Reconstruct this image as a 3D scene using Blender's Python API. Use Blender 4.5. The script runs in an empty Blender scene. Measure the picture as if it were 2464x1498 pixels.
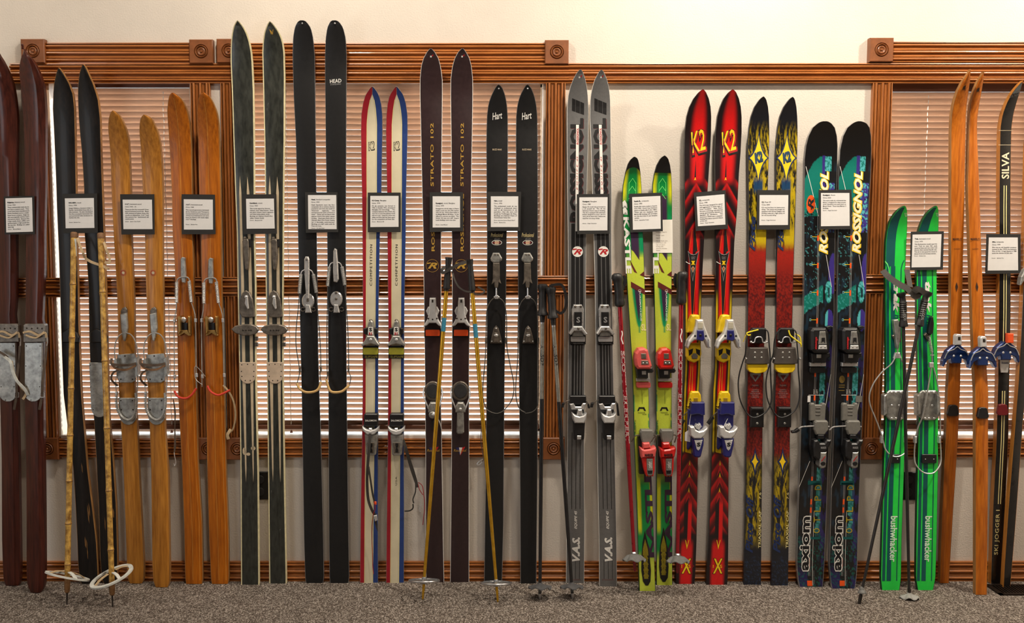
import bpy, bmesh, math, random
import numpy as np
from mathutils import Vector
random.seed(7); np.random.seed(7)
C = bpy.context.scene.collection
# ------------------------------------------------------------------ camera
F, CX, CY, D, PITCH = 2240.0, 1154.0, 749.0, 3.5, math.radians(4.5)
H = (D - .012) * math.tan(math.atan(649 / F) + PITCH)      # eye height above the carpet
SP, CP = math.sin(PITCH), math.cos(PITCH)
cam = bpy.data.cameras.new('camera'); camo = bpy.data.objects.new('camera', cam); C.objects.link(camo)
camo.location = (0, -D, H); camo.rotation_euler = (math.pi / 2 - PITCH, 0, 0)
cam.sensor_fit = 'HORIZONTAL'; cam.sensor_width = 36; cam.lens = 36 * F / 2464; cam.shift_x = (1232 - CX) / 2464
cam.clip_start = .05
bpy.context.scene.camera = camo
# ------------------------------------------------------------------ light
world = bpy.data.worlds.new('sky'); bpy.context.scene.world = world; world.use_nodes = True
bg = world.node_tree.nodes['Background']; bg.inputs[0].default_value = (.86, .93, 1, 1); bg.inputs[1].default_value = 6.2
try:
    cy = bpy.context.scene.cycles; cy.max_bounces = 7; cy.diffuse_bounces = 5; cy.glossy_bounces = 3; cy.transmission_bounces = 3; cy.transparent_max_bounces = 6; cy.caustics_reflective = False; cy.caustics_refractive = False
except AttributeError: pass
vs = bpy.context.scene.view_settings
vs.view_transform = 'Standard'; vs.look = 'None'; vs.exposure = 0.25; vs.gamma = 1; vs.use_curve_mapping = False
def lamp(kind, name, loc, power, col, size=.2, aim=None, sy=None):
    l = bpy.data.lights.new(name, kind); l.energy = power; l.color = col
    if kind == 'AREA':
        l.size = size
        if sy: l.shape = 'RECTANGLE'; l.size_y = sy
        else: l.shape = 'DISK'
    else: l.shadow_soft_size = size
    o = bpy.data.objects.new(name, l); C.objects.link(o); o.location = loc
    if aim is not None: o.rotation_euler = (Vector(aim) - Vector(loc)).to_track_quat('-Z', 'Y').to_euler()
    return o
WARM = (1, .89, .74)
CEIL = 2.9
for x, e in ((-2.2, 9), (-.6, 15), (.9, 28), (2.45, 38)):
    lamp('AREA', 'recessed_lamp', (x, -.80, CEIL - .02), e, WARM, .12, (x, -.45, 0))
lamp('AREA', 'room_window_light', (-2.9, -2.3, 1.25), 17, (.86, .93, 1), 1.5, (.2, -.2, .75), 1.1)
sun = bpy.data.lights.new('sun', 'SUN'); sun.energy = 6; sun.angle = .009; sun.color = (1, .95, .88); suno = bpy.data.objects.new('sun', sun); C.objects.link(suno)
suno.rotation_euler = Vector((-.5, -.75, -.42)).to_track_quat('-Z', 'Y').to_euler()
lamp('AREA', 'ceiling_panel_light', (.8, -2.4, CEIL - .02), 26, (1, .9, .78), 1.2, (.8, -1.6, 0), .6)  # unseen area lamp added as fill, lifts the lower wall and baseboard

# ------------------------------------------------------------------ pixel of the photograph at distance d before the wall -> point of the room
def W(px, py, d=0.0):
    u = (px - CX) / F; v = (CY - py) / F
    t = (D - d) / (CP + v * SP)
    return (u * t, -d, H + (-SP + v * CP) * t)
def floor_d(py):                       # distance from the wall of a carpet point seen at row py
    return D - H / math.tan(math.atan((py - CY) / F) + PITCH)
def lin(c): return tuple(((x / 255) / 12.92 if x / 255 <= .04045 else ((x / 255 + .055) / 1.055) ** 2.4) for x in c)
# ------------------------------------------------------------------ materials
MATS = {}
def M(name, col=(128, 128, 128), rough=.5, metal=0, var=.12, scale=40, bump=0, coat=0, stretch=(1, 1, 1), col2=None, spec=.5, bscale=None, attr=None):
    """procedural material: two tones of the colour mixed by noise, with optional relief and clear coat"""
    if name in MATS: return MATS[name]
    m = bpy.data.materials.new(name); m.use_nodes = True; nt = m.node_tree; N = nt.nodes; L = nt.links
    b = N['Principled BSDF']; b.inputs['Metallic'].default_value = metal
    b.inputs['Coat Weight'].default_value = coat; b.inputs['Coat Roughness'].default_value = .08
    b.inputs['Specular IOR Level'].default_value = spec
    tc = N.new('ShaderNodeTexCoord'); mp = N.new('ShaderNodeMapping'); mp.inputs['Scale'].default_value = stretch
    L.new(tc.outputs['Object'], mp.inputs[0])
    nz = N.new('ShaderNodeTexNoise'); nz.inputs['Scale'].default_value = scale; nz.inputs['Detail'].default_value = 4; nz.inputs['Roughness'].default_value = .62
    L.new(mp.outputs[0], nz.inputs[0])
    l = lin(col); l2 = lin(col2) if col2 else None
    cr = N.new('ShaderNodeValToRGB'); cr.color_ramp.elements[0].position = .32; cr.color_ramp.elements[1].position = .68
    cr.color_ramp.elements[0].color = (*(x * (1 - var) for x in l), 1)
    cr.color_ramp.elements[1].color = (*(l2 or [min(1, x * (1 + var)) for x in l]), 1)
    L.new(nz.outputs[0], cr.inputs[0])
    if attr:
        a = N.new('ShaderNodeAttribute'); a.attribute_name = attr
        mx = N.new('ShaderNodeMix'); mx.data_type = 'RGBA'; mx.blend_type = 'MULTIPLY'; mx.inputs[0].default_value = 1
        L.new(a.outputs['Color'], mx.inputs[6]); L.new(cr.outputs[0], mx.inputs[7]); L.new(mx.outputs[2], b.inputs['Base Color'])
    else: L.new(cr.outputs[0], b.inputs['Base Color'])
    mr = N.new('ShaderNodeMapRange'); mr.inputs[3].default_value = max(.02, rough - .06); mr.inputs[4].default_value = min(1, rough + .08)
    L.new(nz.outputs[0], mr.inputs[0]); L.new(mr.outputs[0], b.inputs['Roughness'])
    if bump:
        n2 = N.new('ShaderNodeTexNoise'); n2.inputs['Scale'].default_value = bscale or scale * 2; n2.inputs['Detail'].default_value = 3
        L.new(mp.outputs[0], n2.inputs[0])
        bp = N.new('ShaderNodeBump'); bp.inputs['Strength'].default_value = bump; bp.inputs['Distance'].default_value = .002
        L.new(n2.outputs[0], bp.inputs['Height']); L.new(bp.outputs[0], b.inputs['Normal'])
    MATS[name] = m; return m
# ------------------------------------------------------------------ meshes
class MB:
    """collects shapes in room coordinates; build() links them as one mesh object under its parent"""
    def __init__(s): s.v = []; s.f = []; s.mi = []; s.uv = None; s.col = None
    def add(s, vs, fs, mi=0):
        o = len(s.v); s.v += [tuple(p) for p in vs]; s.f += [tuple(i + o for i in f) for f in fs]; s.mi += [mi] * len(fs); return s
    def box(s, x0, x1, y0, y1, z0, z1):
        return s.add([(x, y, z) for x in (x0, x1) for y in (y0, y1) for z in (z0, z1)],
                     [(0, 1, 3, 2), (4, 6, 7, 5), (0, 4, 5, 1), (2, 3, 7, 6), (0, 2, 6, 4), (1, 5, 7, 3)])
    def prism(s, pts, back, front, ch=0):
        """pts: (x,z) outline at the front; back/front: y (or list of y per point); ch: chamfer in metres"""
        n = len(pts)
        bk = back if isinstance(back, (list, tuple)) else [back] * n
        fr = front if isinstance(front, (list, tuple)) else [front] * n
        a = sum(pts[i][0] * pts[(i + 1) % n][1] - pts[(i + 1) % n][0] * pts[i][1] for i in range(n))
        if a < 0: pts = pts[::-1]; bk = bk[::-1]; fr = fr[::-1]
        vs = [(p[0], y, p[1]) for p, y in zip(pts, bk)]
        fs = [tuple(range(n))]
        if ch:
            ins = offset(pts, ch)
            vs += [(p[0], y + ch * (1 if y < b else -1), p[1]) for p, y, b in zip(pts, fr, bk)] + [(p[0], y, p[1]) for p, y in zip(ins, fr)]
            rings = 3
        else:
            vs += [(p[0], y, p[1]) for p, y in zip(pts, fr)]; rings = 2
        for r in range(rings - 1):
            for i in range(n):
                j = (i + 1) % n; fs.append((r * n + i, r * n + j, (r + 1) * n + j, (r + 1) * n + i))
        fs.append(tuple(range((rings - 1) * n, rings * n))[::-1])
        return s.add(vs, fs)
    def tube(s, pts, r, n=8, closed=False, smooth=0, flat=1.0, cap=True):
        """round tube through points; r: radius or list of radii; flat squashes it along the first normal"""
        P = [Vector(p) for p in pts]
        R = list(r) if isinstance(r, (list, tuple)) else [r] * len(P)
        if smooth: P, R = catmull(P, R, smooth, closed)
        m = len(P); vs = []; fs = []
        T = []
        for i in range(m):
            a = P[i - 1] if (i or closed) else P[i]; b = P[(i + 1) % m] if (i < m - 1 or closed) else P[i]
            t = b - a; T.append(t.normalized() if t.length > 1e-9 else Vector((0, 0, 1)))
        nrm = T[0].cross(Vector((0, 1, 0)))
        if nrm.length < .05: nrm = T[0].cross(Vector((1, 0, 0)))
        nrm.normalize()
        for i in range(m):
            nrm = (nrm - T[i] * nrm.dot(T[i])); nrm.normalize(); bi = T[i].cross(nrm)
            for k in range(n):
                a = 2 * math.pi * k / n
                vs.append(P[i] + nrm * (math.cos(a) * R[i]) + bi * (math.sin(a) * R[i] * flat))
        for i in range(m if closed else m - 1):
            for k in range(n):
                j = (i + 1) % m; l = (k + 1) % n
                fs.append((i * n + k, i * n + l, j * n + l, j * n + k))
        if not closed and cap: fs += [tuple(range(n))[::-1], tuple(range((m - 1) * n, m * n))]
        return s.add(vs, fs)
    def ribbon(s, pts, w, th=.0015, smooth=4, side=None):
        """flat strap through points, w wide (in the plane seen from the room), th thick"""
        P = [Vector(p) for p in pts]; Wd = list(w) if isinstance(w, (list, tuple)) else [w] * len(P)
        if smooth: P, Wd = catmull(P, Wd, smooth, False)
        m = len(P); vs = []; fs = []
        for i in range(m):
            t = (P[min(i + 1, m - 1)] - P[max(i - 1, 0)]).normalized()
            sd = Vector(side) if side else t.cross(Vector((0, 1, 0)))
            if sd.length < .2: sd = t.cross(Vector((0, 0, 1)))
            sd.normalize(); nn = t.cross(sd).normalized()
            for a, b in ((-1, -1), (1, -1), (1, 1), (-1, 1)): vs.append(P[i] + sd * (a * Wd[i] / 2) + nn * (b * th / 2))
        for i in range(m - 1):
            for k in range(4):
                l = (k + 1) % 4; fs.append((i * 4 + k, i * 4 + l, i * 4 + 4 + l, i * 4 + 4 + k))
        fs += [(3, 2, 1, 0), tuple(range(4 * m - 4, 4 * m))]
        return s.add(vs, fs)
    def dome(s, c, rx, rz, h, n=10, rings=3):
        """half ball standing off towards the room"""
        vs = []; fs = []
        for r in range(rings):
            a = math.pi / 2 * r / rings
            for k in range(n):
                q = 2 * math.pi * k / n
                vs.append((c[0] + rx * math.cos(a) * math.cos(q), c[1] - h * math.sin(a), c[2] + rz * math.cos(a) * math.sin(q)))
        vs.append((c[0], c[1] - h, c[2]))
        for r in range(rings - 1):
            for k in range(n): l = (k + 1) % n; fs.append((r * n + k, r * n + l, (r + 1) * n + l, (r + 1) * n + k))
        for k in range(n): fs.append(((rings - 1) * n + k, (rings - 1) * n + (k + 1) % n, rings * n))
        fs.append(tuple(range(n))[::-1])
        return s.add(vs, fs)
    def lathe(s, c, axis, prof, n=16):
        """profile (along, radius) turned about axis through c"""
        ax = Vector(axis).normalized(); u = ax.cross(Vector((0, 0, 1)))
        if u.length < .05: u = ax.cross(Vector((1, 0, 0)))
        u.normalize(); w = ax.cross(u); c = Vector(c); vs = []; fs = []
        for t, r in prof:
            for k in range(n): q = 2 * math.pi * k / n; vs.append(c + ax * t + u * (r * math.cos(q)) + w * (r * math.sin(q)))
        for i in range(len(prof) - 1):
            for k in range(n): l = (k + 1) % n; fs.append((i * n + k, i * n + l, (i + 1) * n + l, (i + 1) * n + k))
        fs += [tuple(range(n))[::-1], tuple(range((len(prof) - 1) * n, len(prof) * n))]
        return s.add(vs, fs)
    def coil(s, a, b, R, r, turns, n=6):
        a, b = Vector(a), Vector(b); t = (b - a).normalized(); u = t.cross(Vector((0, 1, 0))).normalized(); w = t.cross(u)
        k = int(turns * 8); return s.tube([a + (b - a) * (i / k) + u * (R * math.cos(i * math.pi / 4)) + w * (R * math.sin(i * math.pi / 4)) for i in range(k + 1)], r, n)
    def build(s, name, mats, parent=None, smooth=False, base=None):
        me = bpy.data.meshes.new(name)
        b = Vector(base if base is not None else (parent['_b'] if parent is not None and '_b' in parent else (0, 0, 0)))
        V = np.array(s.v, dtype=np.float64) - np.array(b)
        me.from_pydata(V.tolist(), [], s.f)
        mats = mats if isinstance(mats, (list, tuple)) else [mats]
        for m in mats: me.materials.append(m)
        if len(mats) > 1: me.polygons.foreach_set('material_index', s.mi)
        if smooth: me.polygons.foreach_set('use_smooth', [True] * len(s.f))
        if s.col is not None:
            ca = me.color_attributes.new('paint', 'FLOAT_COLOR', 'POINT')
            ca.data.foreach_set('color', np.asarray(s.col, dtype=np.float32).ravel())
        if smooth:
            try: me.set_sharp_from_angle(angle=math.radians(40))
            except Exception: pass
        o = bpy.data.objects.new(name, me); C.objects.link(o)
        if parent is not None: o.parent = parent; o['_b'] = list(b)
        else: o.location = b
        return o
def catmull(P, R, k, closed):
    n = len(P); Q = []; S = []
    for i in range(n if closed else n - 1):
        g = (lambda j: j % n) if closed else (lambda j: max(0, min(n - 1, j)))
        a, b, c, d = P[g(i - 1)], P[g(i)], P[g(i + 1)], P[g(i + 2)]
        for j in range(k):
            t = j / k
            Q.append(.5 * ((2 * b) + (c - a) * t + (2 * a - 5 * b + 4 * c - d) * t * t + (3 * b - a - 3 * c + d) * t ** 3))
            S.append(R[g(i)] * (1 - t) + R[g(i + 1)] * t)
    if not closed: Q.append(P[-1]); S.append(R[-1])
    return Q, S
def offset(pts, d):
    n = len(pts); out = []
    for i in range(n):
        a, b, c = pts[i - 1], pts[i], pts[(i + 1) % n]
        e1 = Vector((b[0] - a[0], b[1] - a[1])); e2 = Vector((c[0] - b[0], c[1] - b[1]))
        if e1.length < 1e-9 or e2.length < 1e-9: out.append(b); continue
        e1.normalize(); e2.normalize()
        n1 = Vector((-e1.y, e1.x)); n2 = Vector((-e2.y, e2.x)); m = n1 + n2
        if m.length < 1e-6: out.append(b); continue
        m.normalize(); k = d / max(.45, m.dot(n1)); out.append((b[0] + m.x * k, b[1] + m.y * k))
    return out
def tag(o, label=None, cat=None, group=None, kind=None):
    for k, v in (('label', label), ('category', cat), ('group', group), ('kind', kind)):
        if v: o[k] = v
    return o
def thing(name, base, label, cat, group=None):
    o = bpy.data.objects.new(name, None); C.objects.link(o); o.location = base; o['_b'] = list(base); o.empty_display_size = .05
    return tag(o, label, cat, group)
def rot_poly(pts, c, a):
    ca, sa = math.cos(math.radians(a)), math.sin(math.radians(a))
    return [(c[0] + (x - c[0]) * ca - (y - c[1]) * sa, c[1] + (x - c[0]) * sa + (y - c[1]) * ca) for x, y in pts]
def ell(cx, cy, rx, ry, n=16, a0=0, a1=360):
    return [(cx + rx * math.cos(math.radians(a0 + (a1 - a0) * i / (n if a1 - a0 == 360 else n - 1))), cy + ry * math.sin(math.radians(a0 + (a1 - a0) * i / (n if a1 - a0 == 360 else n - 1)))) for i in range(n)]
def rrect(x0, y0, x1, y1, r=2, n=3):
    o = []
    for cx, cy, a in ((x1 - r, y1 - r, 0), (x0 + r, y1 - r, 90), (x0 + r, y0 + r, 180), (x1 - r, y0 + r, 270)):
        for i in range(n + 1): q = math.radians(a + 90 * i / n); o.append((cx + r * math.cos(q), cy + r * math.sin(q)))
    return o
# ------------------------------------------------------------------ lettering
TXT = {}
def text2d(s, shear=0, bold=0, space=1.0):
    """flat mesh of a line of text scaled into the unit square, and its width/height"""
    k = (s, shear, bold, space)
    if k in TXT: return TXT[k]
    cu = bpy.data.curves.new('t', 'FONT'); cu.body = s; cu.resolution_u = 2; cu.shear = shear; cu.offset = bold; cu.space_character = space
    o = bpy.data.objects.new('t', cu); C.objects.link(o)
    dg = bpy.context.evaluated_depsgraph_get(); me = bpy.data.meshes.new_from_object(o.evaluated_get(dg))
    v = np.array([p.co[:2] for p in me.vertices]) if len(me.vertices) else np.zeros((0, 2)); f = [tuple(p.vertices) for p in me.polygons]
    bpy.data.objects.remove(o); bpy.data.curves.remove(cu); bpy.data.meshes.remove(me)
    mn, mx = v.min(0), v.max(0); w = mx - mn
    TXT[k] = ((v - mn) / w, f, w[0] / w[1], mn[1], w[1]); return TXT[k]
def fit(v, box, rot=0):
    """unit-square text into a pixel box; rot 90 reads bottom to top, -90 top to bottom"""
    x0, y0, x1, y1 = box
    if rot == 90: return [(x1 - (1 - 0) * 0 - (1 - b) * (x1 - x0), y1 - a * (y1 - y0)) for a, b in v] if False else [(x0 + (1 - b) * (x1 - x0), y1 - a * (y1 - y0)) for a, b in v]
    if rot == -90: return [(x0 + b * (x1 - x0), y0 + a * (y1 - y0)) for a, b in v]
    return [(x0 + a * (x1 - x0), y1 - b * (y1 - y0)) for a, b in v]
# ------------------------------------------------------------------ the room
mw = M('wall_plaster', (212, 203, 192), .85, var=.03, scale=6, bump=.55, bscale=170)
mcarp = bpy.data.materials.new('carpet'); mcarp.use_nodes = True
def carpet():
    nt = mcarp.node_tree; N = nt.nodes; L = nt.links; b = N['Principled BSDF']; b.inputs['Roughness'].default_value = 1; b.inputs['Specular IOR Level'].default_value = .1
    tc = N.new('ShaderNodeTexCoord'); mp = N.new('ShaderNodeMapping'); mp.inputs['Scale'].default_value = (1.25, .75, 1); mp.inputs['Rotation'].default_value = (0, 0, .5)
    L.new(tc.outputs['Object'], mp.inputs[0])
    dn = N.new('ShaderNodeTexNoise'); dn.inputs['Scale'].default_value = 90; L.new(mp.outputs[0], dn.inputs[0]); va = N.new('ShaderNodeMix'); va.data_type = 'VECTOR'; va.inputs[0].default_value = .012; L.new(mp.outputs[0], va.inputs[4]); L.new(dn.outputs['Color'], va.inputs[5])
    n1 = N.new('ShaderNodeTexVoronoi'); n1.inputs['Scale'].default_value = 270; L.new(va.outputs[1], n1.inputs[0]); sp = N.new('ShaderNodeSeparateColor'); L.new(n1.outputs['Color'], sp.inputs[0])
    cr = N.new('ShaderNodeValToRGB'); e = cr.color_ramp.elements; e[0].position = .05; e[0].color = (*lin((72, 64, 58)), 1); e[1].position = .98; e[1].color = (*lin((176, 167, 158)), 1)
    m = e.new(.55); m.color = (*lin((110, 100, 92)), 1); L.new(sp.outputs[0], cr.inputs[0])
    n2 = N.new('ShaderNodeTexNoise'); n2.inputs['Scale'].default_value = 9; n2.inputs['Detail'].default_value = 2; L.new(tc.outputs['Object'], n2.inputs[0])
    mr = N.new('ShaderNodeMapRange'); mr.inputs[3].default_value = .82; mr.inputs[4].default_value = 1.15; L.new(n2.outputs[0], mr.inputs[0])
    mx = N.new('ShaderNodeMix'); mx.data_type = 'RGBA'; mx.blend_type = 'MULTIPLY'; mx.inputs[0].default_value = 1
    L.new(cr.outputs[0], mx.inputs[6]); L.new(mr.outputs[0], mx.inputs[7]); L.new(mx.outputs[2], b.inputs['Base Color'])
    bp = N.new('ShaderNodeBump'); bp.inputs['Strength'].default_value = .6; bp.inputs['Distance'].default_value = .004; bp.invert = True; L.new(n1.outputs['Distance'], bp.inputs['Height']); L.new(bp.outputs[0], b.inputs['Normal'])
carpet()
mtrim = M('stained_trim_wood', (162, 94, 40), .36, var=.22, scale=9, stretch=(1, 6, 12), coat=.25, col2=(180, 110, 50))
mtrimv = M('stained_trim_wood_upright', (154, 88, 38), .36, var=.22, scale=9, stretch=(12, 6, 1), coat=.25, col2=(170, 104, 48))
mros = M('stained_rosette_wood', (126, 72, 34), .45, var=.2, scale=30, coat=.2)
mslat = M('blind_slat_wood', (212, 180, 156), .42, var=.1, scale=12, stretch=(1, 8, 8))
mrailb = M('blind_rail_wood', (104, 62, 42), .45, var=.15, scale=12, stretch=(1, 8, 8))
mcord = M('white_cord', (240, 240, 238), .7, var=.04)
mjamb = M('window_jamb_wood', (240, 226, 206), .5, var=.15, scale=10, stretch=(8, 8, 1))  # pale colour stands in for sunlight whitening the wooden jambs
X = lambda px, py, d=0.0: W(px, py, d)[0]
Z = lambda py, d=0.0: W(CX, py, d)[2]
XL, XR, YF = -3.0, 3.4, -5.2
ZT, ZB = Z(188), Z(1054, .0)
WIN = [(X(112, 205), X(461, 205)), (X(580, 205), X(1313, 205)), (X(2143, 205), X(2143, 205) + 1.15)]
def struct(o): o['kind'] = 'structure'; return o
# back wall with three openings, 12 cm deep
mb = MB()
xs = [XL] + [x for w in WIN for x in w] + [XR]
for i in range(0, len(xs), 2): mb.box(xs[i], xs[i + 1], 0, .12, ZB, ZT)
mb.box(XL, XR, 0, .12, 0, ZB); mb.box(XL, XR, 0, .12, ZT, CEIL)
struct(mb.build('wall_back', mw))
struct(MB().box(XL - .1, XL, YF, .12, 0, CEIL).build('wall_left', mw)); struct(MB().box(XR, XR + .1, YF, .12, 0, CEIL).build('wall_right', mw))
struct(MB().box(XL, XR, YF - .1, YF, 0, CEIL).build('wall_front', M('brown_panelling', (96, 74, 56), .6, var=.2, scale=4, stretch=(6, 1, .5))))  # unseen wall, given a dark finish so the black skis reflect less light
struct(MB().box(XL, XR, YF, .12, CEIL, CEIL + .1).build('ceiling', M('ceiling_paint', (236, 232, 226), .9, var=.02)))
struct(MB().box(XL, XR, YF, .02, -.06, 0).build('floor', mcarp))
struct(MB().box(-14, 14, .14, 16, -.4, -.35).build('ground_outside', M('pale_concrete', (150, 146, 140), .9, var=.15, scale=3)))
HALF = [(0, 0), (0, .8), (.05, .85), (.062, .35), (.092, .35), (.1, .7), (.125, .92), (.165, 1), (.205, .92), (.235, .7), (.242, .4), (.268, .4), (.275, .72), (.31, .6), (.36, .6), (.395, .72), (.402, .42), (.428, .42), (.435, .75), (.465, .95), (.5, 1)]
PROF = HALF + [(1 - t, h) for t, h in HALF[-2::-1]]
NTRIM = [0]
def trim_name(): NTRIM[0] += 1; return 'trim_%d' % NTRIM[0]
def mould(x0, x1, z0, z1, th, up=False, z2=None, name=None, mat=None, base_y=0):
    """reeded board: along x (z2: lower edge at the far end) or upright"""
    mb = MB(); vs = []; n = len(PROF)
    for e in (0, 1):
        for t, h in PROF:
            if up: vs.append((x0 + (x1 - x0) * t, base_y - th * h, (z0, z1)[e]))
            else: vs.append(((x0, x1)[e], base_y - th * h, (z0 if not e or z2 is None else z2) + (z1 - z0) * t))
    fs = [(i, i + 1, n + i + 1, n + i) for i in range(n - 1)] + [(0, n, 2 * n - 1, n - 1), tuple(range(n))[::-1], tuple(range(n, 2 * n))]
    mb.add(vs, fs); return struct(mb.build(name or trim_name(), mat or (mtrimv if up else mtrim), base=(x0, 0, z0)))
def rosette(cx, cz, s, th=.026):
    n = 32; vs = []; fs = []; h = s / 2
    def sq(r, y):
        for k in range(n):
            a = 2 * math.pi * k / n; c, q = math.cos(a), math.sin(a); m = max(abs(c), abs(q)); vs.append((cx + r * c / m, y, cz + r * q / m))
    sq(h, 0); sq(h, -th + .003); sq(h - .003, -th)
    R = h * .60
    for k, (r, d) in enumerate(((1, 0), (.93, .005), (.86, .001), (.78, -.0015), (.7, .001), (.64, .006), (.57, .002), (.45, .0), (.28, .003), (.17, .004), (.15, .0), (.08, -.002))):
        for i in range(n): a = 2 * math.pi * i / n; vs.append((cx + R * r * math.cos(a), -th + d, cz + R * r * math.sin(a)))
    m = len(vs) // n
    for r in range(m - 1):
        for k in range(n): l = (k + 1) % n; fs.append((r * n + k, r * n + l, (r + 1) * n + l, (r + 1) * n + k))
    fs.append(tuple(range((m - 1) * n, m * n)))
    struct(MB().add(vs, fs).build(trim_name(), mros, base=(cx, 0, cz)))
TH = .022
# long header board, in two lengths, and the shorter boards above the windows with their corner blocks
xj = X(1369, 176, TH)
mould(X(22, 176, TH), xj, Z(199.5, TH), Z(152, TH), TH); mould(xj, XR, Z(199, TH), Z(151.5, TH), TH)
for a, b, y0, y1 in ((106, 455, 102, 152), (580, 1311, 103, 152), (2149, 2600, 99.5, 149)): mould(X(a, 125, .018), X(b, 125, .018), Z(y1, .018), Z(y0, .018), .018)
S = X(1368, 125, .026) - X(1311, 125, .026)
for a, y in ((78, 122.5), (483.5, 123.5), (549.5, 122), (1340, 125), (2122, 119.5)): rosette(X(a, y, .026), Z(y, .026), S)
# upright casings, aprons and lower blocks
CW = X(1360, 220, TH) - X(1313, 220, TH)
zc0, zc1 = Z(1054, TH), Z(199, TH)
xr0, zr0, zr1 = X(30, 690, TH), Z(715.5, TH), Z(704.0, TH) + .004; hr = Z(668.5, TH) - zr0
for x in (WIN[0][0] - CW, WIN[0][1], WIN[1][0] - CW, WIN[1][1], WIN[2][0] - CW):
    zr = zr0 + (zr1 - zr0) * (x + CW / 2 - xr0) / (XR - xr0); mould(x, x + CW, zc0, zr, TH, up=True); mould(x, x + CW, zr + hr, zc1, TH, up=True)
for k, (a, b) in enumerate(WIN):
    zb = Z(1079.5, .026)
    for x in (a - CW / 2, b + CW / 2)[:2 if k < 2 else 1]: rosette(x, zb, S * .98)
    mould(a + .006, b - .006 if k < 2 else XR, Z(1100, .018), Z(1056, .018), .018)
# rail across the middle of the wall
mould(xr0, XR, zr0, zr0 + hr, TH + .003, z2=zr1)
o = mould(XL, XR, 0, Z(1351.5, .014), .014, name='baseboard_back')
mould(XL, XR, .0, Z(1351.5, .014), .014, name='baseboard_front', base_y=YF + .014)
# ------------------------------------------------------------------ windows: jambs, stool, sash and pane
mgl = bpy.data.materials.new('window_glass'); mgl.use_nodes = True
nt = mgl.node_tree; b = nt.nodes['Principled BSDF']; nt.nodes.remove(b)
g1 = nt.nodes.new('ShaderNodeBsdfGlossy'); g1.inputs['Roughness'].default_value = .02; t1 = nt.nodes.new('ShaderNodeBsdfTransparent'); t1.inputs[0].default_value = (.94, .97, .97, 1)
mx = nt.nodes.new('ShaderNodeMixShader'); fr = nt.nodes.new('ShaderNodeFresnel'); fr.inputs[0].default_value = 1.45
nt.links.new(fr.outputs[0], mx.inputs[0]); nt.links.new(t1.outputs[0], mx.inputs[1]); nt.links.new(g1.outputs[0], mx.inputs[2]); nt.links.new(mx.outputs[0], nt.nodes['Material Output'].inputs[0])
msash = M('sash_paint', (238, 236, 230), .5, var=.03)
for k, (a, b) in enumerate(WIN):
    w = MB()
    w.box(a, a + .008, 0, .12, ZB, ZT).box(b - .008, b, 0, .12, ZB, ZT).box(a, b, 0, .12, ZT - .008, ZT)
    root = struct(w.build('window_%d' % (k + 1), mjamb, base=(a, 0, ZB))); root['_b'] = [a, 0, ZB]
    MB().box(a + .008, b - .008, -.001, .12, ZB - .004, ZB + .012).build('stool', M('window_stool_paint', (244, 240, 232), .5, var=.04), root)  # white put into the stool's colour for the sun falling on it
    s = .012; sa = MB()
    sa.box(a + .008, a + .008 + s, .085, .115, ZB + .012, ZT - .008).box(b - .008 - s, b - .008, .085, .115, ZB + .012, ZT - .008)
    sa.box(a + .008, b - .008, .085, .115, ZB + .012, ZB + .012 + s * .8).box(a + .008, b - .008, .085, .115, ZT - .008 - s, ZT - .008)
    if b - a > 1.1: m = (a + b) / 2; sa.box(m - .018, m + .018, .085, .115, ZB + .012, ZT - .008)
    sa.build('sash', msash, root)
    MB().box(a + .03, b - .03, .098, .102, ZB + .02, ZT - .02).build('pane', mgl, root)
# ------------------------------------------------------------------ slatted blinds
def blind(k, x0, x1, tilt, ztop, cords, label, n):
    cy = .042; zb = Z(1026, -cy)
    root = thing('slatted_blind', ((x0 + x1) / 2, cy, zb), label, 'blind', 'slatted wooden blinds')
    MB().box(x0, x1, cy - .017, cy + .017, ztop, ZT - .006).build('headrail', mrailb, root)
    MB().prism([(x0, zb - .009), (x1, zb - .009), (x1, zb + .009), (x0, zb + .009)], cy + .012, cy - .012, .003).build('bottom_rail', mrailb, root)
    prof = []; w = .0264; t = .0011; m = 5; a = math.radians(tilt)
    for sgn in (1, -1):
        for i in range(m):
            u = (-.5 + i / (m - 1)) * (1 if sgn == 1 else -1); h = .0022 * (1 - 4 * u * u) + sgn * t / 2
            prof.append((u * w * math.cos(a) + h * math.sin(a), -u * w * math.sin(a) + h * math.cos(a)))   # room edge high, outer edge low
    q = len(prof); c = ((x0 + x1) / 2); L = (x1 - x0) / 2
    vs = [(sx * L, y, z) for sx in (-1, 1) for y, z in prof]
    fs = [(i, (i + 1) % q, q + (i + 1) % q, q + i) for i in range(q)] + [tuple(range(q))[::-1], tuple(range(q, 2 * q))]
    first = None; z1 = ztop - .012; z0 = zb + .018
    for i in range(n):
        z = z0 + (z1 - z0) * i / (n - 1)
        if first is None:
            mbx = MB(); mbx.add(vs, fs); first = mbx.build('slat', mslat, root, base=(0, 0, 0), smooth=True); o = first
        else: o = first.copy(); C.objects.link(o); o.parent = root
        o.location = (random.uniform(-.001, .001), 0, z - zb); o.rotation_euler = (random.gauss(0, .007), random.gauss(0, .0004), 0)
    for cx in cords:
        MB().tube([(cx + .0012 * math.sin(i * 1.3), cy - .001, zb + (z1 - zb) * i / 60) for i in range(61)], .0017, 6).build('cord', mcord, root)
    MB().tube([(cords[0] + .004, cy - .014, zb - .01), (cords[0] + .004, cy - .014, zb - .02)], [.003, .006], 8).build('cord_knob', mrailb, root)
Xc = lambda px, py: X(px, py, -.04)
blind(0, WIN[0][0] + .033, WIN[0][1] - .012, 49, ZT - .03, [Xc(394, 300)], 'wooden slatted blind in the narrow window behind the bamboo poles', 60)
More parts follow.
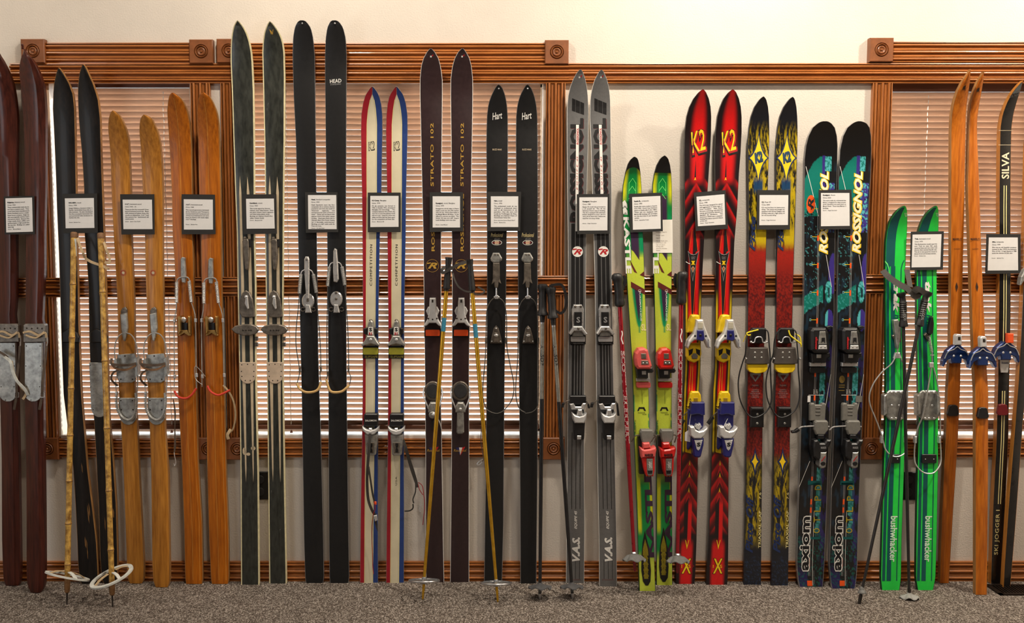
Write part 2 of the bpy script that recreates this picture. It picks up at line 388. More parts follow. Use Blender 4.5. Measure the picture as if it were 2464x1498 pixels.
blind(1, WIN[1][0] + .014, WIN[1][1] - .016, 44, ZT - .012, [Xc(690, 400), Xc(1187, 400)], 'wide wooden slatted blind behind the black and red-white-blue skis', 61)
blind(2, WIN[2][0] + .012, WIN[2][1] - .012, 51, ZT - .045, [Xc(2228, 400)], 'wooden slatted blind in the window behind the bright green skis', 58)
# ------------------------------------------------------------------ wall sockets and floor register
mblk = M('black_plastic', (22, 21, 22), .45, var=.2)
for px, py, lb in ((628, 1167, 'black wall outlet plate between the white-striped green skis'), (2186, 1168, 'black wall outlet plate between the two bright green skis')):
    r = thing('outlet_plate', W(px, py + 36, 0), lb, 'outlet', 'wall outlets')
    x, _, z = W(px, py, 0); MB().prism([(x - .03, z - .054), (x + .03, z - .054), (x + .03, z + .054), (x - .03, z + .054)], 0, -.006, .002).build('cover', mblk, r)
    for s in (-1, 1): MB().prism(ell(x, z + s * .024, .014, .016, 14), -.005, -.008, .001).build('socket', M('dark_plastic', (40, 39, 40), .5), r)
mreg = M('bronze_register_metal', (46, 38, 32), .4, metal=.6)
xa, xb, ya, yb = W(2390, 1424, .11)[0], W(2390, 1424, .11)[0] + .31, -.155, -.055
r = thing('floor_register', ((xa + xb) / 2, (ya + yb) / 2, 0), 'dark brown metal floor register beside the tall wooden ski tail', 'floor vent')
MB().box(xa, xb, ya, ya + .012, 0, .006).box(xa, xb, yb - .012, yb, 0, .006).box(xa, xa + .012, ya, yb, 0, .006).box(xb - .012, xb, ya, yb, 0, .006).box(xa, xb, ya, yb, 0, .001).build('frame', mreg, r)
for i in range(26):
    x = xa + .016 + i * (xb - xa - .032) / 25; MB().box(x - .0022, x + .0022, ya + .01, yb - .01, .001, .005).build('slat', mreg, r)
# ------------------------------------------------------------------ skis
class Ski:
    """a ski from its outline rows (py, left, right): root, depth law, and helpers in ski coordinates (dx from the centre line, py along it)"""
    def __init__(s, name, rows, label, cat='ski', group=None, dtop=.042, curve=.05, clen=150, th=.012, side=True, dtail=None):
        s.y = np.array([r[0] for r in rows], float); xl = np.array([r[1] for r in rows], float); xr = np.array([r[2] for r in rows], float)
        s.y0, s.y1 = s.y[0], s.y[-1]
        s.dt = floor_d(s.y1) if dtail is None else dtail
        s.dtop = dtop; s.curve = curve; s.clen = clen; s.th = th
        if side:                                            # the traced outline includes the flank the camera sees
            k = 1 + th / (D - .05)
            if (xl[-1] + xr[-1]) / 2 < CX: xr = CX + (xr - CX) * k
            else: xl = CX + (xl - CX) * k
        s.xl, s.xr = xl, xr
        b = W(*s.at(0, s.y1), s.dt); s.root = thing(name, (b[0], b[1], 0), label, cat, group); s.rows = rows
    def d(s, py):
        t = (s.y1 - py) / (s.y1 - s.y0); v = s.dt + (s.dtop - s.dt) * t
        c = max(0, (s.y0 + s.clen - py) / s.clen); return v + s.curve * c * c
    def L(s, py): return float(np.interp(py, s.y, s.xl))
    def R(s, py): return float(np.interp(py, s.y, s.xr))
    def c(s, py): return (s.L(py) + s.R(py)) / 2
    def hw(s, py): return (s.R(py) - s.L(py)) / 2
    def at(s, dx, py): return (s.c(py) + dx, py)
    def P(s, dx, py, h=0.0): return W(s.c(py) + dx, py, s.d(py) + h)
    # shapes on the ski; dx in pixels from the centre line, heights in metres above the top sheet
    def prism(s, mb, pts, h0, h1, ch=.0012):
        q = [s.P(x, y, h1) for x, y in pts]; mb.prism([(p[0], p[2]) for p in q], [-(s.d(y) + h0) for x, y in pts], [p[1] for p in q], ch); return mb
    def box(s, mb, x0, y0, x1, y1, h0, h1, ch=.0012): return s.prism(mb, [(x0, y0), (x1, y0), (x1, y1), (x0, y1)], h0, h1, ch)
    def tube(s, mb, pts, r, n=8, smooth=4, **k): mb.tube([s.P(*p) for p in pts], r, n, smooth=smooth, **k); return mb
    def dome(s, mb, dx, py, r, h, h0=0.0, n=10, ry=None):
        k = D / F; mb.dome(s.P(dx, py, h0), r * k, (ry or r) * k, h, n); return mb
    def coil(s, mb, a, b, R, r, turns): mb.coil(s.P(*a), s.P(*b), R, r, turns); return mb
    def part(s, name, mat, fn, parent=None, smooth=False, label=None):
        mb = MB(); fn(mb); o = mb.build(name, mat, parent or s.root, smooth)
        if label: o['label'] = label
        return o
    def decal(s, name, mat, polys, e=.0006, parent=None, sub=14, label=None):
        """flat print on the top sheet: polygons in ski coordinates"""
        bm = bmesh.new()
        for p in polys:
            try: bm.faces.new([bm.verts.new((x, y, 0)) for x, y in p])
            except ValueError: pass
        bmesh.ops.triangulate(bm, faces=bm.faces[:])
        ys = [v.co.y for v in bm.verts]; a, b = min(ys), max(ys); n = int((b - a) / sub)
        for i in range(1, n): bmesh.ops.bisect_plane(bm, geom=bm.verts[:] + bm.edges[:] + bm.faces[:], plane_co=(0, a + (b - a) * i / n, 0), plane_no=(0, 1, 0))
        bm.verts.index_update(); mb = MB()
        mb.add([s.P(v.co.x, v.co.y, e) for v in bm.verts], [tuple(v.index for v in f.verts) for f in bm.faces]); bm.free()
        o = mb.build(name, mat, parent or s.root)
        if label: o['label'] = label
        return o
    def text(s, txt, mat, box, rot=0, shear=0, bold=0, space=1, e=.0008, name='lettering', tilt=0, parent=None, h=0):
        v, f, _, _, _ = text2d(txt, shear, bold, space); p = fit(v, box, rot)
        if tilt: p = rot_poly(p, ((box[0] + box[2]) / 2, (box[1] + box[3]) / 2), tilt)
        mb = MB(); mb.add([s.P(x, y, e + h) for x, y in p], f); return mb.build(name, mat, parent or s.root)
    def body(s, mat, edge=None, epx=1.5, prof=None, paint=None, step=12, nu=0, name='body'):
        """lofted ski: crowned or profiled top, side walls and base"""
        ys = []; y = s.y0
        while y < s.y1: ys.append(y); y += max(1.2, min(step, (y - s.y0) * .25 + 1.2))
        ys.append(s.y1)
        ys = np.array(ys)
        if prof is None: prof = [(-1, 0), (1, 0)]
        us = [p[0] for p in prof]; hs = [p[1] for p in prof]
        if nu: uu = list(np.linspace(-1, 1, nu))
        else: uu = sorted(set(us))
        V = []; cols = []; F_ = []; mi = []
        n = len(uu)
        for py in ys:
            hw = max(.35, s.hw(py)); c = s.c(py); d = s.d(py)
            e = min(.92, epx / hw) if edge is not None else 0
            ring = []
            for u in uu:
                h = float(np.interp(u, us, hs)); ring.append((u * (1 - e) if edge is not None else u, h))
            for u, h in ring: V.append(W(c + u * hw, py, d + h)); cols.append((u, py))
            hL, hR = hs[0], hs[-1]
            q = W(c + hw, py, d + hR); q2 = W(c - hw, py, d + hL)
            V.append(q); V.append((q[0], q[1] + s.th + hR, q[2])); V.append((q2[0], q2[1] + s.th + hL, q2[2])); V.append(q2)
            cols += [(1, py)] * 2 + [(-1, py)] * 2
        m = n + 4
        for i in range(len(ys) - 1):
            for k in range(m):
                l = (k + 1) % m; F_.append((i * m + k, (i + 1) * m + k, (i + 1) * m + l, i * m + l)); mi.append(0 if k < n - 1 else 1)
        F_.append(tuple(range(m))); F_.append(tuple(range((len(ys) - 1) * m, len(ys) * m))[::-1]); mi += [1, 1]
        mb = MB(); mb.v = V; mb.f = F_; mb.mi = mi
        if paint is not None:
            cc = np.array(cols); rgb = paint(cc[:, 0], cc[:, 1]); mb.col = np.concatenate([rgb, np.ones((len(rgb), 1))], 1)
        s.bodyo = mb.build(name, [mat, edge if edge is not None else mat], s.root, smooth=True); return s.bodyo
def grp(*a): return list(a)
R_ = {}
R_[1] = [(93, -17, -16), (105, -28, -8), (127, -34, 0), (147, -38, 13), (177, -38, 28), (203, -36, 37), (240, -33, 43), (284, -29, 47), (367, -22, 46), (500, -10, 45), (560, -5, 45), (717, -4, 45), (760, -4, 41), (778, -5, 44), (800, -5, 46), (950, 0, 48), (1100, 4, 51), (1300, 5, 54), (1365, 7, 55), (1395, 9, 54), (1408, 14, 50)]
R_[2] = [(117, 57.5, 60), (120, 57.5, 62.5), (131, 54, 72), (138, 51, 79), (147, 49, 86), (156, 47, 91), (163, 46.5, 94.5), (180, 47, 102), (204, 49.5, 109.5), (228, 51.5, 112.5), (267, 55, 115), (300, 57, 115), (367, 59, 115), (434, 60, 115), (500, 61, 113.5), (560, 63, 112), (650, 62, 112), (750, 62, 108), (768, 61, 107), (780, 60, 110), (952, 60, 110), (1100, 63, 111), (1220, 64, 112.5), (1379, 64, 113.5), (1405, 66, 112), (1418, 70, 108), (1425, 75, 103)]
R_[3] = [(162, 141, 145), (166, 139, 149), (177, 135, 157), (200, 130, 170), (227, 128, 180), (260, 127, 183.5), (317, 130, 185), (434, 135, 187), (500, 137, 188), (617, 142, 190), (684, 144, 192), (784, 147, 194), (850, 149, 196), (950, 153, 200), (1020, 162, 206), (1124, 176, 214), (1219, 182, 226), (1300, 186, 235.5), (1359, 188, 239), (1395, 192, 240), (1404, 196, 238)]
R_[4] = [(154, 200, 204), (160, 196, 209), (177, 191, 217), (207, 187.5, 230), (240, 187.5, 240), (284, 189.5, 245), (317, 192, 246), (367, 197, 247), (450, 202, 250), (560, 203.5, 254), (684, 213, 258.6), (817, 215, 262), (950, 220, 265), (1004, 226, 267), (1100, 231.5, 275.5), (1219, 237.5, 283.5), (1340, 241, 286.6), (1390, 244, 286), (1403, 250, 283)]
R_[5] = [(266, 270, 277), (270, 267, 283), (276, 264, 290), (287, 261.5, 297), (310, 260, 307), (337, 263, 313.6), (384, 266.5, 316), (467, 268.6, 318.6), (563, 273.6, 320), (650, 278.6, 323.6), (717, 282, 327), (834, 285, 328), (920, 285.5, 328), (956, 287, 329), (1036, 292, 335), (1140, 297.5, 339), (1359, 305.5, 350.5), (1395, 308, 349.5), (1403, 313, 345)]
R_[6] = [(275.5, 345, 352), (280, 341, 362), (286, 338, 369), (297, 336, 373.7), (320, 335.3, 384), (350, 338.5, 389.7), (400, 341, 393.7), (467, 344, 395.4), (563, 348.7, 395), (650, 350, 396), (784, 355, 398), (920, 355, 399), (1028, 360.5, 400.5), (1140, 364, 409), (1359, 366.5, 412), (1400, 369, 412), (1412, 375, 407)]
R_[7] = [(223, 413, 421), (227, 409, 428), (233, 406.5, 435), (243.6, 404.5, 443.8), (267, 402, 453.8), (300, 404.5, 460.5), (350, 408, 463.8), (467, 413.7, 465.5), (563, 415.4, 466), (637, 420.4, 468.5), (684, 422, 469.5), (817, 427, 471), (950, 428.8, 475.5), (1100, 437, 479), (1259, 443, 489), (1395, 446, 491), (1404, 448, 489)]
R_[8] = [(222.5, 486, 495), (227, 481, 502), (233, 479, 508), (247, 475.5, 515.5), (267, 473.8, 523.9), (294, 475, 528.9), (334, 477, 530.5), (467, 479.5, 533.9), (563, 483.8, 535.5), (684, 485.5, 536), (850, 492, 539.5), (950, 495.5, 542.5), (1140, 499, 547), (1299, 503.5, 553), (1398, 508, 553.5), (1404, 510, 551)]
R_[9] = [(49, 571, 574), (53, 567, 579), (63, 562, 587), (77, 558.5, 595), (97, 556, 602), (120, 555, 607), (150, 555, 610), (217, 558, 613), (334, 561.7, 614.5), (434, 565, 615), (563, 570, 615), (684, 571.7, 618), (850, 575, 618), (920, 576, 618.7), (1140, 579, 624), (1395, 580, 626), (1406, 580, 626)]
R_[10] = [(51, 648.5, 651.5), (55, 645, 657), (63, 641, 664), (77, 636, 673.5), (97, 632.7, 681.8), (123, 631, 686), (184, 632.5, 687.5), (334, 636, 686.8), (467, 637.8, 685), (563, 637.4, 684.5), (717, 640, 683.5), (884, 641.8, 683.5), (1000, 643.5, 685), (1179, 645.8, 687.7), (1395, 647.8, 691.7), (1403, 648, 691.5)]
R_[11] = [(49, 722, 732), (51, 718, 737), (55, 714.5, 741), (62, 711, 746), (70, 708.5, 750), (93, 705, 755), (133, 704, 758.5), (234, 706.8, 760), (334, 711.8, 761), (467, 715, 762.5), (563, 716.8, 763.5), (717, 720.8, 765.5), (850, 723.5, 767), (950, 726, 770), (1100, 728.5, 774.8), (1299, 731.6, 779.5), (1392, 734.5, 780.7), (1402, 736.5, 778)]
R_[12] = [(49, 800, 810), (51, 796, 815), (55, 793, 819), (62, 789.5, 824), (70, 787, 827.6), (93, 783.6, 833), (133, 782, 835), (234, 782.6, 834.5), (367, 784, 834), (467, 786, 833.6), (563, 787, 833), (717, 788.6, 834), (884, 790, 835), (1100, 790.8, 837), (1299, 791.8, 840), (1392, 793, 841.4), (1402, 795, 839)]
R_[13] = [(207, 895, 897), (210, 892, 900.5), (217, 886.5, 906), (230, 878.6, 913), (250, 873, 918), (277, 869.3, 920.7), (317, 868.5, 921), (400, 869.6, 919.4), (467, 871, 918.5), (563, 872, 915), (717, 873, 912), (850, 873, 911), (950, 872.5, 910.8), (1060, 871, 910.5), (1219, 868, 910.5), (1402, 866, 910.5)]
R_[14] = [(207, 952.7, 954.7), (210, 950, 958), (217, 945, 964), (230, 937, 972), (250, 932.5, 977.5), (277, 929.7, 981), (317, 928.7, 981.4), (400, 930, 979.4), (467, 931.4, 977.8), (563, 932, 977), (717, 933.7, 974), (850, 934.7, 973), (950, 933.8, 972.7), (1060, 933, 972.5), (1259, 930.4, 973), (1402, 929, 972.4)]
R_[15] = [(116.5, 1035.5, 1038.5), (119, 1032, 1041.5), (125, 1027, 1047), (140, 1018.8, 1055.5), (160, 1013, 1061), (190, 1010.4, 1065), (234, 1010.5, 1065), (334, 1012.8, 1064), (467, 1015.5, 1062), (563, 1018, 1062), (717, 1020, 1062), (917, 1022.5, 1060.5), (1100, 1024, 1064), (1299, 1024, 1067), (1400, 1025, 1069)]
R_[16] = [(116.5, 1111.5, 1114.5), (119, 1108, 1117.5), (125, 1102, 1122), (140, 1094, 1130), (160, 1088, 1135), (190, 1084.3, 1138), (234, 1084, 1138), (334, 1085.5, 1136.5), (467, 1086.5, 1134), (563, 1087, 1133), (717, 1088, 1132), (884, 1087.5, 1129), (1140, 1085.8, 1129), (1219, 1085, 1129), (1400, 1083, 1129)]
R_[17] = [(203.5, 1198, 1201), (206, 1195, 1205), (213, 1190, 1210), (230, 1181.7, 1216), (250, 1175, 1219.8), (277, 1171.7, 1221.7), (334, 1170, 1222.4), (467, 1170.7, 1221.7), (563, 1171.7, 1219.4), (717, 1171.7, 1217.7), (884, 1171, 1214.5), (1100, 1169, 1212.7), (1259, 1166.5, 1211.9), (1401, 1164.8, 1208)]
R_[18] = [(203.5, 1267.5, 1270.5), (206, 1264, 1274), (213, 1259.4, 1279.5), (230, 1250.8, 1286), (250, 1245, 1290.5), (277, 1241.8, 1293), (334, 1240.8, 1294), (467, 1241.8, 1294.5), (563, 1245, 1294.5), (717, 1246.8, 1293.5), (920, 1248.6, 1294), (1140, 1250.6, 1293.7), (1403, 1251.8, 1290.5)]
R_[19] = [(167, 1395, 1398), (169, 1392, 1400), (175, 1387, 1403.5), (190, 1378.6, 1408.5), (210, 1371, 1412.5), (233.6, 1366, 1415), (267, 1363.5, 1416.3), (334, 1363.5, 1415.7), (467, 1365, 1412), (550, 1366, 1410.5), (717, 1367, 1409.6), (917, 1366, 1406.5), (1140, 1364, 1405.5), (1259, 1362.5, 1406.7), (1402, 1361.6, 1405.5)]
R_[20] = [(168, 1445.5, 1448.5), (170, 1442, 1451), (177, 1437.6, 1455), (192, 1430, 1461), (213.5, 1423.6, 1466), (237, 1419.6, 1468.5), (284, 1418, 1469.5), (334, 1421, 1470), (467, 1425, 1472), (550, 1427.6, 1471.5), (684, 1431, 1472.5), (884, 1433.6, 1475.5), (1140, 1437.4, 1480.5), (1299, 1440.6, 1483.5), (1410, 1441.4, 1484.5)]
R_[21] = [(377, 1524, 1528), (380, 1520, 1533), (385, 1515, 1535.5), (394, 1510, 1537.7), (414, 1504, 1541), (447, 1497.7, 1543.6), (484, 1496, 1544), (517, 1498.7, 1545), (600, 1503.7, 1548.7), (700, 1508.5, 1552), (784, 1514, 1555), (884, 1520, 1559), (950, 1522.5, 1561), (1060, 1525, 1563.5), (1219, 1531, 1571), (1421, 1537, 1577)]
R_[22] = [(374, 1597, 1600), (377, 1592, 1604), (382, 1587, 1608), (397, 1578.8, 1612.3), (417, 1573, 1615), (444, 1568.8, 1616.5), (483, 1568.5, 1617), (567, 1569.8, 1617), (650, 1571.4, 1616.7), (784, 1574.4, 1615.2), (934, 1577, 1616), (1100, 1578, 1616.7), (1259, 1578, 1617.4), (1407, 1578, 1618)]
R_[23] = [(214.5, 1688.5, 1692), (217, 1685, 1695), (222, 1679, 1699), (237, 1667, 1705.5), (257, 1657, 1709.8), (280, 1650.5, 1711.3), (317, 1646, 1711), (367, 1645, 1709), (400, 1645, 1706.5), (467, 1645.5, 1702), (550, 1646, 1695.5), (650, 1646, 1690.5), (750, 1646.5, 1687), (884, 1646, 1685.5), (940, 1643.5, 1682), (1140, 1637, 1678.7), (1299, 1629, 1676), (1379, 1625, 1673), (1404, 1625, 1671)]
R_[24] = [(214.5, 1760.5, 1764), (217, 1757, 1767), (222, 1751, 1771.5), (237, 1739, 1778), (257, 1730.6, 1782.5), (280, 1724, 1784.5), (317, 1720, 1784.5), (367, 1718, 1782), (417, 1718.5, 1778), (500, 1719.3, 1774), (583, 1719.6, 1767), (684, 1719.3, 1763), (750, 1719, 1761), (884, 1717, 1757.5), (940, 1713, 1755), (1140, 1709, 1753), (1299, 1703, 1752.5), (1379, 1697.5, 1751.5), (1406, 1697.7, 1750)]
R_[25] = [(232, 1834, 1838), (235, 1830, 1841), (240, 1825, 1844), (257, 1813.4, 1848), (280, 1805, 1850.3), (307, 1800, 1851), (340, 1797.7, 1851), (434, 1798.4, 1848), (500, 1799.2, 1846.8), (550, 1799, 1844.5), (650, 1798.4, 1842.5), (784, 1796.7, 1840), (917, 1796.2, 1836.5), (1060, 1794, 1834.5), (1259, 1790, 1832.3), (1406, 1787, 1831)]
R_[26] = [(233, 1904, 1908), (236, 1900, 1911), (241, 1895, 1913), (257, 1883.5, 1916.3), (280, 1874, 1918.3), (307, 1868.5, 1919), (340, 1865, 1919), (434, 1865, 1915.5), (500, 1866.8, 1914), (550, 1867.5, 1911.9), (684, 1865.5, 1908.5), (784, 1865, 1906), (917, 1863.3, 1902.5), (980, 1861.8, 1901.5), (1140, 1858.6, 1899.7), (1299, 1855.8, 1897.7), (1408, 1853, 1896)]
R_[27] = [(291.5, 1977, 1990), (293, 1970, 1995), (297, 1963.6, 2001), (307, 1952, 2009), (327, 1942, 2013.8), (350, 1936, 2015.4), (384, 1932, 2015), (434, 1932, 2014), (500, 1931, 2011), (617, 1931, 2008.7), (750, 1930, 2007), (917, 1926.5, 1999), (1100, 1921.7, 1993.5), (1259, 1915.7, 1987.5), (1359, 1913.7, 1983.5), (1395, 1917, 1981), (1411, 1921, 1979.5)]
R_[28] = [(291.5, 2060, 2072), (293, 2054, 2078), (297, 2047, 2086), (307, 2035, 2092.5), (327, 2025, 2096), (360, 2017.5, 2097), (417, 2014, 2095.5), (500, 2013, 2090.2), (617, 2012, 2085.5), (717, 2010.5, 2083.8), (850, 2009.5, 2079.5), (917, 2006.5, 2077.3), (1100, 1999.5, 2071), (1259, 1994.3, 2065), (1359, 1991.5, 2063), (1398, 1995, 2060), (1415, 1998.3, 2057)]
R_[29] = [(494.5, 2172, 2176), (497, 2167, 2180), (503, 2158, 2181.8), (512, 2149, 2183), (530, 2137, 2183.3), (553.5, 2130, 2182.6), (583.5, 2126.5, 2181), (624, 2125.5, 2179.5), (684, 2126, 2177), (784, 2126.7, 2175.8), (917, 2127, 2176.5), (1020, 2126, 2178), (1140, 2121.6, 2175), (1299, 2117.5, 2169.5), (1391, 2115, 2168), (1419, 2118, 2164)]
R_[30] = [(494.5, 2248.5, 2252.5), (497, 2244, 2256), (503, 2235, 2257.6), (513.5, 2224, 2258.5), (530, 2214, 2258.7), (553.5, 2205, 2258), (600, 2201.5, 2256), (650, 2200.6, 2254), (784, 2201, 2254.5), (917, 2204.5, 2256.5), (1020, 2206, 2257.5), (1140, 2203, 2257), (1299, 2200, 2253.8), (1391, 2199, 2251), (1419, 2204, 2245)]
R_[31] = [(165.5, 2332, 2334.5), (170, 2328, 2335), (177, 2322.4, 2335), (197, 2309, 2334), (220, 2297.4, 2330.5), (247, 2289, 2326.5), (277, 2284, 2324), (317, 2282.4, 2323.2), (417, 2282, 2321.4), (550, 2282, 2319), (717, 2281.5, 2315), (850, 2279, 2311.5), (940, 2273.5, 2310), (1060, 2269, 2304.5), (1219, 2261, 2294), (1402, 2255, 2283)]
R_[32] = [(171.5, 2364, 2366.5), (178.6, 2357.5, 2367.5), (197, 2345.8, 2366), (220, 2336.4, 2362), (247, 2329.8, 2357), (277, 2326.8, 2352.5), (300, 2326, 2351), (334, 2324.8, 2351.6), (434, 2322.5, 2355.8), (483, 2323, 2357.5), (617, 2327.4, 2361.5), (750, 2332, 2367.5), (884, 2337, 2374), (940, 2340, 2378), (1140, 2340.8, 2377.5), (1300, 2340.8, 2376), (1430, 2340.8, 2374.8)]
R_[33] = [(193, 2457.5, 2460), (200, 2446, 2460.5), (220, 2429, 2454.5), (247, 2414, 2446), (274, 2404, 2438.5), (307, 2398.5, 2434), (367, 2397, 2432.6), (500, 2396, 2431.5), (650, 2396, 2432), (750, 2395, 2432), (917, 2393, 2428.6), (1060, 2389, 2426), (1219, 2381, 2418.5), (1404, 2375.5, 2408)]
R_[34] = [(200, 2512, 2516), (230, 2490, 2515), (280, 2470, 2508), (350, 2462, 2502), (500, 2458, 2497), (650, 2455, 2490), (784, 2449, 2482), (917, 2442, 2470), (1020, 2434, 2461), (1219, 2418, 2446.6), (1371, 2408, 2434.6), (1413, 2406, 2430.6)]
def wood(name, col, col2, rough=.38, coat=.3, grain=1.0): return M(name, col, rough, spec=.35, var=.3, scale=14, stretch=(9, 9, .55 / grain), col2=col2, coat=coat)
mahog = wood('mahogany_wood', (58, 20, 13), (84, 34, 20), .4, .2)
ebony = M('worn_black_lacquer', (20, 18, 18), .42, var=.4, scale=14, stretch=(8, 8, .7), col2=(34, 28, 24), coat=.05, spec=.3)
birch = wood('honey_birch_wood', (178, 110, 30), (196, 132, 48), .46, .12)
amber = wood('amber_laminated_wood', (172, 88, 2), (190, 106, 8), .46, .08)
edgew = wood('pale_wood_flank', (150, 104, 58), (172, 128, 78), .5, 0)
ngreen = M('worn_bottle_green_lacquer', (38, 41, 36), .36, var=.35, scale=30, stretch=(3, 3, .8), col2=(58, 60, 54), coat=.15)
cream = M('cream_edge', (222, 212, 170), .5, var=.12, scale=60)
hblack = M('black_topsheet', (28, 28, 29), .42, var=.12, scale=90, coat=.05, spec=.35)
silver = M('bare_metal_edge', (190, 192, 196), .3, metal=.9, var=.1)
maroon = M('maroon_black_topsheet', (48, 32, 34), .36, var=.15, scale=90, coat=.15)
white = M('white_print', (232, 230, 224), .5, var=.04)
kwhite = M('ivory_topsheet', (218, 208, 178), .42, var=.06, scale=12, coat=.15)
gray45 = M('graphite_grey_topsheet', (112, 112, 112), .36, var=.08, scale=120, metal=.25)
xcw = wood('orange_ski_wood', (184, 94, 16), (204, 116, 28), .42, .2)
silvab = M('black_gloss_topsheet', (24, 23, 23), .28, var=.2, scale=40, coat=.4)
trakg = M('bright_green_topsheet', (34, 214, 74), .36, var=.06, scale=30, coat=.2)
paintm = lambda n, rough=.34, coat=.3: M(n, (240, 240, 240), rough, var=.05, scale=200, coat=coat, attr='paint')
SK = {}
def ski(n, name, label, group, **k): SK[n] = Ski(name, R_[n], label, 'ski', group, **k); return SK[n]
RIDGE = [(-1, 0), (-.93, .002), (-.42, .006), (-.33, .0085), (.33, .0085), (.42, .006), (.93, .002), (1, 0)]
CROWN = [(-1, 0), (-.8, .0022), (-.4, .0042), (0, .005), (.4, .0042), (.8, .0022), (1, 0)]
SLIM = [(-1, -.0008), (-.93, 0), (.93, 0), (1, -.0008)]
for n, lb in ((1, 'dark mahogany ridge-top ski cut off by the left picture edge'), (2, 'dark mahogany ridge-top ski with a pointed knob tip')):
    ski(n, 'ridge_top_ski', lb, 'mahogany skis', curve=.09, clen=260, th=.018).body(mahog, prof=RIDGE)
for n, lb in ((3, 'worn black wooden ski behind the left bamboo pole'), (4, 'worn black wooden ski behind the right bamboo pole')):
    ski(n, 'wooden_ski', lb, 'black wooden skis', curve=.09, clen=260, th=.016).body(ebony, edge=edgew, epx=.8, prof=CROWN)
for n, lb in ((5, 'honey-coloured wooden ski, left one of the lighter round-tipped pair'), (6, 'honey-coloured wooden ski, right one of the lighter round-tipped pair')):
    ski(n, 'wooden_ski', lb, 'honey wooden skis', curve=.08, clen=200, th=.016).body(birch, edge=edgew, epx=1, prof=CROWN)
for n, lb in ((7, 'amber laminated wooden ski with springs, left one of its pair'), (8, 'amber laminated wooden ski with springs, right one of its pair')):
    ski(n, 'laminated_ski', lb, 'amber laminated skis', curve=.08, clen=200, th=.016).body(amber, edge=edgew, epx=1, prof=CROWN)
for n, lb in ((9, 'tall dark green ski with white stripes and cream edges, left one'), (10, 'tall dark green ski with white stripes and cream edges, right one')):
    ski(n, 'striped_wooden_ski', lb, 'white-striped dark green skis', curve=.06, clen=150, th=.014).body(ngreen, edge=cream, epx=2.6, prof=SLIM)
for n, lb in ((11, 'tall plain black ski with rounded tip and no name on its shovel'), (12, 'tall black ski with a small white name on its rounded shovel')):
    ski(n, 'metal_ski', lb, 'tall black round-tipped skis', curve=.05, clen=140).body(hblack, edge=silver, epx=.7, prof=SLIM)
for n, lb in ((13, 'red, white and blue ski, left one of the pair'), (14, 'red, white and blue ski, right one of the pair')):
    ski(n, 'racing_ski', lb, 'red, white and blue skis', curve=.05, clen=120).body(kwhite, edge=silver, epx=.5, prof=SLIM)
for n, lb in ((15, 'maroon-black ski with gold lettering behind the left gold pole'), (16, 'maroon-black ski with gold lettering, right one of the pair')):
    ski(n, 'fiberglass_ski', lb, 'maroon skis with gold lettering', curve=.05, clen=130).body(maroon, edge=white, epx=1.1, prof=SLIM)
for n, lb in ((17, 'black pointed ski with script lettering, left one of the pair'), (18, 'black pointed ski with script lettering, right one of the pair')):
    ski(n, 'metal_ski', lb, 'black pointed skis', curve=.05, clen=120).body(hblack, edge=silver, epx=1.1, prof=SLIM)
for n, lb in ((19, 'graphite grey ski with large black lettering, left one of the pair'), (20, 'graphite grey ski with large black lettering, right one of the pair')):
    ski(n, 'fiberglass_ski', lb, 'graphite grey skis', curve=.05, clen=120).body(gray45, edge=white, epx=.7, prof=SLIM)
for n, lb in ((31, 'slim orange wooden cross-country ski, left one crossing behind'), (32, 'slim orange wooden cross-country ski, right one standing further out')):
    ski(n, 'cross_country_ski', lb, 'orange wooden cross-country skis', curve=.09, clen=170, th=.02, dtop=.05 + .022 * (n == 31)).body(xcw, edge=edgew, epx=.6, prof=CROWN)
for n, lb in ((33, 'slim black cross-country ski with twin cream stripes and white lettering'), (34, 'slim black ski cut off by the right picture edge')):
    ski(n, 'cross_country_ski', lb, 'black cross-country skis', curve=.09, clen=170, th=.024).body(silvab, edge=wood('flank_wood', (190, 122, 50), (206, 140, 66)), epx=.5, prof=SLIM)
# ------------------------------------------------------------------ painted top sheets (colour computed per point of a dense top surface)
def A(c): return np.array(lin(c))[None, :]
def ss(a, b, x): t = np.clip((x - a) / (b - a), 0, 1); return t * t * (3 - 2 * t)
def mix(a, b, t): t = np.asarray(t)[:, None]; return a * (1 - t) + b * t
RT = np.random.RandomState(11).rand(256, 256)
def vn(x, y):
    xi = np.floor(x).astype(int); yi = np.floor(y).astype(int); fx = x - xi; fy = y - yi; fx = fx * fx * (3 - 2 * fx); fy = fy * fy * (3 - 2 * fy)
    g = lambda i, j: RT[(xi + i) % 256, (yi + j) % 256]
    return (g(0, 0) * (1 - fx) + g(1, 0) * fx) * (1 - fy) + (g(0, 1) * (1 - fx) + g(1, 1) * fx) * fy
def fb(x, y): return .6 * vn(x, y) + .3 * vn(2.1 * x + 7, 2.1 * y + 3) + .1 * vn(4.3 * x, 4.3 * y)
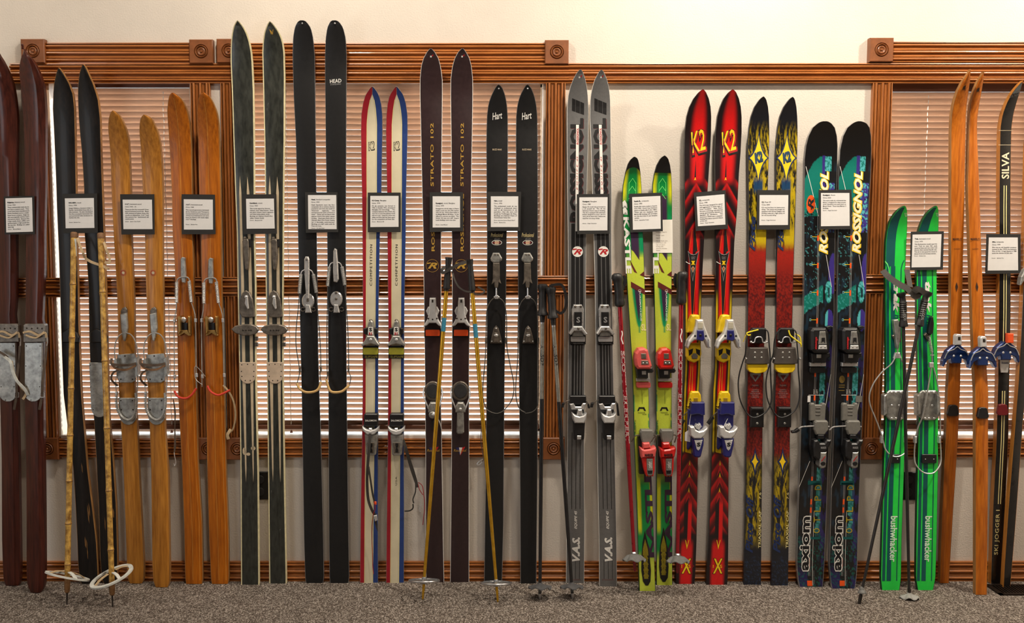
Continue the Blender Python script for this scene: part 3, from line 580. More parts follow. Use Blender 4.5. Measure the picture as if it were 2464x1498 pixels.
def kastle(sk):
    def f(u, py):
        dx = u * np.array([sk.hw(y) for y in py]); n = len(u); one = np.ones(n)
        lime, yel, grn, teal, pur = A((206, 222, 72)), A((214, 214, 20)), A((0, 140, 62)), A((0, 152, 96)), A((62, 40, 70))
        c = mix(lime * one[:, None], grn, 1 - ss(592, 640, py + dx * .6))
        e = ss(.45, .85, np.abs(u)) * (1 - ss(462, 500, py)); c = mix(c, yel, e)
        c = mix(c, teal, ss(500, 540, py) * (1 - ss(600, 622, py)) * ss(6, 16, dx))
        lo = 600 + (dx + 7) * 1.5; m = (dx > -8) & (dx < 15) & (py > 470) & (py < np.minimum(lo, 627))
        c = mix(c, pur, m * (1 - ss(9, 14, dx))); c = mix(c, lime, ((py > lo) & (py < 640) & (dx > -8)) | ((py > 617) & (py < 640) & (dx > 11)))
        w = 11.5 * np.sqrt(np.clip((786 - py) / 92, 0, 1.2)); dd = np.abs(dx - 3) - w; reg = (py > 684 + (dx + 12) * .55) & (py < 800)
        c = mix(c, A((0, 150, 92)), reg * (1 - ss(-1, 4.5, dd))); c = mix(c, pur, reg * (1 - ss(-5.5, -2.5, dd)))
        c = mix(c, A((0, 150, 100)), ((np.abs(u) > .84) & (vn(py / 9, 3 * np.sign(u)) > .55) & (py > 940) & (py < 1060)) * .8)
        lowg = ss(1120, 1170, py) * (1 - ss(1320, 1355, py)); c = mix(c, grn, lowg)
        c = mix(c, yel, lowg * (1 - ss(1268, 1290, py)) * (1 - ss(-11, -7, dx)) * ss(-19, -16, dx)); c = mix(c, yel, lowg * (1 - ss(1255, 1275, py)) * ss(12, 14, dx))
        return c
    return f
def k2red(sk):
    def f(u, py):
        dx = u * np.array([sk.hw(y) for y in py]); n = len(u); one = np.ones(n)
        dark, red, mar, yel = A((26, 14, 18)), A((222, 22, 24)), A((98, 14, 20)), A((214, 184, 24)); a = np.abs(dx)
        c = dark * one[:, None]
        core = 1 - ss(.22, .72, np.abs(u - .05 + .12 * ss(330, 420, py) * 0)); c = mix(c, red, core * (1 - ss(425, 450, py)) * (.75 + .25 * ss(220, 300, py)))
        c = mix(c, red, (1 - ss(214, 232, py)) * .8)
        ph = (py - 1.75 * a - 435) / 46.0; fr = ph - np.floor(ph); fl = np.where(fr < .12, fr / .12, np.clip(1 - (fr - .12) / .75, 0, 1)) ** 1.6
        z = ss(425, 450, py) * (1 - ss(545, 580, py)); c = mix(c, mix(mar * one[:, None], red, fl), z * fl)
        z = ss(545, 590, py) * (1 - ss(760, 800, py)); c = mix(c, red, z * ss(2.5, 4.5, a) * (1 - ss(8, 15, a)))
        z = ss(690, 745, py) * (1 - ss(1082, 1090, py))
        c = mix(c, yel, z * ss(.66, .8, np.abs(u)) * (1 - ss(.9, .97, np.abs(u)))); c = mix(c, red, z * ss(745, 760, py) * (1 - ss(7.5, 10.5, a)))
        z = ss(1084, 1096, py) * (1 - ss(1262, 1290, py)); ph = (py - 1.55 * a - 1068) / 36.0; fr = ph - np.floor(ph); fl = np.where(fr < .1, fr / .1, np.clip(1 - (fr - .1) / .7, 0, 1)) ** 1.8
        c = mix(c, mar, z * .45); c = mix(c, red, z * fl * .8)
        z = ss(1195, 1215, py) * (1 - ss(1300, 1315, py)); c = mix(c, red, z * ss(0, .8, dx) * (1 - ss(8, 9, dx))); c = mix(c, dark, z * ss(0, .8, -dx) * (1 - ss(9, 10, -dx)))
        c = mix(c, red, ss(1292, 1318, py) * (1 - ss(.4, .78, np.abs(u))))
        return c
    return f
def piste(sk):
    def f(u, py):
        dx = u * np.array([sk.hw(y) for y in py]); n = len(u); one = np.ones(n)
        navy, yel, red, blk, blu = A((22, 26, 36)), A((206, 178, 22)), A((142, 26, 26)), A((28, 27, 24)), A((26, 66, 104))
        c = navy * one[:, None]
        st = fb(dx / 3.2 + np.sin(py / 23) * 1.6 + 20, py / 26.0 - dx * .05); st2 = fb(dx / 2.3 - np.sin(py / 17) * 1.8 + 50, py / 19.0)
        z = ss(285, 345, py) * (1 - ss(585, 612, py)); c = mix(c, blk, z)
        c = mix(c, yel, z * ss(.46, .60, st + .10 * (u > .2) - .12 * (u < -.2) * (py < 400)) * .95); c = mix(c, yel * .55, z * ss(.58, .66, st2) * .7)
        c = mix(c, blu, z * ss(420, 440, py) * (1 - ss(452, 470, py)) * (1 - ss(9, 13, np.abs(dx))))
        c = mix(c, yel, ss(540, 560, py) * (1 - ss(585, 610, py)) * ss(-.3, .2, u))
        sp = fb(dx / 2.2 + 5, py / 3.0)
        z = ss(578, 612, py) * (1 - ss(1085, 1125, py)); c = mix(c, mix(A((150, 36, 26)) * one[:, None], A((92, 22, 24)), ss(.35, .65, sp)), z); c = mix(c, A((196, 40, 26)), z * (1 - ss(610, 690, py)) * .7 * ss(.3, .6, sp))
        z = ss(1085, 1130, py) * (1 - ss(1270, 1325, py)); c = mix(c, yel * .8, z * ss(.36, .58, st)); c = mix(c, blk, z * ss(.55, .62, st2) * .9)
        c = mix(c, blk, z * ss(.5, .95, np.abs(u)) * .75)
        c = mix(c, A((44, 70, 110)), ss(1330, 1350, py) * ss(.6, .7, sp) * .5)
        return c
    return f
def axiom(sk):
    def f(u, py):
        dx = u * np.array([sk.hw(y) for y in py]); n = len(u); one = np.ones(n)
        blk, teal, pur, cyn = A((17, 18, 21)), A((8, 128, 114)), A((62, 48, 138)), A((92, 194, 200))
        nz = fb(dx / 3.0 + 9, py / 3.4); nz2 = fb(dx / 7.0 + 31, py / 16.0); c = blk * one[:, None]
        c = mix(c, A((30, 62, 84)), ss(.55, .72, fb(dx / 9 + 3, py / 22.0)) * .5 * ss(380, 420, py))
        lft = np.where(py < 437, -42 + (437 - py) * .52, -42); top = 376 + np.clip(-dx - 2, 0, 60) * .95
        m = (dx < 3) & (dx > lft) & (py > top) & (py < 520 - np.clip(dx + 30, 0, 60) * .0 - 14 * (nz > .55)); c = mix(c, teal, m * .96)
        c = mix(c, pur, (dx >= 3) & (dx < 11) & (py > 375) & (py < 460)); c = mix(c, mix(cyn * one[:, None], teal, ss(.5, .6, nz)), (dx >= 11) & (dx < 25) & (py > 377) & (py < 412))
        c = mix(c, mix(pur * one[:, None], cyn, ss(.55, .62, nz)), (dx > 14 + 6 * (nz2 - .5)) & (dx < 34) & (py > 440) & (py < 560) * (nz2 > .35))
        e = np.abs((dx - 33) / 10.) ** 2 + np.abs((py - 658) / 46.) ** 2; c = mix(c, pur, (e < 1.1) & (dx < 36))
        e = np.abs((dx - 23) / 8.) ** 2 + np.abs((py - 702) / 27.) ** 2; c = mix(c, mix(cyn * one[:, None], teal, ss(.45, .6, nz)), (e < 1) & ~((np.abs(dx - 24) < 2.2) & (py > 690) & (py < 716)))
        m = (py > 712 - (dx + 34) * .62) & (py < 746 - (dx + 34) * .62 + 10 * nz) & (dx < 10); c = mix(c, mix(teal * one[:, None], cyn, (nz > .66) * .5), m * .9)
        c = mix(c, cyn, ((nz > .72) & (py > 500) & (py < 700) & (dx < 0)) * .5)
        e = np.abs((dx - 25) / 10.) ** 2 + np.abs((py - 770) / 26.) ** 2; c = mix(c, pur, e < 1); c = mix(c, cyn, (e < 1) & (dx < 22))
        m = (np.abs(dx - 14 - 3 * (nz2 - .5)) < 6.5) & (py > 830) & (nz2 > .30); c = mix(c, mix(cyn * .8 * one[:, None], teal, ss(.4, .6, nz)), m * .8 * (1 - ss(1255, 1300, py)))
        c = mix(c, pur * .55, ((nz2 > .56) & (py > 830) & (dx > 16)) * .8); c = mix(c, pur * .5, ss(1340, 1400, py) * (dx < -8) * .8); c = mix(c, teal * .6, ((nz > .62) & (py > 1290)) * .7)
        return c
    return f
def print_pair(fn, *ns):
    for n in ns: fn(SK[n], n)
for n, lb in ((21, 'lime and green ski standing furthest out, left one of the pair'), (22, 'lime and green ski behind a loose white paper slip, right one')):
    s = ski(n, 'carving_ski', lb, 'lime and green skis', curve=.045, clen=80, th=.016); s.body(paintm('painted_topsheet'), edge=M('dark_green_flank', (14, 74, 40), .45), epx=.8, paint=kastle(s), nu=28, step=2.4)
for n, lb in ((23, 'red ski with black edges and flames beside the red pole'), (24, 'red ski with black edges and flames, right one of the pair')):
    s = ski(n, 'carving_ski', lb, 'red flame skis', curve=.055, clen=140, th=.016); s.body(paintm('painted_topsheet'), edge=M('blackish_flank', (20, 16, 20), .4), epx=.7, paint=k2red(s), nu=30, step=2.4)
for n, lb in ((25, 'blue-black and yellow ski with a dark red middle, left one'), (26, 'blue-black and yellow ski with a dark red middle, right one')):
    s = ski(n, 'telemark_ski', lb, 'yellow-star telemark skis', curve=.055, clen=120, th=.014); s.body(paintm('painted_topsheet'), edge=M('navy_flank', (22, 24, 34), .4), epx=.7, paint=piste(s), nu=28, step=2.2)
for n, lb in ((27, 'wide black powder ski with teal print, left one of the pair'), (28, 'wide black powder ski with teal print, right one by the casing')):
    s = ski(n, 'powder_ski', lb, 'wide black and teal skis', curve=.06, clen=120, th=.016); s.body(paintm('painted_topsheet'), edge=silver, epx=1.0, paint=axiom(s), nu=46, step=2.2)
for n, lb in ((29, 'short bright green ski behind the crossed black pole'), (30, 'short bright green ski, right one of the pair')):
    ski(n, 'wide_touring_ski', lb, 'bright green skis', curve=.05, clen=90, th=.016).body(trakg, edge=M('deep_green_flank', (6, 60, 34), .4), epx=.6, prof=SLIM)
# ------------------------------------------------------------------ prints on the top sheets
gold = M('gold_print', (206, 164, 72), .4, metal=.3, var=.1); blackp = M('black_print', (20, 19, 20), .45, var=.1); redp = M('red_print', (176, 28, 34), .45, var=.1)
yellowp = M('yellow_print', (244, 206, 28), .45, var=.05); orangep = M('orange_print', (238, 88, 24), .45, var=.05); tealp = M('dark_teal_print', (4, 84, 84), .42, var=.08); limep = M('pale_green_print', (120, 240, 120), .45, var=.05)
navyp = M('navy_print', (26, 46, 92), .45, var=.1); steelb = M('steel_blue_print', (24, 72, 104), .45); purp = M('dark_purple_print', (58, 34, 58), .45); maroonp = M('maroon_print', (96, 34, 26), .45)
greyp = M('grey_print', (140, 140, 140), .45, var=.05); tanp = M('worn_tan_print', (198, 180, 150), .55, var=.12, scale=30); lwood = wood('light_lamination_wood', (206, 132, 46), (216, 146, 60)); burn = M('branded_mark', (52, 30, 16), .6, var=.2); ivory = M('ivory_print', (240, 228, 160), .45, var=.04)
charc = M('charcoal_print', (58, 58, 60), .5, var=.08)
def line(s, nm, mat, a, b, w, **k):
    d = Vector((b[0] - a[0], b[1] - a[1])); d.normalize(); n = Vector((-d.y, d.x)) * w / 2
    return s.decal(nm, mat, [[(a[0] + n.x, a[1] + n.y), (b[0] + n.x, b[1] + n.y), (b[0] - n.x, b[1] - n.y), (a[0] - n.x, a[1] - n.y)]], **k)
def ringp(cx, cy, r, w, n=28):
    o, i = ell(cx, cy, r, r, n), ell(cx, cy, r - w, r - w, n); return [[o[k], o[(k + 1) % n], i[(k + 1) % n], i[k]] for k in range(n)]
def band(s, a, b, y0, y1, st=10):
    """strip between the lines dx=a(y) and dx=b(y)"""
    ys = list(np.arange(y0, y1, st)) + [y1]; fa = a if callable(a) else (lambda y: a); fb_ = b if callable(b) else (lambda y: b)
    return [[(fa(p), p), (fb_(p), p), (fb_(q), q), (fa(q), q)] for p, q in zip(ys, ys[1:])]
# honey and amber wooden skis
def f(s, n):
    s.decal('emblem', redp, ringp(-3, 656, 7, .8) + ringp(-3, 656, 4.6, .7), e=.0056); s.decal('emblem', tanp, [ell(-3, 656, 3.4, 3.4, 14)], e=.0056)
print_pair(f, 5, 6)
def f(s, n):
    s.decal('lamination', lwood, band(s, -3.2, -1.8, 236, 1395, 20), e=.0053)
    s.decal('lamination', lwood, band(s, lambda y: s.hw(y) - 7.5, lambda y: s.hw(y) - 6.0, 900, 1395, 20), e=.0028)
print_pair(f, 7, 8)
# white stripes
def f(s, n):
    s.decal('stripe', tanp, [[(-11.5, 422), (-14, 462), (-13.4, 700), (-13, 900), (-10.4, 1125), (-8.7, 1160), (-7, 1125), (-5, 900), (-6.5, 700), (-8.6, 462)]])
    s.decal('stripe', tanp, [[(6.5, 424), (4.2, 462), (5, 700), (6, 900), (7.6, 1125), (9, 1160), (10.6, 1125), (13.6, 900), (12.6, 700), (10.6, 462)]])
    if n == 10: s.decal('emblem', gold, [[(-3, 72), (-1.5, 80), (0, 75), (1.5, 80), (3, 72), (5, 70), (2, 84), (0, 80), (-2, 84), (-5, 70)]])
    for k in range(3): s.decal('worn_patch', tanp, [[(x, y) for x, y in ell((-12, 10, -2)[k], (1085, 1078, 1092)[k], (4, 6, 5)[k], (9, 5, 4)[k], 7)]]) if n == 9 else None
    for k in range(16):
        r = random.Random(n * 50 + k); x, y = r.uniform(-18, 18), r.uniform(90, 1380); s.decal('scratch', greyp, [[(x, y), (x + r.uniform(-4, 4), y + r.uniform(3, 10)), (x + .5, y + .4)]]) if k % 2 else None
print_pair(f, 9, 10)
SK[12].text('HEAD', white, (-14, 190, 13.5, 199), tilt=-4, bold=.01); SK[12].text('STANDARD', greyp, (-13, 200.5, 12.5, 204.5), tilt=-4)
for n in (11, 12): SK[n].part('tip_rivet', silver, lambda mb: SK[n].dome(mb, 0, 56, 2.2, .002), smooth=True)
# red, white and blue
def f(s, n):
    red, blue = M('crimson_print', (158, 24, 40), .42, var=.08, scale=60, coat=.1), M('royal_blue_print', (36, 62, 124), .42, var=.08, scale=60, coat=.1)
    t = lambda y: float(np.interp(y, (207, 226, 240, 262, 295, 400, 1060, 1402), (0, 0, -5, -9, -12, -12, -11, -11.3)))
    t2 = lambda y: float(np.interp(y, (207, 226, 240, 262, 295, 400, 1060, 1402), (.4, .4, 5.5, 9.5, 12.5, 12.5, 10.5, 9.5)))
    s.decal('red_band', red, band(s, lambda y: -s.hw(y) + .6, t, 208.5, 1401, 6)); s.decal('blue_band', blue, band(s, t2, lambda y: s.hw(y) - .6, 208.5, 1401, 6))
    s.decal('border_line', ivory, band(s, lambda y: t(y) - .2, lambda y: t(y) + 1.0, 240, 1401, 12), e=.0008); s.decal('border_line', ivory, band(s, lambda y: t2(y) - 1.0, lambda y: t2(y) + .2, 240, 1401, 12), e=.0008)
    s.text('K2', blackp, (-9, 340, 7.5, 362), shear=.35, bold=.03, tilt=-10); s.text('K2', kwhite, (-7.6, 342, 6.2, 360), shear=.35, bold=-.008, tilt=-10, e=.0011)
    s.text('COMPETITION', blackp, (-2.5, 588, 3, 687), rot=90, space=1.25)
    if n == 14: s.text('USA', blackp, (-.5, 1146, 3.5, 1167), rot=90, space=1.2)
print_pair(f, 13, 14)
# maroon with gold
def f(s, n):
    s.text('STRATO 102', gold, (-2.5, 296, 5, 448), rot=90, bold=.012, space=1.1); s.text('ROSSIGNOL', gold, (-2, 466, 6, 604), rot=90, bold=.02)
    s.decal('emblem_ring', gold, ringp(0, 639, 15.5, .7)); s.text('R', gold, (-11, 631.5, 12, 646), shear=.4, bold=.03); s.decal('emblem', gold, [[(-13, 632), (-4, 631), (-2, 633), (-12, 635)]], e=.0009)
    s.decal('tip_emblem', redp, [[(1, 134), (6, 130), (5, 136)]]); s.decal('tip_emblem', white, [[(-2, 134), (2, 134), (2, 138), (-2, 138)]])
    s.decal('tricolour_emblem', M('flag_blue_print', (34, 40, 96), .45), [[(-11, 1076), (-3, 1076), (0, 1094)]]); s.decal('tricolour_emblem', white, [[(-3, 1076), (5, 1076), (0, 1094)]]); s.decal('tricolour_emblem', M('flag_red_print', (196, 30, 34), .45), [[(5, 1076), (12, 1074), (0, 1096)]])
    s.text('Rossignol', gold, (-16, 1080, 15, 1088), shear=.3, e=.001)
print_pair(f, 15, 16)
# black with script
def f(s, n):
    s.text('Hart', white, (-13, 270, 12, 287), shear=.35, bold=.012, tilt=-9); s.text('BUZZ HAAS', tanp, (-11, 357.5, 11, 361.5), bold=.012)
    s.text('Professional', M('pale_gold_print', (214, 196, 140), .5), (-14.5, 560, 15, 570), shear=.3); s.text('J5125', greyp, (-6, 572.5, 7, 577))
    s.decal('badge', white, [ell(0, 583.5, 12.5, 6.3, 22)]); s.decal('badge', blackp, [ell(0, 583.5, 11.3, 5.3, 22)], e=.0008); s.decal('badge', tanp, [[(-5, 579.5), (5, 579.5), (5, 587.5), (-5, 587.5)]], e=.001); s.text('HART', redp, (-9, 581.6, 9, 585.6), e=.0012)
    s.part('tip_rivet', silver, lambda mb: s.dome(mb, 0, 213, 2.2, .002), smooth=True)
print_pair(f, 17, 18)
# graphite grey
def f(s, n):
    for a, b in ((-14, -6), (-5, 5), (6, 15)): s.decal('logo_block', blackp, [[(a, 236 + (a + 14) * .42), (b, 236 + (b + 14) * .42), (b, 266 + (b + 14) * .35), (a, 266 + (a + 14) * .35)]])
    s.text('ROSSIGNOL', blackp, (-18, 284, 14, 533), rot=90, bold=.05, space=.94); s.text('ROSSIGNOL', M('dark_red_shadow_print', (84, 30, 34), .45), (-17, 286, 15.5, 535), rot=90, bold=.04, space=.94, e=.0005)
    s.decal('stripe', white, [[(-4, 300), (3, 300), (3, 556), (-4, 556)]], e=.001)
    s.text('ROSSIGNOL', redp, (-2.8, 308, 2.4, 348), rot=90, shear=.25, bold=.03, e=.0013); s.text('E Q U I P E  45', redp, (-2.4, 376, 2.2, 456), rot=90, shear=.2, e=.0013)
    for a, b in ((-14, -5.5), (-3.2, 5), (7, 15)): s.decal('stripe', blackp, band(s, a, b, 538, 830, 60))
    s.decal('round_logo', white, [ell(1, 605, 13, 13, 28)], e=.001); s.text('R', redp, (-9, 599, 12, 612), shear=.45, bold=.03, e=.0013); s.decal('round_logo_bar', redp, [[(-11, 598.5), (-1, 597.5), (0, 600), (-10, 601.5)]], e=.0014)
    for a, b in ((-11, -6), (-3, 1), (4, 8), (11, 14)): s.decal('stripe', blackp, band(s, a, b, 826, 960, 60))
    for a in (-10, 0, 10): s.decal('stripe', blackp, band(s, a, a + 1.3, 1040, 1224, 60)); s.decal('stripe', blackp, band(s, a, a + .9, 1346, 1392, 60))
    s.text('EQUIPE 45', white, (-3, 1228, 4.5, 1272), rot=90, shear=.3, bold=.03); s.text('V.A.S.', white, (-8, 1292, 11, 1350), rot=90, shear=.3, bold=.05)
    s.text('ROSSIGNOL', M('dim_red_print', (120, 52, 50), .5), (-14, 1392.5, 14, 1395.5))
    s.decal('tip_emblem', redp, [[(1, 184), (6, 179), (5, 186)]]); s.decal('tip_emblem', white, [[(-2, 184), (2, 184), (2, 188), (-2, 188)]])
print_pair(f, 19, 20)
# lime and green
def f(s, n):
    dy = -3 if n == 22 else 0
    cap = [(-s.hw(y), y) for y in np.linspace(418 + dy, s.y0 + .6, 14)] + [(s.hw(y), y) for y in np.linspace(s.y0 + .6, 419 + dy, 14)] + [(s.hw(415) * math.cos(a), 419 + dy - 17 * math.sin(a)) for a in np.linspace(.12, math.pi - .12, 12)]
    s.part('tip_guard', M('black_rubber', (26, 25, 26), .55, var=.2), lambda mb: s.prism(mb, cap, -.012, .0022, 0))
    for y in (428, 447, 466):
        w, t = 8.5, .8
        for q in ([(-w, y + 12), (0, y), (w, y + 12), (w - t, y + 13), (0, y + 1.6), (-w + t, y + 13)],): s.decal('chevron', limep, [q])
    for x in (-8.5, 7.8): s.decal('chevron', limep, [[(x, 440), (x + .8, 440), (x + .8, 466), (x, 466)]])
    for y in (486, 502): s.decal('chevron', white, [[(-23, y), (-17.5, y - 5), (-12, y + 5), (-12, y + 15), (-17.5, y + 7), (-23, y + 13)]]) if n == 21 else None
    s.text('KASTLE', white, (-23.5, 522, -9.5, 658), rot=-90, bold=.04)
    s.decal('maroon_flash', maroonp, [[(-12, 625), (4, 657), (-3, 654), (-9, 640)], [(10, 661), (21, 652), (21, 666)], [(-12, 677), (21, 696), (21, 709), (-12, 691)]])
    s.text('PUREMACHINE', white, (6.5, 700, 10, 772), rot=-90, bold=.01, e=.001); s.decal('pill_outline', white, ringp(8.3, 699.5, 3.6, .6, 20), e=.001)
    s.text('SL', ivory, (8, 779, 19, 795), bold=.02)
    s.text('KASTLE', purp, (1, 1128, 18.5, 1340), rot=90, bold=.05)
    top = 1276 + dy * 3; o = [(-2, top), (4, top + 28), (8, top + 64), (10, top + 96), (8, top + 122), (2, top + 132), (-4, top + 132), (-10, top + 122), (-13, top + 96), (-12, top + 64), (-8, top + 28)]
    s.decal('mesh_panel', blackp, [o], e=.0009)
    m = M('olive_mesh', (132, 118, 20), .5, var=.5, scale=700)
    s.decal('mesh_arrow', m, [[(-2, top + 20), (4, top + 44), (5, top + 60), (-9, top + 60), (-8, top + 44)]] + [[(-2, top + 52 + 14 * k), (5, top + 68 + 14 * k), (3, top + 68 + 14 * k), (3, top + 74 + 14 * k), (-7, top + 74 + 14 * k), (-7, top + 68 + 14 * k), (-9, top + 68 + 14 * k)] for k in range(4)], e=.0012)
    s.decal('toe_mark', blackp, [[(-10, 988), (-6, 979), (7, 979), (11, 988), (7, 988), (4, 983), (-4, 983), (-6, 988)]]); s.text('MARKER', blackp, (-8, 991, 9, 994)); s.text('SIZE', blackp, (2, 995, 12, 998))
    s.decal('centre_line', blackp, [[(2, 938), (2.6, 938), (2.6, 971), (2, 971)]]); s.text('MARKER M 30', blackp, (-17, 1010, -13.5, 1042), rot=90)
print_pair(f, 21, 22)
# red flames
def f(s, n):
    s.text('K2', blackp, (-22, 313, 23, 374), shear=.42, bold=.06, tilt=-16); s.text('K2', redp, (-20, 315, 22, 369), shear=.42, bold=.03, tilt=-16, e=.001); s.text('K2', yellowp, (-19.5, 314, 18.5, 364), shear=.42, bold=.006, tilt=-16, e=.0013)
    s.decal('dark_wedge', blackp, [[(-3, 384), (-1.4, 426), (-5, 426)]]); s.decal('flame_tip', yellowp, [[(-3.2, 426), (-.6, 434), (-3.2, 431.5), (-6, 434)]])
    k = -2
    for a in (-1, 1): s.decal('gold_line', orangep, [[(k + a * 3.5, 552), (k + a * 4.3, 552), (k + a * 10.8, 603), (k + a * 9.8, 603)]]); s.decal('gold_line', orangep, [[(k + a * 7.5, 640), (k + a * 8.5, 640), (k + a * 2.6, 757), (k + a * 1.8, 757)]]); s.decal('gold_line', yellowp, [[(k + a * 1.6, 874), (k + a * 2.4, 874), (k + a * 3.6, 942), (k + a * 2.8, 942)]])
    s.decal('dark_wedge', blackp, [[(k - 7.5, 640), (k + 7.5, 640), (k + 1.6, 757), (k - 1.6, 757)]]); s.decal('dark_wedge', blackp, [[(k + .5, 555), (k + 4, 552), (k + 10, 603), (k + 1, 608)]])
    sh = [(k - 13.5, 603), (k - 7, 610), (k, 612), (k + 7, 610), (k + 13.5, 603), (k, 677)]; s.decal('shield', greyp, [sh], e=.0009); s.decal('shield', blackp, [[(k - 12, 606), (k - 6.5, 611.5), (k, 613.5), (k + 6.5, 611.5), (k + 12, 606), (k, 672)]], e=.0012)
    s.text('SMART', greyp, (k - 5, 617, k + 5, 620), e=.0014); s.text('RIDE', greyp, (k - 4, 621, k + 4, 623.5), e=.0014)
    s.decal('star_mark', yellowp, [[(k - 5, 627), (k, 631), (k + 5, 627), (k + 2, 632), (k + 5, 637), (k, 633), (k - 5, 637), (k - 2, 632)]], e=.0015); s.decal('drop_mark', tanp, [[(k, 640), (k + 4, 645), (k, 656), (k - 4, 645)]], e=.0014); s.decal('drop_mark', M('copper_print', (160, 84, 40), .4), [[(k, 641.5), (k + 2.8, 645), (k, 653), (k - 2.8, 645)]], e=.0016)
    s.decal('white_arc', white, [[(k - 18, 630), (k - 10, 634.5), (k - 4, 635.5), (k - 4, 634), (k - 10, 633), (k - 17.5, 628.5)]], e=.001)
    for y in (1107, 1136, 1172): s.decal('flame_tip', yellowp, [[(0, y), (2.4, y + 14), (0, y + 9), (-2.4, y + 14)]]); s.decal('flame', redp, [[(0, y + 9), (8, y + 40), (0, y + 24), (-8, y + 40)]])
    s.decal('gold_v', yellowp, [[(-5, 1298), (-3.4, 1299), (0, 1312), (3.4, 1299), (5, 1298), (0, 1321)]], e=.001)
    s.text('X', blackp, (-12, 1342, 14, 1380), bold=.04); s.text('X', yellowp, (-10, 1343, 12, 1379), bold=.012, e=.001); s.text('15', yellowp, (-11, 1358, 11, 1366), space=2.6, e=.0012)
    o, i = ell(0, 1361, 19, 5, 24), ell(0, 1361, 18.2, 4.3, 24); s.decal('oval_outline', redp, [[o[q], o[(q + 1) % 24], i[(q + 1) % 24], i[q]] for q in range(24)])
print_pair(f, 23, 24)
# yellow star
def star(cx, cy, rx, ry, k=.22, n=6):
    o = []
    for q in range(4):
        a = [(0, -1), (1, 0), (0, 1), (-1, 0)][q]; b = [(1, 0), (0, 1), (-1, 0), (0, -1)][q]
        for i in range(n): t = i / n; m = (k * (a[0] + b[0]), k * (a[1] + b[1])); p = [(1 - t) ** 2 * a[j] + 2 * t * (1 - t) * m[j] + t * t * b[j] for j in (0, 1)]; o.append((cx + rx * p[0], cy + ry * p[1]))
    return o
def f(s, n):
    s.decal('star_border', navyp, [star(0, 380, 25, 66)], e=.0009); s.decal('star', yellowp, [star(0, 380, 21, 55)], e=.0012); s.text('K2', M('slate_blue_print', (38, 66, 92), .45), (-12, 365, 11, 392), shear=.4, bold=.08, tilt=-18, e=.0015)
    s.text('Piste', navyp, (-19, 520, -5, 604), rot=90, shear=.35, bold=.03, e=.001)
    s.decal('star_border', navyp, [star(2, 1110, 13, 36)], e=.0009); s.decal('star', yellowp, [star(2, 1110, 8, 21)], e=.0012)
    s.text('Piste Off', navyp, (-18, 1190, 0, 1330), rot=90, shear=.35, bold=.03, e=.001); s.text('TRIAXIAL CAP', ivory, (13, 1228, 19, 1318), rot=90, bold=.01, e=.001); s.text('7.6', ivory, (13, 1184, 18, 1200), rot=90, e=.001)
    y = 897; s.decal('maker_mark', greyp, [[(-13, y), (13, y), (13, y + 6), (8, y + 6), (0, y + 21), (-8, y + 6), (-13, y + 6)]]); s.decal('maker_mark', M('deep_red_print', (98, 26, 28), .45), [[(-7, y + 5), (7, y + 5), (0, y + 17)]], e=.001)
    s.text('TELEMARK', greyp, (-8, 925, 8, 928.5)); 
    for j, (t, w) in enumerate((('CABLE BINDING', 8), ('RELEASE PLATE', 9), ('MADE FOR FREE HEEL', 12), ('DO NOT', 8), ('LUBRICATE', 9))): s.text(t, greyp, (-w, 936 + j * 4.4, w, 938.6 + j * 4.4))
print_pair(f, 25, 26)
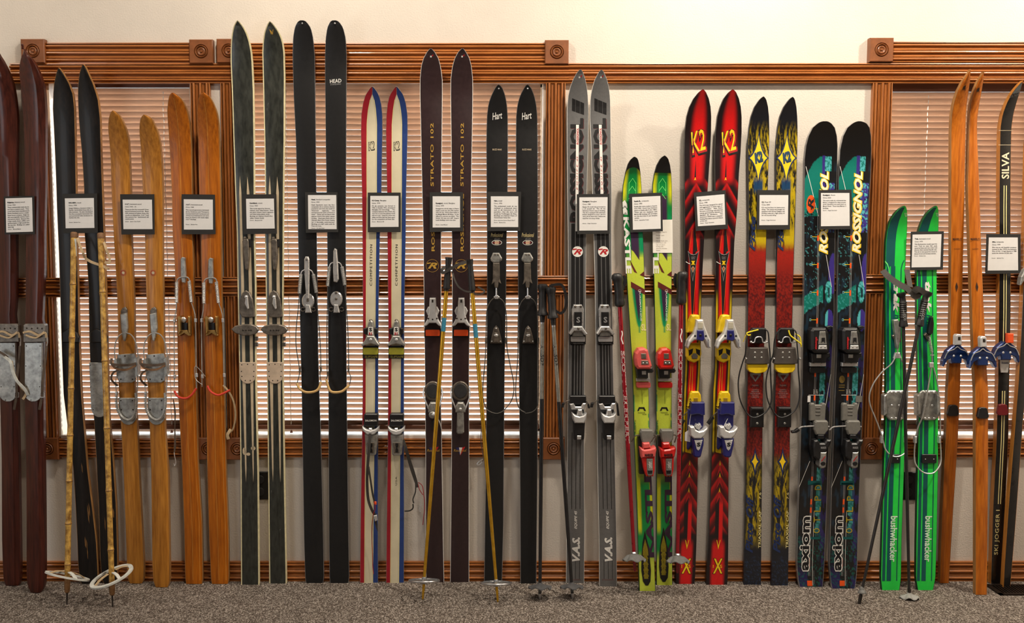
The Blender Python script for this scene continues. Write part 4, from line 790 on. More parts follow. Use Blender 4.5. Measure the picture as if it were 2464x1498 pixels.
# wide black
def f(s, n):
    dx0 = -2.5
    s.text('ROSSIGNOL', yellowp, (-2, 411, 21, 612), rot=90, shear=.3, bold=.07); s.text('ROSSIGNOL', M('cream_print', (246, 236, 200), .45), (.5, 413, 18.5, 609), rot=90, shear=.3, bold=.035, e=.0011)
    s.decal('oval_logo', orangep, [ell(-22, 491, 10.5, 22, 26)]); s.text('R', M('dark_grey_print', (30, 34, 36), .45), (-29, 478, -15, 503), rot=90, bold=.03, shear=.3, e=.001)
    for x in (-4.5, -1.5): s.decal('measure_line', greyp, band(s, x - .5, x + .5, 505, 1385, 60))
    for y in (502, 569, 636, 703, 769): s.decal('tick', yellowp, [[(-18, y - .6), (-4, y - .6), (-4, y + .6), (-18, y + .6)]]); s.decal('tick_box', M('pale_cyan_print', (120, 196, 210), .45), [[(-22, y - 3), (-18, y - 3), (-18, y + 3), (-22, y + 3)]]); s.decal('tick_box', blackp, [[(-21, y - 2), (-19, y - 2), (-19, y + 2), (-21, y + 2)]], e=.001)
    for y in (566, 632, 698, 765, 893, 950, 1146, 1200, 1220): s.decal('orange_mark', orangep, [[(-5.5, y), (-1.5, y), (-1.5, y + 13), (-5.5, y + 13)]], e=.0009)
    line(s, 'long_line', white, (-36, 400), (-3, 520), 1.2); line(s, 'long_line', white, (16, 612), (30, 690), 1.0); line(s, 'long_line', white, (34, 900), (22, 990), 1.0); line(s, 'long_line', white, (-34, 1172), (-10, 1108), 1.0)
    line(s, 'long_line', white, (-18, 950), (18, 950), 1.0)
    for t, x in (('RIGHT', -6.5), ('LEFT', .5)): s.text(t, white, (x, 936, x + 3, 947), rot=90, e=.001)
    s.decal('bracket', tealp, [[(-13, 1156), (20, 1156), (20, 1166), (17, 1166), (17, 1161), (-10, 1161), (-10, 1166), (-13, 1166)]], e=.001); s.decal('bracket', tealp, [[(-12, 1291), (18, 1291), (18, 1282), (21, 1282), (21, 1297), (-12, 1297)]], e=.001)
    for y, t in ((1172, 'D'), (1198, 'P'), (1225, 'L'), (1250, 'T'), (1276, 'O')): s.text(t, M('mustard_print', (168, 150, 40), .45), (4, y - 6, 20, y + 6), rot=90, bold=.012, e=.0011)
    s.text('axiom', white, (-28, 1240, -2, 1375), rot=90, bold=.075, e=.0012); s.text('axiom', M('black_core_print', (16, 16, 20), .45), (-26, 1242.5, -4.2, 1372), rot=90, bold=.03, e=.0015)
    s.decal('orange_mark', orangep, [[(-9, 1396), (3, 1396), (3, 1409), (-9, 1409)], [(-8, 1345), (-2, 1342), (-2, 1366), (-8, 1362)]], e=.0009); s.decal('measure_line', white, band(s, 4, 4.8, 1230, 1408, 60), e=.001); s.text('MADE IN FRANCE', greyp, (6.5, 1372, 8.6, 1404), rot=90)
    if n == 28: s.decal('gold_seal', M('dull_gold_print', (112, 92, 40), .45), [ell(-18, 912, 7, 9, 14)] + [[(-25, y), (-11, y), (-11, y + 2), (-25, y + 2)] for y in (925, 930, 938)])
print_pair(f, 27, 28)
# bright green
def f(s, n):
    w = lambda y: s.hw(y)
    s.decal('teal_band', tealp, band(s, lambda y: -w(y) + 1.6, lambda y: float(np.interp(y, (497, 520, 560, 640), (3, 2, -1, -2))) if y > 497 else 0, 499, 640, 4))
    s.decal('teal_band', tealp, band(s, -21, -14, 640, 1397, 40)); s.decal('teal_band', tealp, band(s, -10.5, 0, 640, 1397, 40)); s.decal('teal_line', tealp, band(s, 13, 15.2, 646, 1397, 40)); s.decal('teal_line', tealp, [[(13, 646), (15.2, 646), (18, 634), (22, 626), (20.5, 625), (16, 633)]])
    s.decal('pale_arc', limep, [[(-25, 630), (-20, 636), (-16.5, 646), (-15, 660), (-13.8, 660), (-15, 645), (-18.5, 634), (-24.5, 627)]], e=.0009)
    s.decal('dots_logo', white, [rot_poly([(8 + 2.6 * i + 1.6 * j, 512 + 2.6 * j), (9.6 + 2.6 * i + 1.6 * j, 512 + 2.6 * j), (9.6 + 2.6 * i + 1.6 * j, 513.5 + 2.6 * j), (8 + 2.6 * i + 1.6 * j, 513.5 + 2.6 * j)], (12, 516), 0) for i in range(3) for j in range(4)], e=.0009)
    s.text('trak', white, (-4, 677, 11, 752), rot=-90, shear=.25, bold=.05, e=.001); s.text('nowax', tealp, (-3, 756, 9, 812), rot=-90, shear=.2, bold=.02, e=.001)
    s.text('bushwhacker', M('mint_white_print', (216, 246, 220), .45), (-4, 1241, 12.5, 1351), rot=-90, bold=.02, e=.001)
print_pair(f, 29, 30)
# slim wooden and black cross-country skis
def f(s, n):
    y = 213 if n == 31 else 218; s.decal('brand_mark', burn, [[(-4.5, y + 8), (-3, y - 5), (-1, y + 2), (2, y - 8), (4.5, y + 7), (1.5, y + 1), (0, y + 5), (-2, y + 1)]], e=.0056)
    s.text('MARIUS', burn, (-11, 572, 11, 578), e=.0055, bold=.015); s.text('HICKORY', burn, (-8, 597, 8, 600), e=.0055)
    s.decal('diamond_mark', burn, [[(0, 678), (3.4, 690), (0, 702), (-3.4, 690)]], e=.0057)
    for r in (3, 5.5, 8): s.decal('grain_figure', lwood, ringp(0, 892, r, .6, 16), e=.0054)
print_pair(f, 31, 32)
s = SK[33]
s.text('SILVA', M('warm_white_print', (236, 222, 190), .45), (-8.5, 366, 9.5, 430), rot=90, bold=.02)
for x in (-3.4, 2.2): s.decal('twin_stripe', ivory, band(s, x, x + 2, 446, 840, 60)); s.decal('twin_stripe', ivory, band(s, x, x + 2, 940, 1212, 60))
s.text('SKI JOGGER I', ivory, (-7, 1226, 5, 1334), rot=90, bold=.01, space=1.1)
for y in (313, 348): s.decal('joint_line', tanp, band(s, -17, 17, y, y + 1.3, 2))
s.decal('tip_sheen', M('brushed_tip_foil', (150, 166, 176), .35, metal=.6), [[(s.L(y) - s.c(y) + .8, y) for y in (200, 208, 216, 226)][0:4] + [(s.R(y) - s.c(y) - .8, y) for y in (222, 212, 203, 198)]])  # silver-grey metallic patch over the tip
s.text('SILVA', greyp, (-13, 226, 9, 233), shear=.2, tilt=-18, e=.001); s.decal('tip_logo', greyp, [[(-4, 223), (6, 213), (7, 221)]], e=.001)
# ------------------------------------------------------------------ typed cards on black mounts
mcard = M('black_card', (40, 39, 38), .85, var=.12, scale=150); mpaper = M('white_paper', (226, 225, 224), .8, var=.02, scale=60); mink = M('black_ink', (34, 33, 34), .7, var=.05); mcream = M('warm_white_paper', (238, 234, 224), .8, var=.02, scale=60)
def quad(mb, q, d, th):
    p = [W(x, y, d) for x, y in q]; mb.prism([(a[0], a[2]) for a in p], -(d - th), -d, 0); return mb
def put_text(mb, q, d, Wn, Hn, lines):
    """lines: (text, x0, x1 or None, y, size, bold) in paper units from the top left corner"""
    for t, x0, x1, y, sz, bold in lines:
        v, f, asp, mn, h = text2d(t, 0, bold, 1.0); w = asp * h * sz
        if x1 is not None and w > 0: k = (x1 - x0) / w
        else: k = 1.0
        P = []
        for a, b in v:
            u = (x0 + a * w * k) / Wn; s = (y + sz * .34 - (b * h + mn) * sz) / Hn
            tx = q[0][0] * (1 - u) + q[1][0] * u; ty = q[0][1] * (1 - u) + q[1][1] * u; bx = q[3][0] * (1 - u) + q[2][0] * u; by = q[3][1] * (1 - u) + q[2][1] * u
            P.append(W(tx * (1 - s) + bx * s, ty * (1 - s) + by * s, d))
        mb.add(P, f)
def card(skis, back, paper, label, title, circa, lay, body, owner, last=None, ragged=False):
    d = max(SK[n].d(y) for n in skis for y in (back[0][1], back[2][1])) + .0115
    b = W((back[2][0] + back[3][0]) / 2, back[2][1], d)
    r = thing('info_card', b, label, 'sign', 'information cards on the skis')
    quad(MB(), back, d, .0022).build('mount', mcard, r)
    po = quad(MB(), paper, d + .0006, .0006).build('paper', mpaper, r)
    x0, x1, yt, yc, yb, pt, yo = lay; Wn = paper[1][0] - paper[0][0]; Hn = paper[3][1] - paper[0][1]
    L = [(title[0], x0, None, yt, 4.2, .045), (circa, x0, None, yc, 4.2, .008)]
    v, f, asp, mn, h = text2d(title[0], 0, .045, 1.0); L.append((title[1], x0 + asp * h * 4.2 + 1.6, None, yt, 4.2, .008))
    rows = body.split('|')
    for i, t in enumerate(rows): L.append((t, x0, None if (i == len(rows) - 1 or ragged) else x1, yb + i * pt, 4.05, .012))
    if last: L.append((last, x0, None, yb + len(rows) * pt + 1.8, 4.05, 0))
    L.append((owner, x0, None, yo, 3.2, .01))
    mb = MB(); put_text(mb, paper, d + .0010, Wn, Hn, L); mb.build('lettering', mink, po)
card((1, 2), [(9, 472), (82, 471), (84, 563), (11, 564)], [(13, 477), (77, 475), (79, 557), (15, 559)], 'white typed card on the dark mahogany skis', ('Ridgetop,', 'Hickory wood'), 'Circa: 1920', (4.5, 56, 10, 16.5, 22, 4.72, 74.5),
     'These commercially made skis do|not have a makers mark.  They|could have been manufactured|Strand, Northland, Lund or a smaller|lesser known company.  Ridge top|skis were typically used by racers|and serious skiers.  Because the|ridge made them stiffer and|perform better at high speeds than|flat top skis.  Bindings are called|beartrap', 'Donor:   Michael Martin')
card((3, 4), [(150, 466), (233, 465), (235, 560), (152, 561)], [(156, 477), (225.7, 476), (227, 548), (158, 549)], 'white typed card above the bamboo poles on the black wooden skis', ('NALAMO,', 'wood'), 'Circa: 1930', (9, 66, 10.8, 17, 23.7, 4.6, 58),
     ' Jorgen Nalamo, a furniture maker in|Seattle, handcrafted these skis as a|side business.  He also developed|the first successful laminated skis|and partnered with Anderson to|market the skis.', 'Donor:  Barbara Fox')
card((5, 6), [(289, 467), (371, 467), (372, 563.5), (292, 564)], [(295, 480), (365.5, 480), (367, 551), (297, 551)], 'white typed card on black mount across the honey wooden skis', ('A & T,', 'laminated wood'), 'Circa: 1935 - 36', (5, 62, 10.8, 17, 23.4, 4.6, 52.5),
     'These are the first successful three|layered laminated wood skis.  Made|with waterproof glues, these skis|would not delaminate.  A & T held|the patent for  laminated ski|construction.', 'Donor:   James / Dan Teufel')
card((7, 8), [(437, 467), (517, 468), (518.5, 563), (437.5, 563.5)], [(442, 479), (512, 480), (512.5, 552), (442.5, 552)], 'white typed card on black mount across the amber laminated skis', ('A & T,', 'laminated wood'), 'Circa: 1940', (4.8, 60.5, 12.7, 19, 25.5, 4.57, 60.6),
     'This second generation laminated|ski by Anderson and Thompson|incorporated both horizonal and|vertical wood laminations and came|from the factory with metal edges.|A & T bindings.', 'Donor:   Barbara Fox')
card((9, 10), [(583, 467.5), (665, 467), (666, 562), (585, 563)], [(592, 478), (659, 477.5), (661, 549.5), (593.5, 550)], 'white typed card on black mount across the white-striped green skis', ('Northland,', 'wood,'), 'Circa: 1950', (8.5, 62, 10.5, 17, 23.5, 4.6, 52),
     'This model signed by Norway|Olympic skier Stein Eriksen.  Note|the paint scheme, Stein\'s signature|and inlaid white plastic strips.|Bindings are Hjalmar Hvam\'s first|safety release model.', 'Donor:   Marianne Hill', ragged=True)
card((11, 12), [(734, 462), (812, 462), (814, 558), (736, 560)], [(741, 469), (809, 469), (810, 551), (742, 551)], 'densely typed white card across the tall black round-tipped skis', ('Head,', 'Standard composite'), 'Circa: 1950', (8, 63.5, 10.7, 17, 23.5, 4.62, 79.6),
     'Head  Standards  were  the  first|composite ski to achieve diverse|popularity and were the result of|American      ingenuity      and|entrepreneurial spirit of Howard|Head.   These skis are fitted with|Hjalmar Hvam\'s first safety release|binding.   Head gave these skis to|Olympic Skier Don Fraser, hoping|for  a  favorable  endorsement.|Bindings are A&T cable with Ski|Free toe irons.', 'Donor:   Dr. John Read')
card((13, 14), [(885, 463), (964, 463), (964, 558), (885, 558.5)], [(891, 471), (959, 471), (959, 545.5), (891, 546)], 'white typed card across the red, white and blue skis', ('K2 Comp,', 'fiberglass'), 'Circa: 1970', (4.2, 59.5, 11, 17.5, 24, 4.6, 62),
     'K2  ski  company  was  formed  in|1962, in Seattle, WA., pioneered|fiberglass ski technology.     The|company believed that if their skis|won lots of races the publicity would|sell more skis.  Using the colors red,|white and blue also set them apart|for the competitors all black skis.', 'Donor:   Marianne Hill')
card((15, 16), [(1034, 462), (1114, 462), (1115, 556), (1034, 558)], [(1041, 472), (1107, 472), (1107, 547), (1041, 547)], 'white typed card across the maroon skis with gold lettering', ('Rossignol,', 'wood, fiberglass'), 'Circa: 1970', (7.8, 63, 16.6, 22.8, 29.5, 4.6, 68.3),
     'Rossignol an old ski maker in France|made a push into the USA market|with this ski.  Sold by Bud Valian at|his Mogul Mouse Ski Shop.  It was|offered in maroon not black.  This|Strato 102 was very stiff.  Step-in|Look bindings were new also.', 'Donor:  Lloyd Musser')
card((17, 18), [(1173, 461), (1254, 461), (1252, 555), (1172, 556)], [(1181, 472), (1247, 472), (1247, 546), (1181, 546)], 'white typed card across the black pointed skis by the casing', ('Hart,', 'metal'), 'Circa: 1970', (7.8, 63, 10.8, 17, 23.6, 4.6, 63),
     'This  professional  model  ski  was|marketed  to  professional  skiers|such  as  ski  instructors  or  ski|patrollers.   Hart  skis  were  sold|locally by Trollhaugen Ski Shop.|Bindings are Hjalmar Hvam of|Government Camp also.', 'Donor:   Barbara Fox', 'Does anyone know Buzz Haas?')
card((19, 20), [(1388, 467), (1466.5, 466), (1467, 562), (1389, 563)], [(1394, 474.5), (1462, 474), (1461.5, 554), (1394, 554.5)], 'white typed card across the graphite grey skis', ('Rossignol,', 'fiberglass'), 'Circa: 1980', (8, 63, 10, 16.6, 23, 4.6, 62.8),
     'Equipe 45 model was promoted as|a  all  around  ski.   This  ski  has|Salomon Demo step in binding.|This ski is equipped with automatic|brakes designed to stop a ski if it|came off the skiers foot, without the|need for run-away straps.', 'Donor:   Roger Stevenson')
card((21, 22), [(1514, 466), (1593, 463), (1595, 556), (1516.5, 559)], [(1521, 474), (1589, 471), (1590, 550), (1523, 552.5)], 'bluish white typed card across the lime and green skis', ('Kastle SL,', 'composite'), 'Circa: 1990', (4.5, 60, 10.2, 16.5, 23, 4.65, 56),
     'Kastle skis were made in Austria|since 1924.  World Cup champions|skied on Kastle skis in the 1980\'s.|These  skis  are  equipped  with|Marker MR bindings with ski brakes|for the first time in our timeline|exhibit.', 'Donor:   James/Dan Teufel')
card((23, 24), [(1669.5, 463), (1746, 457), (1752, 550), (1674, 555.5)], [(1676, 473), (1743, 467), (1745.5, 540), (1679.5, 544)], 'crooked white typed card across the red flame skis', ('K2,', 'composite'), 'Circa: 1998', (6, 61.5, 9.5, 15.8, 22, 4.6, 64),
     'The X15 was designed for speed|and aggression in every type of|snow  condition.    New  Smart|Structure technology uses electrical|energy generated by vibration to|dampen  ski  vibrations.    The|Solomon S920 was a popular|binding that allows upward release|of the toe.', 'Donor:   Roger Stevenson')
card((25, 26), [(1822, 457), (1902, 457), (1901, 552), (1821, 552)], [(1828, 469), (1897, 469), (1896, 541), (1827, 541.5)], 'white typed card across the yellow-star telemark skis', ('K2,', ' Piste Off'), 'Circa: 2000', (5.3, 61, 17, 23.3, 30, 4.65, 60.5),
     'K2\'s was first foray into backcountry|skiing.  This skinny and straight ski,|equipped with Rainey Designs tele|bindings made this a high quality ski|for out bounds skiing.', 'Donor:   Roger Stevenson')
card((27, 28), [(1970, 457), (2049, 456), (2050, 551), (1971, 552)], [(1975.5, 464), (2044, 464), (2044.7, 543), (1975.5, 544)], 'half-empty white typed card across the wide black and teal skis', ('Rossignol,', ' Axiom'), 'Circa: 2000', (4.6, 60, 5, 11.5, 18, 4.63, 42),
     'This extra wide ski, nicknamed the|fatboy, is designed for deep powder|snow, therefore not used much on|Mount Hood.  These have Marker 3|bindings.', 'Donor:   Roger Stevenson')
card((29, 30), [(2192, 557), (2271.5, 556), (2269, 648.5), (2190, 650)], [(2196, 564), (2265.5, 563), (2262.5, 642), (2193.5, 643)], 'low-hung white typed card on the right bright green ski', ('Trak,', 'laminated wood'), 'Circa: 1970', (5.5, 60, 10.5, 17, 23.3, 4.6, 51.5),
     'This Bushwacker model used the|new  Trak  no  wax,  fish  scale|textured base and was wider and|shorter than normal Nordic skis.|This ski is very good for travel in|dense forest and broken terrain.', 'Donor:   Barbara Fox')
card((33,), [(2374, 562.5), (2456, 563), (2456, 657), (2371, 659)], [(2379.5, 571), (2449, 571), (2450, 650), (2376.5, 650.5)], 'low-hung white typed card on the slim black striped ski', ('Silva,', 'composite'), 'Circa: 1970', (8.5, 66, 10.6, 17.2, 23.8, 4.65, 49.8),
     'Silva was an old Swedish company|owned in the 1970\'s by Johnson|Wax of USA.  A legal dispute in 1980|cause the demise of Silva skis.', 'Donor:   Barbara Fox')
# loose slip behind the card of the lime and green skis
q = [(1570, 529), (1618, 528), (1619, 608), (1571, 608)]; d = SK[22].d(560) + .002
r = thing('paper_slip', W(1595, 608, d), 'plain cream paper slip half hidden behind the bluish white card', 'paper')
po = quad(MB(), q, d, .0006).build('paper', mcream, r); mb = MB()
put_text(mb, q, d + .0004, 48, 80, [('bindings, step in', 8, None, 29.5, 4, 0), ('Design: twin', 8, None, 37.5, 4, 0), ('tipped', 8, None, 43.5, 4, 0)] + [(t, 8, None, 51 + 4.6 * i, 3.3, 0) for i, t in enumerate(('This ski: Kastle, pure', 'performance, with', 'high tech step in', 'bindings with', 'automatic ski brake', 'Austria'))])
mb.build('lettering', M('brown_ink', (120, 104, 86), .7), po)
# ------------------------------------------------------------------ poles
class Pole:
    def __init__(s, name, top, tip, dtop, label, group, dtip=None):
        s.top, s.tip = top, tip; s.dt = dtop; s.db = floor_d(tip[1]) if dtip is None else dtip
        s.A, s.B = Vector(W(*tip, s.db)), Vector(W(*top, dtop)); s.ax = (s.B - s.A).normalized()
        s.root = thing(name, tuple(s.A), label, 'ski pole', group)
    def at(s, py):                         # point of the axis seen at row py
        lo, hi = 0., 1.
        for _ in range(30):
            m = (lo + hi) / 2; p = s.A + (s.B - s.A) * m; v = p - Vector(camo.location); yy = CY - F * (v.z * CP + v.y * SP) / (v.y * CP - v.z * SP)
            if yy > py: lo = m
            else: hi = m
        return s.A + (s.B - s.A) * lo
    def dep(s, py): return -s.at(py).y
    def seg(s, name, mat, rows, n=12, smooth=True, parent=None, flat=1.0, off=None):
        """rows: (py, radius in metres[, dx in pixels])"""
        P = []
        for r in rows:
            p = s.at(r[0])
            if len(r) > 2: p = p + Vector((r[2] * D / F, 0, 0))
            P.append(p)
        mb = MB(); mb.tube(P, [r[1] for r in rows], n, flat=flat); return mb.build(name, mat, parent or s.root, smooth)
    def ribbon(s, name, mat, pts, w, th=.0016, k=4, parent=None):
        mb = MB(); mb.ribbon([W(*p) for p in pts], w, th, k); return mb.build(name, mat, parent or s.root)
    def text(s, t, mat, y0, y1, w, r, rot=-90, **k):
        """lettering wrapped on the near side of the shaft"""
        v, f, _, _, _ = text2d(t, 0, k.get('bold', 0), k.get('space', 1)); V = []
        for a, b in v:
            py = y0 + a * (y1 - y0) if rot == -90 else y1 - a * (y1 - y0); th = (b - .5) * w * (1 if rot == -90 else -1); p = s.at(py); V.append((p.x + r * math.sin(th), p.y - r * math.cos(th), p.z))
        mb = MB(); mb.add(V, f); mb.build('lettering', mat, s.root)
bam = M('bamboo_cane', (150, 102, 36), .4, var=.35, scale=55, col2=(220, 176, 88), coat=.2); bamd = M('bamboo_node', (122, 80, 34), .5, var=.3, scale=60); leath = M('pale_leather', (196, 170, 132), .6, var=.15, scale=60); brass = M('dull_brass_ferrule', (132, 96, 60), .5, metal=.4, var=.3, scale=80); steelt = M('dark_steel', (66, 62, 58), .45, metal=.8)
rawhide = M('whitewashed_wood', (206, 208, 202), .6, var=.15, scale=50); tanl = M('brown_leather', (122, 88, 58), .65, var=.3, scale=60)
def bamboo(top, tip, dt, nodes, ring, lb):
    p = Pole('bamboo_ski_pole', top, tip, dt, lb, 'bamboo poles'); y0, y1 = top[1] + 14, tip[1] - 44
    rows = [(y0, .0112)]
    for y in nodes: rows += [(y - 9, .0098), (y - 2, .0108), (y, .0120), (y + 2, .0110), (y + 10, .0098)]
    rows.append((y1, .0096)); p.seg('shaft', bam, rows, 14)
    p.seg('handle_cap', tanl, [(top[1], .009), (top[1] + 2, .0118), (y0 - 2, .0124), (y0, .0116)], 14)
    for y in nodes: p.seg('node', bamd, [(y - 1, .0118), (y, .0126), (y + 1, .0118)], 14)
    p.seg('ferrule', brass, [(y1 - 18, .0102), (y1 + 4, .0100), (y1 + 14, .0088), (y1 + 17, .004)], 12); p.seg('tip', steelt, [(y1 + 12, .0036), (tip[1], .0022)], 8)
    c = p.at(ring[0]); u = Vector(ring[1]).normalized(); w = Vector(ring[2]); w = (w - u * w.dot(u)).normalized(); R = .071
    nn = u.cross(w); mb = MB(); n = 36
    V = []; Fc = []
    for i in range(n):
        a = 2 * math.pi * i / n; e = u * math.cos(a) + w * math.sin(a)
        for rr, hh in ((R - .0075, -.003), (R + .0065, -.003), (R + .0065, .003), (R - .0075, .003)): V.append(c + e * rr + nn * hh)
    for i in range(n):
        for k in range(4): j = (i + 1) % n; l = (k + 1) % 4; Fc.append((i * 4 + k, i * 4 + l, j * 4 + l, j * 4 + k))
    mb.add(V, Fc); b = mb.build('basket_ring', rawhide, p.root)
    up = p.ax
    for i in range(4):
        a = math.pi / 4 + i * math.pi / 2; e = u * math.cos(a) + w * math.sin(a); m2 = MB()
        m2.ribbon([c + e * R * .95, c + e * R * .6 + up * .012, c + e * .014 + up * .016], .012, .003, 4, side=tuple(e.cross(up))); m2.build('basket_strap', rawhide if i % 2 else leath, b)
    return p
p1 = bamboo((178, 558), (161, 1453), .075, (684, 812, 934, 1047, 1157, 1259, 1357), (1385, (.098, 0, -.022), (0, 1, -.355)), 'left bamboo pole with a white ring basket tipped edge-on')
p2 = bamboo((242, 560), (271, 1459), .078, (703, 868, 1030, 1180, 1322), (1386, (.098, 0, .030), (0, 1, .15)), 'right bamboo pole with a white ring basket seen from above')
p1.ribbon('strap', leath, [(187, 572, .085), (192, 590, .1), (200, 608, .11), (205, 620, .1), (220, 630, .1), (240, 637, .1), (258, 645, .1), (262, 648, .095)], .009)
p2.ribbon('strap', leath, [(250, 582, .09), (256, 600, .1), (263, 618, .1), (263, 632, .1), (252, 630, .1)], .0085)
p1.ribbon('tag', rawhide, [(181, 574, .0875), (181.5, 616, .0875)], .009, .0006, 2)
blackg = M('black_grip_rubber', (28, 27, 28), .42, var=.2, scale=60, bump=.15); goldm = M('gold_anodised_tube', (212, 160, 40), .3, metal=.75, var=.12, scale=30, col2=(226, 180, 62)); btape = M('blue_tape', (44, 122, 150), .5, var=.15, scale=60); dstrap = M('dark_nylon_strap', (58, 54, 50), .7, var=.15, scale=200); greyr = M('worn_grey_basket_rubber', (104, 104, 102), .6, var=.2, scale=60)
def disc_basket(p, py, R, mat, ring=None, petals=0, droop=.004, tilt=-.27, solid=True):
    c = p.at(py); u = Vector((1, 0, 0)); w = Vector((0, 1, tilt)).normalized(); up = u.cross(w)
    if not solid:
        m3 = MB(); m3.tube([c + (u * math.cos(math.pi * i / 20) + w * math.sin(math.pi * i / 20)) * R for i in range(40)], .0042, 8, closed=True); b = m3.build('basket', ring, p.root, True)
        m2 = MB(); m2.lathe(c, p.ax, [(-.012, .006), (-.01, .010), (.008, .010), (.014, .006)], 12); m2.build('basket_hub', mat, b, True)
        for k in range(3): m = MB(); e = u * math.cos(.5 + k * 2.094) + w * math.sin(.5 + k * 2.094); m.ribbon([c + e * .006, c + e * R * .6 + up * .004, c + e * R], .009, .004, 3, side=tuple(e.cross(up))); m.build('basket_spoke', mat, b)
        return
    n = 40; V = [c + up * .004]; Fc = []; rings = [(.25, .006), (.6, .002), (.9, -droop), (1, -droop - .003)]
    for fr_, h in rings:
        for i in range(n):
            a = 2 * math.pi * i / n; k = 1 - (.16 * (math.sin(a * petals / 2) ** 8) if petals and fr_ > .5 else 0); V.append(c + (u * math.cos(a) + w * math.sin(a)) * (R * fr_ * k) + up * (h + (.004 * math.sin(a * petals + 1) if petals and fr_ > .8 else 0)))
    for i in range(n):
        j = (i + 1) % n; Fc.append((0, 1 + i, 1 + j))
        for r in range(3): Fc.append((1 + r * n + i, 1 + (r + 1) * n + i, 1 + (r + 1) * n + j, 1 + r * n + j))
    o = len(V); V += [v - up * .003 for v in V]; Fc += [tuple(i + o for i in f)[::-1] for f in Fc]
    for i in range(n): j = (i + 1) % n; a = 1 + 3 * n; Fc.append((a + i, a + j, o + a + j, o + a + i))
    mb = MB(); mb.add(V, Fc); b = mb.build('basket', mat, p.root, True)
    m2 = MB(); m2.lathe(c, up, [(-.012, .006), (-.01, .009), (.008, .009), (.014, .006)], 12); m2.build('basket_hub', mat, b, True)
    if ring: m3 = MB(); m3.tube([c + (u * math.cos(2 * math.pi * i / n) + w * math.sin(2 * math.pi * i / n)) * R - up * .004 for i in range(n)], .0028, 8, closed=True); m3.build('basket_rim', ring, b, True)
def gold_pole(top, tip, lb, tape):
    p = Pole('gold_ski_pole', top, tip, .095, lb, 'gold ski poles'); y = top[1]
    p.seg('shaft', goldm, [(y + 55, .0078), (y + 420, .0076), (tip[1] - 46, .0055), (tip[1] - 3, .0036)], 14)
    p.seg('tip', goldm, [(tip[1] - 14, .0034), (tip[1], .0016)], 8)
    g = p.seg('grip', blackg, [(y - 3, .010), (y, .0135), (y + 5, .0125), (y + 16, .0105), (y + 34, .0112), (y + 52, .0122), (y + 62, .0125), (y + 70, .0135), (y + 75, .0128), (y + 77, .009)], 14)
    p.seg('grip_collar', steelt, [(y + 76, .0088), (y + 81, .0088)], 12)
    p.seg('tape', btape, [(tape[0], .0082), (tape[1], .0082)], 14)
    disc_basket(p, tip[1] - 46, .054, M('grey_basket_metal', (132, 134, 136), .4, metal=.5), silver, solid=False); return p
ga = gold_pole((1080, 619), (1017, 1442), 'left gold ski pole leaning in front of the maroon skis', (764, 797)); gb = gold_pole((1130, 624), (1198, 1448), 'right gold ski pole leaning towards the black pointed skis', (779, 812))
ga.ribbon('strap', dstrap, [(1071, 642, .11), (1064, 648, .115), (1066, 656, .115), (1085, 646, .118), (1105, 635, .12), (1122, 630, .115)], .011)
ga.ribbon('strap', dstrap, [(1088, 652, .11), (1094, 672, .12), (1104, 690, .125), (1120, 700, .125), (1134, 702, .12)], .006); gb.ribbon('strap', dstrap, [(1140, 706, .115), (1156, 708, .12), (1166, 700, .12), (1150, 690, .11)], .006)
# black poles with guarded grips
pchrome = M('brushed_pole_metal', (150, 148, 140), .35, metal=.7, var=.2, scale=80); pblack = M('black_pole_enamel', (24, 24, 27), .3, var=.3, scale=80, coat=.3); dgrey = M('dark_grey_basket', (72, 72, 74), .55, var=.2)
def guard_pole(top, tip, lb, guard, dt):
    p = Pole('black_ski_pole', top, tip, dt, lb, 'black poles with guarded grips'); y = top[1]
    p.seg('upper_shaft', pchrome, [(y + 70, .0072), (y + 280, .0072)], 14); p.seg('band', silver, [(y + 84, .0075), (y + 96, .0075)], 14); p.seg('lower_shaft', pblack, [(y + 276, .0074), (1240, .0070), (tip[1] - 42, .0060), (tip[1] - 14, .0060)], 14); p.seg('tip', silver, [(tip[1] - 22, .006), (tip[1] - 8, .0058), (tip[1], .0036)], 10)
    g = p.seg('grip', blackg, [(y, .013), (y + 2, .018), (y + 8, .0195), (y + 14, .0158), (y + 24, .0142), (y + 34, .0152), (y + 44, .0142), (y + 54, .0152), (y + 64, .0155), (y + 70, .0205), (y + 75, .020), (y + 77, .011)], 16)
    p.seg('grip_sleeve', blackg, [(y + 76, .010), (y + 92, .0085)], 12, parent=g)
    if guard: mb = MB(); mb.ribbon([W(px, py, dt + .012) for px, py in guard], [.010] * len(guard), .006, 5); mb.build('hand_guard', blackg, g)
    p.text('ALLSOP', mink, 828, 878, 2.0, .0077, rot=-90, bold=.03)
    disc_basket(p, tip[1] - 33, .043, dgrey, petals=6); return p
gd = [(1322, 688), (1340, 684), (1352, 686), (1359, 700), (1363, 722), (1360, 742), (1350, 753), (1338, 748), (1330, 740)]
guard_pole((1306, 683), (1299, 1441), 'black ski pole standing upright beside the right pointed ski', None, .085); guard_pole((1325, 690), (1378, 1440), 'black ski pole with looped hand guard crossing the grey ski', gd, .10)
